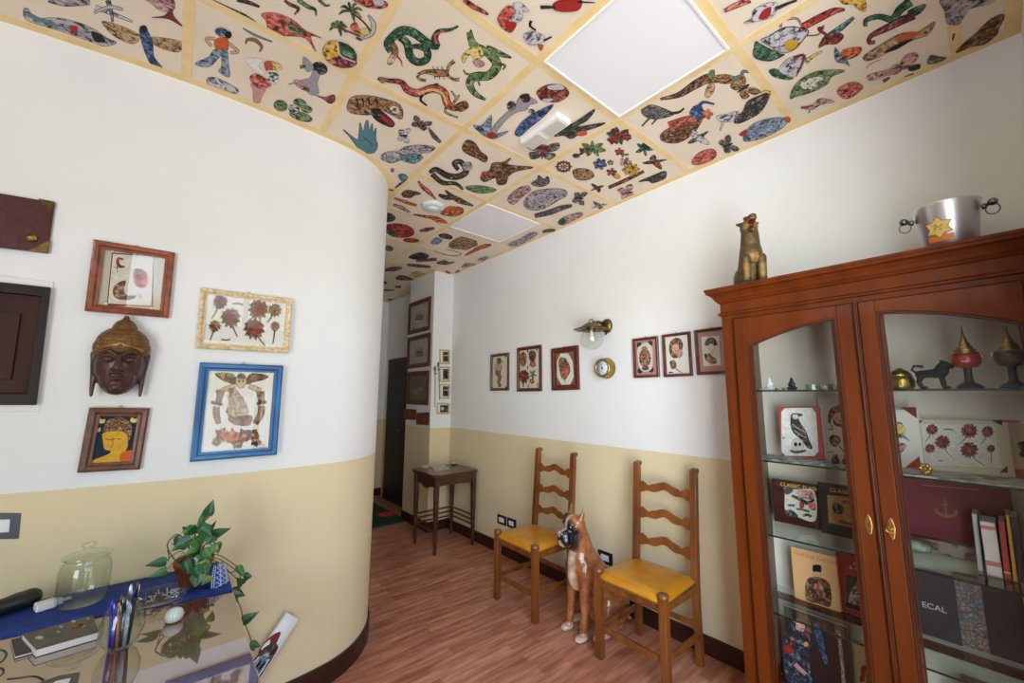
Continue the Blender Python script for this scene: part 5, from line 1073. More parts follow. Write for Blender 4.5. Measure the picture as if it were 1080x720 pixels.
upright('art_print', 'ivory card with seven dark red roses standing on the second shelf behind the right door', 'picture', SZ[1], 2.455, (968, 1062), 443.5, .010, mat('ivory_card', (214, 204, 180), .6), a_roses2)
def a_rf(mb, ax, c, sg, R):
    A = Art(mb, ax, c, sg, *CR); A.b([(935, 240), (1100, 244), (1100, 572), (965, 570)], 't', 0, 'K', True); A.b([(1030, 390), (1090, 380), (1090, 480), (1045, 470), (1060, 430)], 'D#', 3)
upright('framed_print', 'red-edged print at the far right end of the second glass shelf', 'picture', SZ[1], 2.468, (1052, 1075), 443, .008, mat('red_card', (176, 66, 56), .6), a_rf)
# loose sheets and small things on shelf two
sheet('newspaper', 'printed grey sheets lying flat along the left of the second glass shelf', 'paper', [(2.19, .84), (2.19, .53), (2.375, .50), (2.375, .80)], SZ[1]+.0006, .004, mat('newsprint', (188, 184, 178), .6, col2=(96, 96, 98), scale=26, lo=.42, hi=.6))
sheet('newspaper', 'printed grey sheets lying flat along the right of the second glass shelf', 'paper', [(2.185, .30), (2.185, -.14), (2.40, -.14), (2.40, .30)], SZ[1]+.0006, .004, mat('newsprint2', (204, 200, 192), .6, col2=(120, 116, 112), scale=20, lo=.45, hi=.62))
for i, px in enumerate((881.5, 893)):
    p = on('x', 2.28, px, 488); G0 = Vector((2.28, p.y, SZ[1]+.0052 if i == 0 else SZ[1]+.0052)); t = thing('ink_bottle', ('small dark ink bottle on the second shelf, left of the pair' if i == 0 else 'small dark ink bottle on the second shelf, right of the pair'), 'bottle', G0, 0, 'small ink bottles')
    obj('bottle', MB().lathe([(.0, 0), (.013, 0), (.014, .004), (.014, .02), (.008, .026), (.0, .026)], G0, mat('dark_ink_glass', (44, 42, 46), .15), 16), t)
    obj('cap', MB().lathe([(.009, .026), (.0095, .04), (.0, .041)], G0, mat('bottle_cap', (118, 92, 84), .4), 16), t)
p = on('x', 2.26, 975, 488); 
mb = MB()
for k in range(6):
    a = PI*k/3; mb.ball((2.262, p.y+.013*math.cos(a), SZ[1]+.024+.013*math.sin(a)), (.006, .009, .009), M_gold, 10)
mb.ball((2.258, p.y, SZ[1]+.024), .008, M_brassb, 10); mb.lathe([(.0, .0), (.012, 0), (.006, .006), (.004, .014)], (2.262, p.y, SZ[1]+.0052), M_gold, 12)
tag(obj('gold_flower_ornament', mb, None), 'tiny golden flower ornament in front of the red-cornered print', 'ornament')
# shelf one
def figurine(name, label, px, xq, h, m, group=None):
    p = on('x', xq, px, 405); z = SZ[0]+.0006; t = thing(name, label, 'figurine', (xq, p.y, z), 0, group); k = h/.07
    P_ = [('e', (0, 0, .012*k), (.018*k, .026*k, .012*k)), ('e', (0, 0, .032*k), (.012*k, .016*k, .020*k)), ('e', (0, 0, .055*k), (.009*k, .009*k, .011*k)), ('c', (0, .014*k, .036*k), (-.010*k, .008*k, .018*k), .005*k, .004*k), ('c', (0, -.014*k, .036*k), (-.010*k, -.008*k, .018*k), .005*k, .004*k), ('e', (0, 0, .067*k), (.004*k, .004*k, .004*k)), ('e', (-.012*k, 0, .010*k), (.012*k, .022*k, .007*k))]
    sculpt('body', P_, .0016, None, m, t, 2); return t
figurine('buddha_figurine', 'small white seated buddha figurine on the top shelf, left end', 811.5, 2.31, .066, mat('white_stone', (226, 224, 218), .35))
figurine('buddha_figurine', 'small black seated buddha figurine on the top shelf, right of the white one', 835, 2.31, .062, mat('black_stone', (34, 33, 38), .35))
for i, (px, lab) in enumerate(((858, 'small clear glass ashtray on the top shelf, nearest the black figurine'), (871, 'small clear glass ashtray on the top shelf, middle of three'), (884, 'small clear glass ashtray on the top shelf, nearest the centre of the cabinet'))):
    p = on('x', 2.30, px, 407); tag(obj('glass_ashtray', MB().lathe([(.0, .004), (.024, .004), (.029, .026), (.0325, .026), (.029, 0), (.0, 0)], (2.30, p.y, SZ[0]+.0006), mat('cut_glass', (170, 172, 168), .08, .6, bump=.4, bscale=90), 14, smooth=False), None), lab, 'ashtray', 'small glass ashtrays')
for i, px in enumerate((801, 818.5, 826)):
    p = on('x', 2.28, px, 410); tag(obj('crystal', MB().lathe([(.0, 0), (.006, .001), (.008, .006), (.003, .013), (.0, .015)], (2.28, p.y, SZ[0]+.0006), M_steel, 7, smooth=False), None), ('tiny shiny crystal on the top shelf at the very left end', 'tiny shiny crystal on the top shelf at the foot of the white buddha', 'tiny shiny crystal on the top shelf between the two buddhas')[i], 'crystal', 'tiny crystals')
# hammered gold box
p = on('x', 2.32, 950.5, 405); G0 = Vector((2.32, p.y, SZ[0]+.0006)); t = thing('gold_box', 'round hammered gold lidded pot on the top shelf behind the right door', 'pot', G0)
obj('body', MB().lathe([(.0, 0), (.034, 0), (.042, .012), (.044, .035), (.038, .052), (.034, .055)], G0, M_gold, 32), t)
obj('lid', MB().lathe([(.036, .055), (.035, .062), (.026, .075), (.016, .082), (.010, .083), (.010, .088), (.0, .090)], G0, M_gold, 32), t)
# iron lion
p = on('x', 2.30, 985, 398); t = thing('iron_lion', 'small black iron lion figurine standing on the top shelf beside the gold pot', 'figurine', (2.30, p.y, SZ[0]+.0032))
P_ = [('c', (0, .034, .058), (0, -.014, .060), .014, .019), ('e', (0, -.024, .072), (.021, .021, .026)), ('e', (0, -.032, .090), (.017, .018, .017)), ('e', (0, -.048, .086), (.011, .012, .010)), ('e', (0, -.022, .062), (.018, .017, .022)), ('e', (0, .034, .056), (.017, .018, .018)), ('e', (.010, -.026, .106), (.004, .005, .006)), ('e', (-.010, -.026, .106), (.004, .005, .006))]
for s in (-1, 1): P_ += [('c', (s*.011, -.020, .052), (s*.012, -.026, .004), .009, .007), ('c', (s*.011, .036, .050), (s*.012, .044, .026), .010, .007), ('c', (s*.012, .044, .026), (s*.012, .036, .004), .007, .007), ('e', (s*.012, -.032, .005), (.008, .012, .005)), ('e', (s*.012, .030, .005), (.008, .012, .005))]
P_ += [('c', (0, .046, .062), (0, .060, .076), .005, .004), ('c', (0, .060, .076), (0, .052, .092), .004, .004), ('c', (0, .052, .092), (0, .030, .088), .004, .006)]
sculpt('body', P_, .0018, None, mat('dark_iron', (38, 40, 44), .4, .6), t, 2)
# spired masks on stands
def mask(px, xq, lab, red, sc=1.0):
    p = on('x', xq, px, 400); G0 = Vector((xq, p.y, SZ[0]+.0006)); k = sc; M_r = mat('mask_red', (158, 30, 28), .3, coat=.5) if red else mat('mask_dark', (74, 48, 26), .35, .3)
    t = thing('crowned_mask_ornament', lab, 'ornament', G0)
    obj('stand', MB().lathe([(.0, 0), (.034*k, 0), (.036*k, .008), (.026*k, .018), (.014*k, .026), (.011*k, .04), (.011*k, .075), (.016*k, .082), (.0, .083)], G0, mat('stand_black', (30, 32, 34), .35), 24), t)
    o = obj('head', MB().lathe([(.0, .078), (.028*k, .082), (.038*k, .098), (.040*k, .118), (.036*k, .135), (.0, .14)], G0, M_r, 28), t)
    mb = MB()
    if red: mb.tube([G0+Vector((-.0375, .012, .104)), G0+Vector((-.040, .0, .101)), G0+Vector((-.0375, -.012, .104))], .0022, M_paper, 8); 
    if red: obj('face_paint', mb, o)
    pr = [(.034*k, .130), (.038*k, .137), (.026*k, .142), (.031*k, .147), (.021*k, .153), (.024*k, .158), (.014*k, .166), (.016*k, .171), (.009*k, .182), (.010*k, .187), (.005*k, .200), (.0025*k, .225), (.0, .250)]
    obj('crown', MB().lathe(pr, G0, M_gold, 28), t)
    mb = MB()
    for s in (-1, 1): mb.lathe([(.0, -.01), (.006, .0), (.004, .012), (.0, .022)], G0+Vector((0, s*.040*k, .12)), M_gold, 10)
    obj('ear_flare', mb, t)
mask(1022, 2.30, 'red mask ornament with tall golden spired crown on a black stand, top shelf', True)
mask(1069, 2.30, 'dark gold mask ornament on a black stand at the right end of the top shelf', False)
# shelf three
CB = (810, 500, 9.6)
M_let = mat('letter_gold', (240, 196, 96), .5); M_letw = mat('letter_white', (224, 220, 214), .5)
def a_cf1(mb, ax, c, sg, R):
    A = Art(mb, ax, c, sg, *CB); A.b([(165, 135), (260, 150), (300, 152), (470, 175), (482, 465), (320, 440), (260, 400), (175, 360), (170, 200)], 'w', 0); A.b([(165, 140), (250, 150), (240, 185), (180, 205)], 'k', 0); A.b([(180, 370), (230, 360), (285, 395), (300, 430), (200, 415)], 'k#', 2)
    A.b([(300, 175), (400, 165), (470, 195), (460, 250), (390, 250), (330, 230)], 'P#', 4); A.s([(240, 215), (320, 250), (400, 290), (470, 255)], [16, 30, 34, 16], 'D#', 3); A.b([(320, 290), (360, 280), (365, 330), (330, 345)], 'R#', 3); A.b([(415, 300), (475, 295), (478, 360), (425, 350)], 'r#', 3); A.s([(195, 310), (270, 315)], [12, 18], 'g#', 3); A.s([(350, 420), (400, 410), (440, 430)], 20, 'g#', 3); A.s([(290, 350), (360, 360), (420, 380)], 14, 'k#', 3)
upright('tattoo_book', 'dark maroon tattoo art book with yellow letters, left one on the third shelf', 'book', SZ[2], 2.42, (813.5, 862), 508, .022, mat('cover_maroon', (62, 24, 20), .4), a_cf1, [('CLASSIC FLASH', .20, .865, .024, M_let, 'LEFT')], True, 'landscape tattoo art books')
def a_cf2(mb, ax, c, sg, R):
    A = Art(mb, ax, c, sg, *CB); A.b([(600, 210), (900, 235), (945, 560), (615, 490)], 'y' if 0 else 'T', 0, 'K', True); A.b([(650, 340), (680, 290), (730, 310), (770, 350), (740, 400), (690, 390)], 'D#', 4); A.s([(660, 380), (700, 440), (780, 480)], [18, 30, 10], 'r#', 3); A.s([(750, 280), (830, 285), (900, 300)], [16, 26, 20], 'k#', 3); A.b([(840, 380), (880, 390), (870, 440), (835, 430)], 'g#', 3); A.b([(820, 500), (880, 490), (890, 530), (830, 530)], 'R#', 3); A.s([(700, 480), (820, 500)], 18, 'g#', 2); A.s([(890, 330), (920, 400)], 20, 'D#', 2)
upright('tattoo_book', 'black tattoo art book with yellow letters, right one on the third shelf', 'book', SZ[2], 2.385, (862.5, 920), 512.5, .022, mat('cover_black', (26, 26, 28), .4), a_cf2, [('CLASSIC FLASH', .22, .85, .025, M_let, 'LEFT')], True, 'landscape tattoo art books')
def a_anchor(mb, ax, c, sg, R):
    A = Art(mb, ax, c, sg, 960, 490, 6.54)
    A.s([(240, 250), (247, 345)], 11, 'n', 0); A.s([(222, 275), (262, 272)], 9, 'n', 0); A.s([(172, 300), (190, 330), (250, 355), (310, 345), (322, 312)], [14, 18, 20, 18, 14], 'n', 0); A.s([(168, 325), (190, 300)], 8, 'n', 0); A.s([(300, 320), (335, 340)], 8, 'n', 0)
    A.ribbon([(240+10*math.cos(PI*k/6), 240+10*math.sin(PI*k/6)) for k in range(12)], [5]*12, 'n', True)
    for k in range(20):
        a = PI*(.75+1.5*k/19); A.s([(247+100*math.cos(a), 300+78*math.sin(a)), (247+100*math.cos(a+.05), 300+78*math.sin(a+.05))], 9, 'M', 0)
    A.s([(135, 430), (180, 440), (225, 448)], 6, 'M', 0); A.s([(130, 470), (210, 485)], 9, 'M', 0); A.s([(180, 365), (245, 385), (300, 375)], 6, 'M', 0)
    A.s([(80, 138), (480, 172)], 4, 'm', 0); A.s([(-20, 538), (380, 605)], 4, 'm', 0)
t = upright('keepsake_box', 'wide burgundy box with a gold anchor emblem on the third shelf', 'box', SZ[2]+.052, 2.468, (942, 1064), 509, .020, mat('burgundy_cloth', (110, 22, 44), .6), a_anchor)
def stackbox(name, label, cat, x0, x1, y0, y1, z0, z1, m, **kw):
    o = obj(name, MB().box((x0, y1, z0), (x1, y0, z1), m), None, .002); tag(o, label, cat, **kw); return o
stackbox('storage_box', 'low patterned grey and brown box lying under the burgundy box on the third shelf', 'box', 2.435, 2.493, .335, .03, SZ[2]+.0008, SZ[2]+.052, mat('patterned_box', (150, 138, 126), .5, col2=(84, 58, 50), scale=14, lo=.48, hi=.54))
mb = MB().ball((2.39, .285, SZ[2]+.0255), (.03, .045, .024), mat('green_mineral', (120, 150, 132), .35, col2=(196, 204, 190), scale=30, bump=.8, bscale=60), 9)
tag(obj('mineral_stone', mb, None), 'rough pale green mineral stone on the third shelf behind the right door frame', 'stone')
tag(obj('blue_booklet', MB().box((2.452, .19, SZ[2]+.29), (2.456, .326, SZ[2]+.30), mat('booklet_blue', (22, 88, 128), .5)).box((2.449, .24, SZ[2]+.0008), (2.454, .333, SZ[2]+.315), mat('booklet_blue', (22, 88, 128), .5)), None), 'blue booklet edge showing above the burgundy box, under the second shelf', 'booklet') if 0 else None
def bookv(lab, xl, xr, top, bot, xq, m, dep, tilt=0, band=None):
    """book standing with its spine to the room"""
    y0 = on('x', xq, xl, bot).y; y1 = on('x', xq, xr, bot).y; h = on('x', xq, (xl+xr)/2, top).z-SZ[2]; z = SZ[2]+.0008+abs(math.sin(tilt))*(y0-y1)/2
    t = thing('upright_book', lab, 'book', (xq, (y0+y1)/2, z), 0, 'upright books on the third shelf'); t.rotation_euler = (tilt, 0, 0)
    w2 = (y0-y1)/2-.0008; mb = MB().box((0, -w2, 0), (.004, w2, h), m).box((0, -w2, 0), (dep, -w2+.002, h), m).box((0, w2-.002, 0), (dep, w2, h), m)
    if band:
        for a, b, bm in band: mb.box((-.0006, -w2+.001, h*a), (0, w2-.001, h*b), bm)
    obj('cover', mb, t, keep=True); obj('page_block', MB().box((.004, -w2+.002, .002), (dep-.002, w2-.002, h-.003), M_paper), t, keep=True)
M_pk = mat('spine_pink', (206, 120, 120), .5)
bookv('grey-white slim book, leftmost of the upright books on the third shelf', 1030, 1037.5, 543, 596, 2.335, mat('spine_grey', (196, 200, 206), .5), .12, .02)
bookv('wide white book with pink bands among the upright books', 1040, 1058, 552, 603, 2.30, mat('spine_white', (232, 228, 226), .5), .14, .0, [(.86, .93, M_pk), (.18, .27, M_pk)])
bookv('red-spined book among the upright books, right of the white one', 1058.5, 1067, 552, 607, 2.295, mat('spine_red', (178, 54, 62), .45), .15, .02, [(.2, .8, mat('spine_text', (226, 170, 160), .5))] if 0 else [(.1, .13, M_let)])
bookv('slim yellow-spined book among the upright books', 1067.5, 1073.5, 545, 608, 2.295, mat('spine_yellow', (222, 176, 40), .45, col2=(206, 150, 50), scale=30), .15, .02)
bookv('dark purple-spined book at the right end of the upright books', 1074, 1085, 547, 612, 2.295, mat('spine_plum', (44, 28, 44), .5), .15, 0)
# shelf four
def a_vt(mb, ax, c, sg, R):
    A = Art(mb, ax, c, sg, 820, 570, 9); A.b([(335, 240), (365, 228), (412, 240), (408, 300), (345, 298)], 'K', 3); A.b([(345, 298), (405, 302), (402, 350), (345, 345)], 'S', 3)
    A.b([(275, 380), (340, 345), (410, 352), (470, 385), (500, 440), (512, 560), (490, 628), (400, 600), (300, 575), (265, 520)], 'N#', 4); A.b([(350, 420), (385, 385), (430, 440), (430, 480), (350, 470)], 'T#', 3); A.b([(370, 420), (390, 410), (400, 455), (370, 455)], 'r', 2)
upright('tattoo_book', 'peach book with a tattooed back on the cover, left on the fourth shelf', 'book', SZ[3], 2.40, (834.5, 881), 582, .020, mat('cover_peach', (222, 172, 122), .5), a_vt, [('VINTAGE TATTOO', .05, .86, .0208, mat('letter_orange', (196, 96, 54), .5), 'LEFT')], True)
def a_red(mb, ax, c, sg, R):
    A = Art(mb, ax, c, sg, 860, 570, 8); A.b([(248, 285), (430, 318), (460, 625), (255, 565)], 'k', 4, 'W', True); A.b([(300, 430), (340, 380), (400, 420), (440, 480), (450, 580), (290, 540), (285, 480)], 'l#', 2); A.b([(345, 350), (375, 320), (410, 345), (412, 390), (385, 430), (350, 400)], 'E', 2); A.b([(375, 400), (400, 395), (395, 430), (375, 435)], 'D', 0); A.b([(270, 520), (350, 545), (450, 570), (450, 610), (265, 560)], 'D', 0)
upright('photo_book', 'red book with a black and white photograph of a bald man, fourth shelf', 'book', SZ[3], 2.425, (881.5, 926), 587, .022, mat('cover_red', (158, 34, 38), .45), a_red, [('A TATTOO', .40, .84, .022, M_letw, 'LEFT'), ('& CRIMINALE', .30, .765, .022, M_letw, 'LEFT')], True)
def a_ecal(mb, ax, c, sg, R):
    A = Art(mb, ax, c, sg, 930, 590, 5.54); A.s([(196, 140), (232, 132)], 6, 'R', 0)
upright('art_book', 'large charcoal book with small white lettering on the fourth shelf behind the right door', 'book', SZ[3], 2.455, (950, 1005), 603, .024, mat('cover_charcoal', (48, 46, 50), .5), a_ecal, [('MUSICAL', .42, .42, .030, M_letw, 'LEFT'), ('museum', .66, .07, .016, M_letw, 'LEFT')], True) if 0 else upright('art_book', 'large charcoal book with small white lettering on the fourth shelf behind the right door', 'book', SZ[3], 2.455, (950, 1005), 603, .024, mat('cover_charcoal', (48, 46, 50), .5), a_ecal, [('ECAL', .34, .43, .030, M_letw, 'LEFT')], True)
upright('art_book', 'book with a mottled shell-like patterned cover beside the charcoal book', 'book', SZ[3], 2.464, (1005.3, 1033), 607, .022, mat('cover_shells', (176, 150, 120), .5, col2=(108, 126, 150), scale=34, lo=.42, hi=.58, lines=(70, .02, (70, 58, 52))), None, None, True)
upright('art_book', 'very dark brown book at the right end of the fourth shelf', 'book', SZ[3], 2.464, (1033.5, 1076), 612, .022, mat('cover_umber', (44, 30, 34), .5), None, None, True)
# bottom
zb = .1004
def a_jap(mb, ax, c, sg, R):
    A = Art(mb, ax, c, sg, 800, 600, 6); A.b([(165, 420), (220, 330), (330, 320), (345, 450), (320, 600), (340, 740), (200, 740), (160, 600)], 'z#', 2); A.b([(240, 340), (290, 350), (285, 395), (240, 380)], 'P#', 3); A.s([(355, 340), (390, 450), (430, 600)], [40, 44, 16], 'B#', 3); A.s([(180, 520), (220, 440)], [20, 16], 'R#', 2); A.el(300, 475, 16, 16, 'Y', 0, 2); A.s([(230, 600), (300, 665)], [26, 22], 'P', 2); A.b([(170, 480), (215, 500), (215, 530), (170, 525)], 'R', 2); A.b([(290, 390), (330, 370), (320, 440)], 'M#', 2)
t = upright('tattoo_book', 'dark book with figures on the cover and sloping white Italian title, bottom of the cabinet', 'book', zb, 2.40, (827, 892), 650, .03, mat('cover_night', (38, 24, 26), .4), a_jap, None, True)
q = on('x', 2.40, 884, 664); mb = MB(); text_mesh(mb, 'UN VIAGGIO GIAPPONESE', (2.3985, q.y+.004, q.z), (0, 0, -1), (0, -1, 0), .0185, M_letw, 'LEFT', shear=.25); obj('title', mb, t)
def a_cream(mb, ax, c, sg, R):
    A = Art(mb, ax, c, sg, 865, 630, 8); A.b([(350, 580), (395, 578), (380, 640), (345, 650)], 'R', 2); A.b([(340, 660), (375, 650), (370, 705), (335, 705)], 'R', 2); A.s([(385, 640), (400, 680), (395, 720)], 14, 'g', 2); A.b([(435, 580), (470, 570), (470, 700), (440, 690)], 'm#', 2)
    for x in (338, 368, 400, 432): A.el(x, 545, 4, 5, 'D', 0, 0)
upright('art_book', 'cream book with red shapes beside the dark Italian book, bottom of the cabinet', 'book', zb, 2.43, (899.5, 930), 681, .02, mat('cover_cream', (208, 194, 160), .5), a_cream, None, True)
stackbox('brown_box', 'plain brown cardboard box behind the right door at the bottom of the cabinet', 'box', 2.33, 2.47, .21, -.10, zb+.0008, .41, mat('cardboard', (128, 98, 72), .7, col2=(96, 74, 58), scale=6))

# ================================================================== ON TOP OF THE CABINET
CT = 2.0205
t = thing('lion_dog_statue', 'aged gold-brown seated lion-dog statue with open red mouth on top of the cabinet', 'statue', (2.20, .745, CT), math.radians(216))
def foocol(co, n):
    x, y, z = co; k = noise.noise(co*38)*.5+.5
    b = Vector((72+44*k, 56+34*k, 34+20*k))
    if n.x > .45 and (.13 < z < .17 and abs(y) < .018 or (.05 < z < .12 and abs(abs(y)-.035) < .016)): b = Vector((112+54*k, 86+44*k, 44+24*k))
    if x > .02 and z > .305 and z < .345: b = Vector((142, 110, 56))
    if (co-Vector((.062, 0, .318))).length < .026: b = Vector((104, 22, 20))
    if z < .035: b = Vector((66, 58, 48))
    return tuple(b)
P_ = [('c', (-.05, 0, .07), (.0, 0, .20), .058, .050), ('e', (.01, 0, .18), (.045, .050, .06)), ('c', (0, 0, .22), (.005, 0, .29), .046, .040), ('e', (.0, 0, .32), (.042, .042, .045)),
      ('c', (.02, 0, .345), (.060, 0, .352), .026, .020), ('c', (.02, 0, .300), (.056, 0, .292), .022, .014), ('e', (.066, 0, .360), (.014, .018, .010)), ('e', (.028, .020, .362), (.014, .012, .010)), ('e', (.028, -.020, .362), (.014, .012, .010)), ('c', (.0, 0, .36), (-.005, 0, .385), .010, .005),
      ('c', (-.02, .0, .34), (-.052, .01, .338), .020, .012), ('c', (-.03, .0, .30), (-.056, .01, .296), .020, .010), ('c', (-.04, 0, .24), (-.062, .008, .22), .022, .012), ('c', (-.05, 0, .19), (-.076, .006, .165), .020, .010), ('c', (-.07, 0, .09), (-.12, .0, .055), .035, .02), ('e', (-.11, 0, .03), (.03, .03, .03))]
for s in (-1, 1): P_ += [('c', (.03, s*.035, .15), (.032, s*.036, .03), .024, .019), ('e', (.044, s*.036, .015), (.034, .024, .016)), ('e', (-.05, s*.045, .06), (.052, .028, .06)), ('e', (-.01, s*.052, .016), (.04, .018, .016)), ('c', (-.01, s*.034, .345), (-.02, s*.05, .352), .012, .006)]
sculpt('body', P_, .0038, foocol, mat('aged_gilding', (255, 255, 255), .45, .35, attr='coat', bump=.5, bscale=90), t, 2)
p = on('x', 2.26, 999, 225); BY = p.y; G0 = Vector((2.235, .066, CT))
t = thing('ice_bucket', 'aluminium champagne bucket with an orange and yellow label on top of the cabinet', 'bucket', G0)
obj('body', MB().lathe([(.0, 0), (.066, 0), (.070, .004), (.092, .186), (.0945, .190), (.092, .193), (.089, .190), (.067, .008), (.0, .006)], G0, M_steel, 56), t)
for s in (-1, 1):
    h = MB(); c0 = G0+Vector((-.030, s*.088, .150)); h.lathe([(.0, 0), (.012, .002), (.010, .010), (.008, .014)], c0, M_steeld, 14, 'y', squash=(1, 1, s)); h.tube([c0, c0+Vector((0, s*.022, .006))], .007, M_steeld, 10); h.ball(c0+Vector((0, s*.028, .010)), .0135, M_steeld, 16)
    kn = obj('knob', h, t); rr = [c0+Vector((0, s*.026+.0*math.cos(a)+.017*math.cos(a), -.016+.019*math.sin(a))) for a in [2*PI*i/20 for i in range(20)]]
    obj('ring', MB().tube(rr, .0022, M_steeld, 8, True), kn)
# label wrapped on the bucket wall
mb = MB()
def bk(u, v, e):
    """u = metres round the wall from the facing direction, v = height"""
    r = .070+(v-.004)*(.022/.182)+e; a0 = math.atan2(-.066, -2.235)-.33; a = a0-u/ r; a = a0-u/.082
    return G0+Vector((r*math.cos(a), r*math.sin(a), v))
def wrap(poly, e, m): mb.add([bk(u, v, e) for u, v in poly], [tuple(range(len(poly)))], m)
def wrapg(u0, u1, f0, f1, e, m, n=14):
    for i in range(n):
        a = u0+(u1-u0)*i/n; b = u0+(u1-u0)*(i+1)/n; mb.add([bk(a, f0(a), e), bk(b, f0(b), e), bk(b, f1(b), e), bk(a, f1(a), e)], [(0, 1, 2, 3)], m)
M_or = mat('label_orange', (222, 120, 26), .45); M_ye = mat('label_yellow', (226, 190, 96), .45); M_ol = mat('label_line', (96, 66, 34), .5)
wrapg(-.040, .036, lambda u: .046+.0*u+.004*(1-(u/.04)**2)*-1, lambda u: .066-.004*(1-(u/.04)**2), .0009, M_or)
def star(k): 
    return [(-.002+k*(.033 if i % 2 == 0 else .020)*math.cos(PI/2+PI*i/6), .094+k*(.033 if i % 2 == 0 else .021)*math.sin(PI/2+PI*i/6)) for i in range(12)]
for k, e, m in ((1.33, .0012, M_ol), (1.22, .0016, M_ye)):
    s = star(k)
    for i in range(12): mb.add([bk(-.002, .094, e), bk(*s[i], e), bk(*s[(i+1) % 12], e)], [(0, 1, 2)], m)
for u, v, w_ in ((-.012, .100, .004), (.004, .104, .005), (.008, .092, .004), (-.008, .086, .005), (-.002, .096, .006)): mb.add([bk(u-w_, v-.0012, .0019), bk(u+w_, v-.0012, .0019), bk(u+w_*.7, v+.0022, .0019), bk(u-w_*.8, v+.0014, .0019)], [(0, 1, 2, 3)], M_ol)
obj('label_sticker', mb, t, normals=False)
# ================================================================== DESK
DZ = .745; DX0, DX1, DY0, DY1 = -1.45, .238, .98, 2.285
dk = thing('desk', 'desk with a glossy brown tinted glass top in the lower left corner', 'desk', (-.6, 1.63, 0))
M_dtop = mat('tinted_glass_top', (112, 76, 64), .035, spec=1., coat=1.)
b = M_dtop.node_tree.nodes['Principled BSDF']; b.inputs['IOR'].default_value = 2.0; b.inputs['Coat IOR'].default_value = 1.9; b.inputs['Coat Roughness'].default_value = .01
obj('glass_top', MB().box((DX0, DY0, DZ-.012), (DX1, DY1, DZ), M_dtop), dk, .003)
obj('under_board', MB().box((DX0+.03, DY0+.03, DZ-.045), (DX1-.03, DY1-.03, DZ-.0125), M_dark), dk, .003)
for x in (DX0+.06, DX1-.11):
    for y in (DY0+.08, DY1-.12): obj('leg', MB().box((x, y, 0), (x+.05, y+.05, DZ-.0455), M_dark), dk, .003)
obj('modesty_panel', MB().box((DX0+.11, DY1-.115, .22), (DX1-.11, DY1-.095, DZ-.0455), M_dark), dk, .002)
# blue felt runner along the back edge, hanging over the right end
z = DZ+.0006
mb = MB(); ys0 = [(-1.4, 1.93), (-.9, 1.98), (-.5, 2.02), (-.339, 2.00), (-.103, 1.985), (.05, 1.95), (.235, 1.925)]; n = len(ys0)
vs = []
for i, (x, y) in enumerate(ys0):
    yb = 2.275 if x < .1 else 2.24
    for k in range(5): vs.append((x, y+(yb-y)*k/4, z+.003+.0015*math.sin(i*1.3+k*1.7)))
m0 = len(vs); vs += [(v[0], v[1], z) for v in vs]
fs = [(5*i+k, 5*i+5+k, 5*i+6+k, 5*i+1+k) for i in range(n-1) for k in range(4)]; fs += [tuple(m0+j for j in f) for f in fs]
bd = [5*i for i in range(n)]+[5*(n-1)+k for k in range(1, 5)]+[5*i+4 for i in range(n-2, -1, -1)]+[3, 2, 1]
fs += [(bd[i], bd[(i+1) % len(bd)], m0+bd[(i+1) % len(bd)], m0+bd[i]) for i in range(len(bd))]
mb.add(vs, fs, M_blue, True)
tag(obj('blue_runner', mb, None), 'blue felt cloth strip lying along the back edge of the desk', 'cloth')
zr = DZ+.0052   # top of the runner
# glass jar with lid
G0 = Vector((-.187, 2.155, zr+.0005)); G0.y = 2.15
t = thing('glass_jar', 'empty clear glass jar with a flat knobbed glass lid on the blue cloth', 'jar', G0)
jp = [(.0, .004), (.052, .004), (.060, .008), (.066, .03), (.066, .115), (.060, .136), (.052, .144), (.054, .150)]
obj('body', MB().lathe([(.0, 0), (.056, 0), (.064, .006)]+[(r+.0025, h) for r, h in jp[3:]]+jp[::-1], G0, M_jar, 40), t)
obj('lid', MB().lathe([(.0, .151), (.050, .151), (.064, .154), (.066, .158), (.060, .163), (.020, .176), (.012, .180), (.014, .186), (.021, .192), (.018, .199), (.0, .201)], G0, M_jar, 40), t)
# charger plug
c = on('z', zr, 50, 641); t = thing('plug_adapter', 'white plug adapter with two metal pins lying on the blue cloth', 'adapter', (c.x, c.y, zr+.0005), .34)
obj('body', MB().box((-.030, -.020, 0), (.018, .020, .024), M_white), t, .004, keep=True); obj('neck', MB().box((.018, -.015, .003), (.034, .015, .021), mat('plastic_grey', (196, 198, 204), .4)), t, .003, keep=True)
for y in (-.009, .009): obj('pin', MB().tube([(.034, y, .012), (.055, y, .012)], .0022, M_steel, 8), t, keep=True)
# dark glasses case
c = on('z', zr+.02, 10, 640); t = thing('glasses_case', 'black rounded case at the left edge on the blue cloth', 'case', (c.x, c.y, zr+.0005), .45)
P_ = [('c', (-.07, 0, .024), (.045, 0, .030), .024, .030), ('e', (-.05, .0, .020), (.05, .030, .020)), ('e', (.02, 0, .03), (.05, .036, .028))]
sculpt('shell', P_, .0035, None, mat('case_black', (22, 30, 28), .35), t, 4)
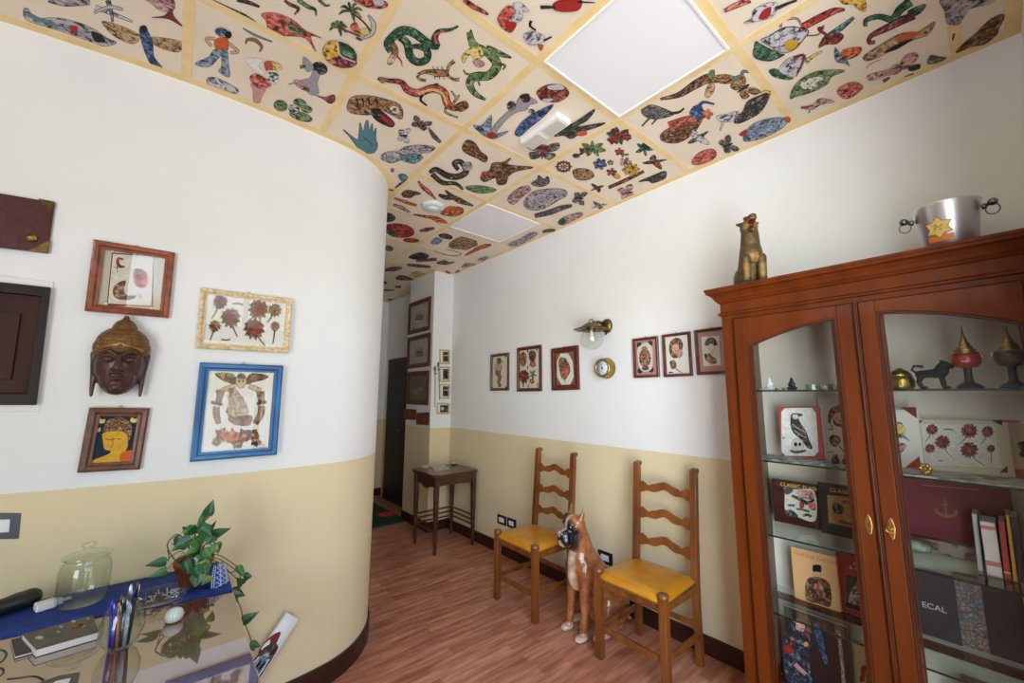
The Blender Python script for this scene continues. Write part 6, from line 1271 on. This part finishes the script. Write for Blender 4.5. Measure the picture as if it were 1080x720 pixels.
# notebooks
def slab(name, lab, cat, pts, z, th, m, mp_=None, group=None):
    t = thing(name, lab, cat, (sum(p[0] for p in pts)/4, sum(p[1] for p in pts)/4, z), 0, group)
    def pr(q, a, b, mm):
        n = len(q); return MB().add([(x, y, a) for x, y in q]+[(x, y, b) for x, y in q], [tuple(range(n)), tuple(range(n, 2*n))]+[(i, (i+1) % n, n+(i+1) % n, n+i) for i in range(n)], mm)
    cx = sum(p[0] for p in pts)/4; cy = sum(p[1] for p in pts)/4
    ins = [(cx+(x-cx)*.985, cy+(y-cy)*.985) for x, y in pts]
    obj('page_block', pr(ins, z+.0015, z+th-.0015, M_paper), t)
    mb = pr(pts, z+th-.0015, z+th, m); m2 = pr(pts, z, z+.0015, m); mb.add(m2.v, m2.f, m)
    return t, mb
zt = DZ+.022
pts = [tuple(on('z', zt, *p)[:2]) for p in ((38.5, 684.5), (108, 666), (98, 648), (23.5, 668.5))]; pts[1] = tuple(on('z', zt, 104, 666)[:2])
t, mb = slab('day_planner', 'dark grey planner with worn metallic marks lying on the desk beside the pen cup', 'planner', pts, DZ+.0005, .021, mat('planner_cover', (58, 54, 50), .4, col2=(84, 76, 66), scale=30))
A = Art(mb, 'z', DZ+.0216, 1, 0, 620, 7.2)
for p in ([(265, 378), (300, 362), (330, 372), (310, 390)], [(425, 332), (450, 325), (455, 336)], [(445, 292), (475, 285), (470, 300)], [(540, 250), (565, 243), (575, 256), (550, 262)], [(650, 232), (675, 225), (680, 236)]): A.b(p, 'l', 0)
A.b([(540, 300), (600, 270), (650, 275), (640, 300), (590, 315)], 'N#', 0); obj('cover', mb, t)
pts = [tuple(on('z', DZ+.006, *p)[:2]) for p in ((16, 692.5), (34, 687.5), (25, 671), (11.5, 675))]
t, mb = slab('notepad', 'thin black notepad at the lower left of the grey planner', 'notepad', pts, DZ+.0005, .007, mat('notepad_cover', (30, 30, 40), .4)); obj('cover', mb, t)
# dark card at the bottom edge
pts = [tuple(on('z', DZ+.003, *p)[:2]) for p in ((36, 722), (80, 728), (84.5, 709), (62, 712.5))]
t = thing('card_holder', 'dark card holder with a pale card at the bottom edge of the photo', 'card holder', (sum(p[0] for p in pts)/4, sum(p[1] for p in pts)/4, DZ))
n = 4; mb = MB().add([(x, y, DZ+.0005) for x, y in pts]+[(x, y, DZ+.004) for x, y in pts], [(0, 1, 2, 3), (4, 5, 6, 7)]+[(i, (i+1) % 4, 4+(i+1) % 4, 4+i) for i in range(4)], mat('holder_grey', (70, 68, 64), .5)); obj('holder', mb, t)
p2 = [tuple(on('z', DZ+.004, *p)[:2]) for p in ((52, 722), (71, 724), (74.5, 715), (60, 718))]; mb = MB().add([(x, y, DZ+.0042) for x, y in p2]+[(x, y, DZ+.0050) for x, y in p2], [(0, 1, 2, 3), (4, 5, 6, 7)]+[(i, (i+1) % 4, 4+(i+1) % 4, 4+i) for i in range(4)], M_paper); obj('card', mb, t)
# eyeglasses with a dark frame
t = thing('eyeglasses', 'dark-framed eyeglasses lying on the desk at the lower left corner', 'glasses', tuple(on('z', DZ, 10, 708)))
M_spec = mat('spectacle_frame', (44, 34, 34), .3); mb = MB()
for px, py in ((-10, 704),):
    c = on('z', DZ, px, py); mb.tube([(c.x+.024*math.cos(a), c.y+.004+.006*math.sin(a), DZ+.020+.018*math.sin(a)) for a in [2*PI*i/20 for i in range(20)]], .0025, M_spec, 8, True)
a = on('z', DZ+.01, 8, 716); b_ = on('z', DZ+.004, 44, 716); c_ = on('z', DZ+.004, 30, 714); mb.tube(spline([tuple(a), tuple(on('z', DZ+.012, 18, 715)), tuple(on('z', DZ+.010, 36, 713)), tuple(on('z', DZ+.004, 46, 717))]), .0024, M_spec, 8); obj('frame', mb, t)
# pen cup
G0 = on('z', DZ, 126, 683); G0.z = DZ+.0005; t = thing('pen_glass', 'stemless brandy glass used as a pen cup on the desk', 'glass', G0)
pf = [(.0, .004), (.026, .004), (.040, .020), (.049, .045), (.049, .072), (.040, .100), (.033, .114)]
obj('bowl', MB().lathe([(.0, 0), (.027, 0), (.030, .004)]+[(r+.0016, h) for r, h in pf[2:]]+pf[::-1], G0, M_jar, 40), t)
pens = [((-.022, .0), (-.052, .018), (24, 40, 190), 'blue ballpoint pen leaning left in the pen glass'), ((-.006, -.012), (-.038, -.02), (196, 120, 84), 'orange-brown pen leaning left in the pen glass'), ((.006, .012), (.016, .016), (210, 214, 220), 'white and silver pen standing tallest in the pen glass'),
        ((.012, .0), (.044, .012), (30, 34, 168), 'blue-capped pen leaning right in the pen glass'), ((.0, -.010), (.004, -.03), (30, 34, 40), 'black pen standing in the pen glass'), ((-.010, .014), (-.006, .034), (60, 62, 66), 'dark grey pencil at the back of the pen glass'), ((.016, -.006), (.054, -.004), (26, 24, 26), 'long black pen leaning far right in the pen glass'), ((-.014, -.014), (-.03, -.034), (36, 46, 150), 'dark blue pen at the front of the pen glass'), ((.010, -.014), (.022, -.036), (150, 170, 200), 'pale blue pen at the front of the pen glass')]
for i, (a, b_, c, lab) in enumerate(pens):
    a3 = G0+Vector((a[0], a[1], .006)); d = (Vector((b_[0]-a[0], b_[1]-a[1], .15))).normalized(); L_ = (.130, .125, .16, .148, .14, .135, .175, .12, .118)[i]; m = mat('pen_%d' % i, c, .3, coat=.3)
    # keep inside the rim: lean limited
    t2 = thing('pen', lab, 'pen', a3, 0, 'pens in the glass')
    k = .19 if i != 6 else .17
    dd = Vector(((b_[0]-a[0])*k/.15*1.2, (b_[1]-a[1])*k/.15*1.0, 1)).normalized()
    obj('barrel', MB().tube([a3, a3+dd*L_*.72], .0042, m, 10), t2); obj('cap', MB().tube([a3+dd*L_*.72, a3+dd*L_*.95, a3+dd*L_], [.0048, .0044, .002], m if i != 2 else M_steel, 10), t2); obj('clip', MB().tube([a3+dd*L_*.93+Vector((.004, -.004, 0)), a3+dd*L_*.75+Vector((.0045, -.0045, 0))], .0011, M_steel, 6), t2)
# glass dish with metal bits
G0 = on('z', zr, 166, 634); G0.z = zr+.0005; t = thing('glass_dish', 'shallow oval glass dish full of shiny metal bits on the cloth beside the plant', 'dish', G0)
obj('bowl', MB().lathe([(.0, 0), (.07, 0), (.082, .006), (.098, .030), (.101, .031), (.095, .030), (.079, .009), (.0, .004)], G0, M_jar, 40, squash=(1, .62, 1)), t)
mb = MB(); rnd = random.Random(3)
for i in range(60):
    a = rnd.random()*2*PI; r = rnd.random()**.5; x, y = .066*r*math.cos(a), .040*r*math.sin(a); q = Vector((rnd.uniform(-1, 1), rnd.uniform(-1, 1), rnd.uniform(-.3, .3))).normalized()*.012
    mb.tube([G0+Vector((x, y, .009+rnd.random()*.014))-q, G0+Vector((x, y, .009+rnd.random()*.014))+q], .0016, rnd.choice([M_steel, M_steel, M_brass, M_steeld]), 5)
o = obj('metal_pins', mb, None); tag(o, 'heap of small shiny metal pins lying in the glass dish', 'pins'); o['kind'] = 'stuff'
# white-domed paperweight (upside down small glass)
G0 = on('z', DZ, 183, 655); G0.z = DZ+.0005
t = thing('hourglass', 'small glass hourglass with white sand standing on the desk', 'hourglass', G0)
hp = [(.0, .0), (.020, .0), (.026, .008), (.027, .022), (.020, .036), (.006, .046), (.0035, .050), (.006, .054), (.018, .062), (.025, .076), (.022, .092), (.012, .098), (.0, .099)]
obj('glass_bulb', MB().lathe(hp, G0, M_jar, 32), t); obj('sand', MB().lathe([(.0, .002), (.019, .002), (.0245, .009), (.0255, .021), (.020, .033), (.010, .039), (.0, .040)], G0, mat('white_sand', (240, 240, 240), .8), 28), t)

# ================================================================== PLANT
G0 = on('z', zr, 204, 613); G0 = Vector((.118, 2.085, zr+.0005))
t = thing('potted_pothos', 'potted pothos plant with trailing heart-shaped leaves at the back right corner of the desk', 'plant', G0)
obj('pot', MB().lathe([(.0, 0), (.042, 0), (.060, .075), (.064, .075), (.065, .092), (.060, .093), (.056, .080), (.0, .080)], G0, M_terra, 32), t)
obj('soil', MB().lathe([(.0, .086), (.055, .082), (.057, .078)], G0, mat('soil', (50, 34, 24), .95, bump=.8), 20), t)
def leaf(mb, base, tip, nrm, wid, m, curl=.12):
    """heart-shaped blade from base to tip"""
    base = Vector(base); tip = Vector(tip); d = tip-base; L_ = d.length; d.normalize(); n = (nrm-d*nrm.dot(d)).normalized(); s = d.cross(n)
    prof = [(-.08, .0), (-.12, .22), (-.06, .40), (.06, .50), (.22, .52), (.42, .43), (.62, .29), (.80, .15), (.93, .05), (1.0, 0)]
    vs = []; fs = []; nv = 5
    for u, h in prof:
        for j in range(nv):
            f = (j/(nv-1))*2-1; uu = u if abs(f) > .3 else max(u, .0) if u < 0 else u
            vs.append(base+d*(uu*L_)+s*(f*h*wid)-n*(curl*L_*(uu*uu)*.8)+n*(abs(f)*h*wid*.35))
    for i in range(len(prof)-1):
        for j in range(nv-1): fs.append((i*nv+j, i*nv+j+1, (i+1)*nv+j+1, (i+1)*nv+j))
    k = len(vs); vs += [v-n*.0012 for v in vs]; fs += [tuple(k+q for q in reversed(f)) for f in fs]
    mb.add(vs, fs, m, True)
fol = MB(); stm = MB(); crown = G0+Vector((0, 0, .095)); CAMV = EYE
LF = mat('pothos_leaf_dark', (26, 78, 38), .32, col2=(48, 104, 44), scale=18, lo=.5, hi=.75, coat=.2); LP = mat('pothos_leaf_variegated', (52, 110, 42), .35, col2=(170, 176, 70), scale=16, lo=.52, hi=.70, coat=.2)
CP = (140, 520, 7.2)
# (base px, tip px, width px, depth y, material)
LV = [((570, 160), (612, 48), 46, 2.12, 0), ((560, 165), (485, 240), 38, 2.15, 1), ((575, 300), (634, 205), 22, 2.14, 0), ((608, 320), (748, 262), 44, 2.06, 0), ((455, 270), (365, 300), 42, 2.08, 1), ((470, 300), (470, 240), 55, 2.05, 0), ((560, 240), (500, 330), 60, 2.04, 0),
      ((600, 330), (560, 390), 56, 2.03, 0), ((430, 350), (290, 440), 56, 2.01, 0), ((500, 380), (420, 380), 44, 2.00, 1), ((480, 420), (370, 480), 30, 1.99, 1), ((640, 380), (650, 460), 36, 2.07, 1), ((545, 430), (600, 500), 40, 2.00, 1), ((240, 520), (92, 548), 46, 2.03, 0), ((250, 590), (110, 640), 36, 2.00, 0),
      ((440, 540), (500, 600), 52, 1.98, 1), ((520, 520), (570, 610), 50, 1.975, 1), ((500, 620), (470, 718), 60, 1.955, 0), ((440, 500), (420, 600), 56, 1.985, 0), ((540, 540), (560, 640), 50, 1.965, 0), ((480, 560), (520, 660), 52, 1.96, 0), ((580, 630), (520, 700), 44, 1.96, 1), ((400, 520), (430, 620), 42, 1.97, 0), ((520, 260), (600, 330), 50, 2.03, 0), ((540, 350), (470, 330), 44, 2.01, 0), ((620, 400), (590, 480), 34, 2.02, 1), ((430, 300), (380, 255), 40, 2.10, 0), ((560, 290), (545, 215), 40, 2.11, 0), ((400, 400), (300, 380), 40, 2.06, 0), ((600, 300), (660, 330), 36, 2.09, 0), ((470, 560), (410, 610), 40, 1.97, 0), ((600, 560), (650, 520), 34, 2.05, 0), ((520, 480), (470, 540), 40, 1.985, 0), ((350, 330), (330, 420), 36, 2.05, 0),
      ((800, 560), (850, 640), 30, 2.10, 1), ((850, 640), (906, 628), 34, 2.10, 0), ((830, 690), (790, 640), 34, 2.09, 0)]
def pp(x, y, yy): return on('y', yy, CP[0]+x/CP[2], CP[1]+y/CP[2])
for a, b_, w_, yy, k in LV:
    A3 = pp(*a, yy); B3 = pp(*b_, yy-.012); w3 = (pp(a[0]+w_, a[1], yy)-A3).length
    leaf(fol, A3, B3, (CAMV-A3).normalized()+Vector((0, 0, .3)), w3*1.9, (LF, LP)[k])
    mid = (crown+A3)/2+Vector((0, 0, .03)); stm.tube(spline([tuple(crown+Vector(((A3.x-crown.x)*.2, 0, -.01))), tuple(mid), tuple(A3)]), .0016, M_stem, 6)
CQ = (130, 600, 6)
def pq(x, y, yy): return on('y', yy, CQ[0]+x/CQ[2], CQ[1]+y/CQ[2])
for a, b_, w_, yy in (((770, 40), (815, 42), 28, 2.12), ((740, 0), (770, 60), 24, 2.11), ((690, 140), (775, 170), 44, 2.20), ((700, 150), (722, 215), 28, 2.21), ((755, 330), (862, 268), 42, 2.24), ((810, 470), (872, 490), 30, 2.26), ((812, 480), (830, 520), 26, 2.26)):
    A3 = pq(*a, yy); B3 = pq(*b_, yy-.01); w3 = (pq(a[0]+w_, a[1], yy)-A3).length; leaf(fol, A3, B3, (CAMV-A3).normalized(), w3*1.5, LF)
stm.tube(spline([tuple(crown), tuple(pp(730, 600, 2.10)), tuple(pp(800, 570, 2.11)), tuple(pp(815, 690, 2.12)), tuple(pq(700, 130, 2.20)), tuple(pq(745, 250, 2.23)), tuple(pq(760, 320, 2.24)), tuple(pq(800, 420, 2.25)), tuple(pq(812, 475, 2.26))]), .002, M_stem, 6)
stm.tube(spline([tuple(crown), tuple(pp(360, 320, 2.05)), tuple(pp(290, 345, 2.05)), tuple(pp(262, 400, 2.04)), tuple(pp(300, 480, 2.03)), tuple(pp(360, 540, 2.02)), tuple(pp(395, 530, 2.01))]), .0022, mat('vine_brown', (72, 54, 36), .5), 6)
stm.tube(spline([tuple(pp(265, 430, 2.04)), tuple(pp(275, 500, 2.04)), tuple(pp(245, 530, 2.03)), tuple(pp(250, 590, 2.0))]), .0018, M_stem, 6)
obj('foliage', fol, t); obj('stems', stm, t)
# blue-white scarf end standing up beside the pot
mb = MB(); vs = []; fs = []; NU, NV = 14, 8
c0 = None; sc_pts = [((585, 690), (735, 700)), ((588, 640), (730, 655)), ((598, 580), (722, 600)), ((612, 535), (700, 540)), ((628, 522), (712, 521))]
dys = [2.00, 2.01, 2.03, 2.06, 2.10]
rows = []
for (l, r), yy in zip(sc_pts, dys):
    a = pp(*l, yy-.01); b_ = pp(*r, yy+.03); rows.append([a.lerp(b_, j/10)+Vector((0, -.022*math.sin(PI*j/10), 0)) for j in range(11)])
for p in rows[0]: p.z = DZ+.006
for r_ in rows: vs += r_
fs = [(11*i+j, 11*i+j+1, 11*i+12+j, 11*i+11+j) for i in range(4) for j in range(10)]
k = len(vs); vs += [v+Vector((0, .003, 0)) for v in vs]; fs += [tuple(k+q for q in reversed(f)) for f in fs]
for i in range(4): fs += [(11*i, 11*i+11, k+11*i+11, k+11*i), (11*i+10, k+11*i+10, k+11*i+21, 11*i+21)]
fs += [(44+j, k+44+j, k+45+j, 45+j) for j in range(10)]+[(j, j+1, k+j+1, k+j) for j in range(10)]
mb.add(vs, fs, mat('scarf_blue', (38, 84, 176), .8), True)
t = thing('scarf_end', 'blue cloth band with white zigzag stripes standing against the plant pot', 'cloth', (rows[0][5].x, rows[0][5].y, DZ+.006)); obj('cloth', mb, t)
mb = MB(); Mw = mat('scarf_white', (214, 220, 226), .8)
def surf(u, v):
    i = min(int(v*4), 3); f = v*4-i; j = min(int(u*10), 9); g_ = u*10-j
    a = rows[i][j].lerp(rows[i][j+1], g_); b_ = rows[i+1][j].lerp(rows[i+1][j+1], g_); return a.lerp(b_, f)+Vector((0, -.0022, 0))
for u in (.10, .20, .84, .93): mb.tube([surf(u, v/10) for v in range(0, 11)], .0016, Mw, 5)
for s in (0, 1): mb.tube([surf(.28+.25*((k+s) % 2)+.25*s, k/12) for k in range(13)], .0024, Mw, 5)
mb.tube([surf(.52, v/10) for v in range(0, 11)], .0018, Mw, 5); obj('stripes', mb, t)
# propped magazine below
t_ = thing('rolled_magazine', 'glossy white magazine with a silver skull picture propped against the wall right of the desk', 'magazine', (.30, 2.30, .0))
a = C3 = None
pA = Vector((.20, 2.245, .003)); uu = Vector((.60, .06, .80)).normalized()
q = [on('y', 2.29, *p) for p in ((305.5, 645.5), (318, 655.5), (283, 704), (270, 694))]
ax_ = ((q[0]+q[1])-(q[2]+q[3])).normalized(); wd = (q[1]-q[0]).length
top = (q[0]+q[1])/2; Lm = top.z/ax_.z; bot = top-ax_*Lm; bot.y = 2.24; ax_ = (top-bot).normalized(); sd = Vector((ax_.z, 0, -ax_.x)).normalized(); nn = sd.cross(ax_); nn = -nn if nn.y > 0 else nn
def mg(u, v, d): return bot+ax_*(v*(top-bot).length)+sd*(u*wd/2)+nn*(d+.010*(1-u*u))
vs = []; fs = []
bot = bot+Vector((0, 0, .022))+ax_*.02
NI, NJ = 12, 8
for k_ in (0, 1):
    for i in range(NI+1):
        for j in range(NJ+1): vs.append(mg(-1+2*j/NJ, i/NI, .0 if k_ else -.006))
m_ = (NI+1)*(NJ+1)
for i in range(NI):
    for j in range(NJ):
        a = i*(NJ+1)+j; fs += [(a, a+1, a+NJ+2, a+NJ+1), (m_+a, m_+a+NJ+1, m_+a+NJ+2, m_+a+1)]
per = [j for j in range(NJ+1)]+[i*(NJ+1)+NJ for i in range(1, NI+1)]+[NI*(NJ+1)+j for j in range(NJ-1, -1, -1)]+[i*(NJ+1) for i in range(NI-1, 0, -1)]
fs += [(per[i], per[(i+1) % len(per)], m_+per[(i+1) % len(per)], m_+per[i]) for i in range(len(per))]
mb = MB().add(vs, fs, mat('glossy_white_paper', (232, 234, 238), .25), True)
def mpatch(P_, d, m):
    c_ = (sum(p[0] for p in P_)/len(P_), sum(p[1] for p in P_)/len(P_)); v_ = [mg(c_[0], c_[1], d)]
    Q = spline(P_, True, 4); v_ += [mg(u, v, d) for u, v in Q]; n = len(Q); mb.add(v_, [(0, 1+i, 1+(i+1) % n) for i in range(n)], m)
mpatch([(-1, .78), (-.3, .86), (.1, .76), (.1, .70), (-1, .66)], .0006, ink('M'))
mpatch([(-.95, .40), (-.95, .66), (-.4, .76), (.5, .76), (.75, .66), (.75, .42), (.2, .34), (-.6, .32)], .0012, ink('D#'))
mpatch([(-.75, .45), (-.7, .62), (-.1, .70), (.4, .62), (.3, .48), (-.3, .40)], .002, ink('b#')); mpatch([(-.4, .45), (-.35, .52), (0, .54), (.1, .46), (-.1, .42)], .0028, ink('l#')); mpatch([(-.5, .56), (-.4, .62), (-.2, .62), (-.25, .56)], .0034, ink('K')); mpatch([(.0, .58), (.1, .63), (.3, .62), (.2, .56)], .0034, ink('K'))
obj('cover', mb, t_)

# ================================================================== DAYLIGHT
w = bpy.data.worlds.new('daylight'); SC.world = w; w.use_nodes = True; nt = w.node_tree; N = nt.nodes; L = nt.links
bg = N['Background']; tc = N.new('ShaderNodeTexCoord'); sx = N.new('ShaderNodeSeparateXYZ'); L.new(tc.outputs['Generated'], sx.inputs[0])
nz = N.new('ShaderNodeTexNoise'); nz.inputs['Scale'].default_value = 14; nz.inputs['Detail'].default_value = 6; L.new(tc.outputs['Generated'], nz.inputs[0])
ad = N.new('ShaderNodeMath'); ad.operation = 'MULTIPLY_ADD'; ad.inputs[1].default_value = .22; L.new(nz.outputs[0], ad.inputs[0]); L.new(sx.outputs[2], ad.inputs[2])
rp = N.new('ShaderNodeValToRGB'); cr = rp.color_ramp; cr.elements[0].position = .0; cr.elements[0].color = (.78, .81, .86, 1); cr.elements[1].position = 1.; cr.elements[1].color = (.42, .60, 1, 1)
for p_, c in ((.10, (.78, .81, .86, 1)), (.13, (.34, .38, .24, 1)), (.20, (.50, .52, .34, 1)), (.27, (.42, .48, .32, 1)), (.32, (.76, .88, 1.06, 1)), (.6, (.56, .76, 1.15, 1))):
    e = cr.elements.new(p_); e.color = c
L.new(ad.outputs[0], rp.inputs[0]); L.new(rp.outputs[0], bg.inputs[0])
# sky strength raised towards the left, added to light the right wall and cabinet
mr = N.new('ShaderNodeMapRange'); mr.inputs[1].default_value = .2; mr.inputs[2].default_value = -.9; mr.inputs[3].default_value = 9.0; mr.inputs[4].default_value = 80.0; L.new(sx.outputs[0], mr.inputs[0]); L.new(mr.outputs[0], bg.inputs[1])
SC.view_settings.view_transform = 'Standard'; SC.view_settings.look = 'None'; SC.view_settings.gamma = 1; SC.view_settings.use_curve_mapping = False
SC.view_settings.exposure = -1.88
SC.cycles.max_bounces = 12; SC.cycles.diffuse_bounces = 6; SC.cycles.transparent_max_bounces = 24; SC.cycles.glossy_bounces = 5
SC.cycles.sample_clamp_indirect = 8; SC.cycles.use_denoising = True; SC.cycles.caustics_reflective = False; SC.cycles.caustics_refractive = False
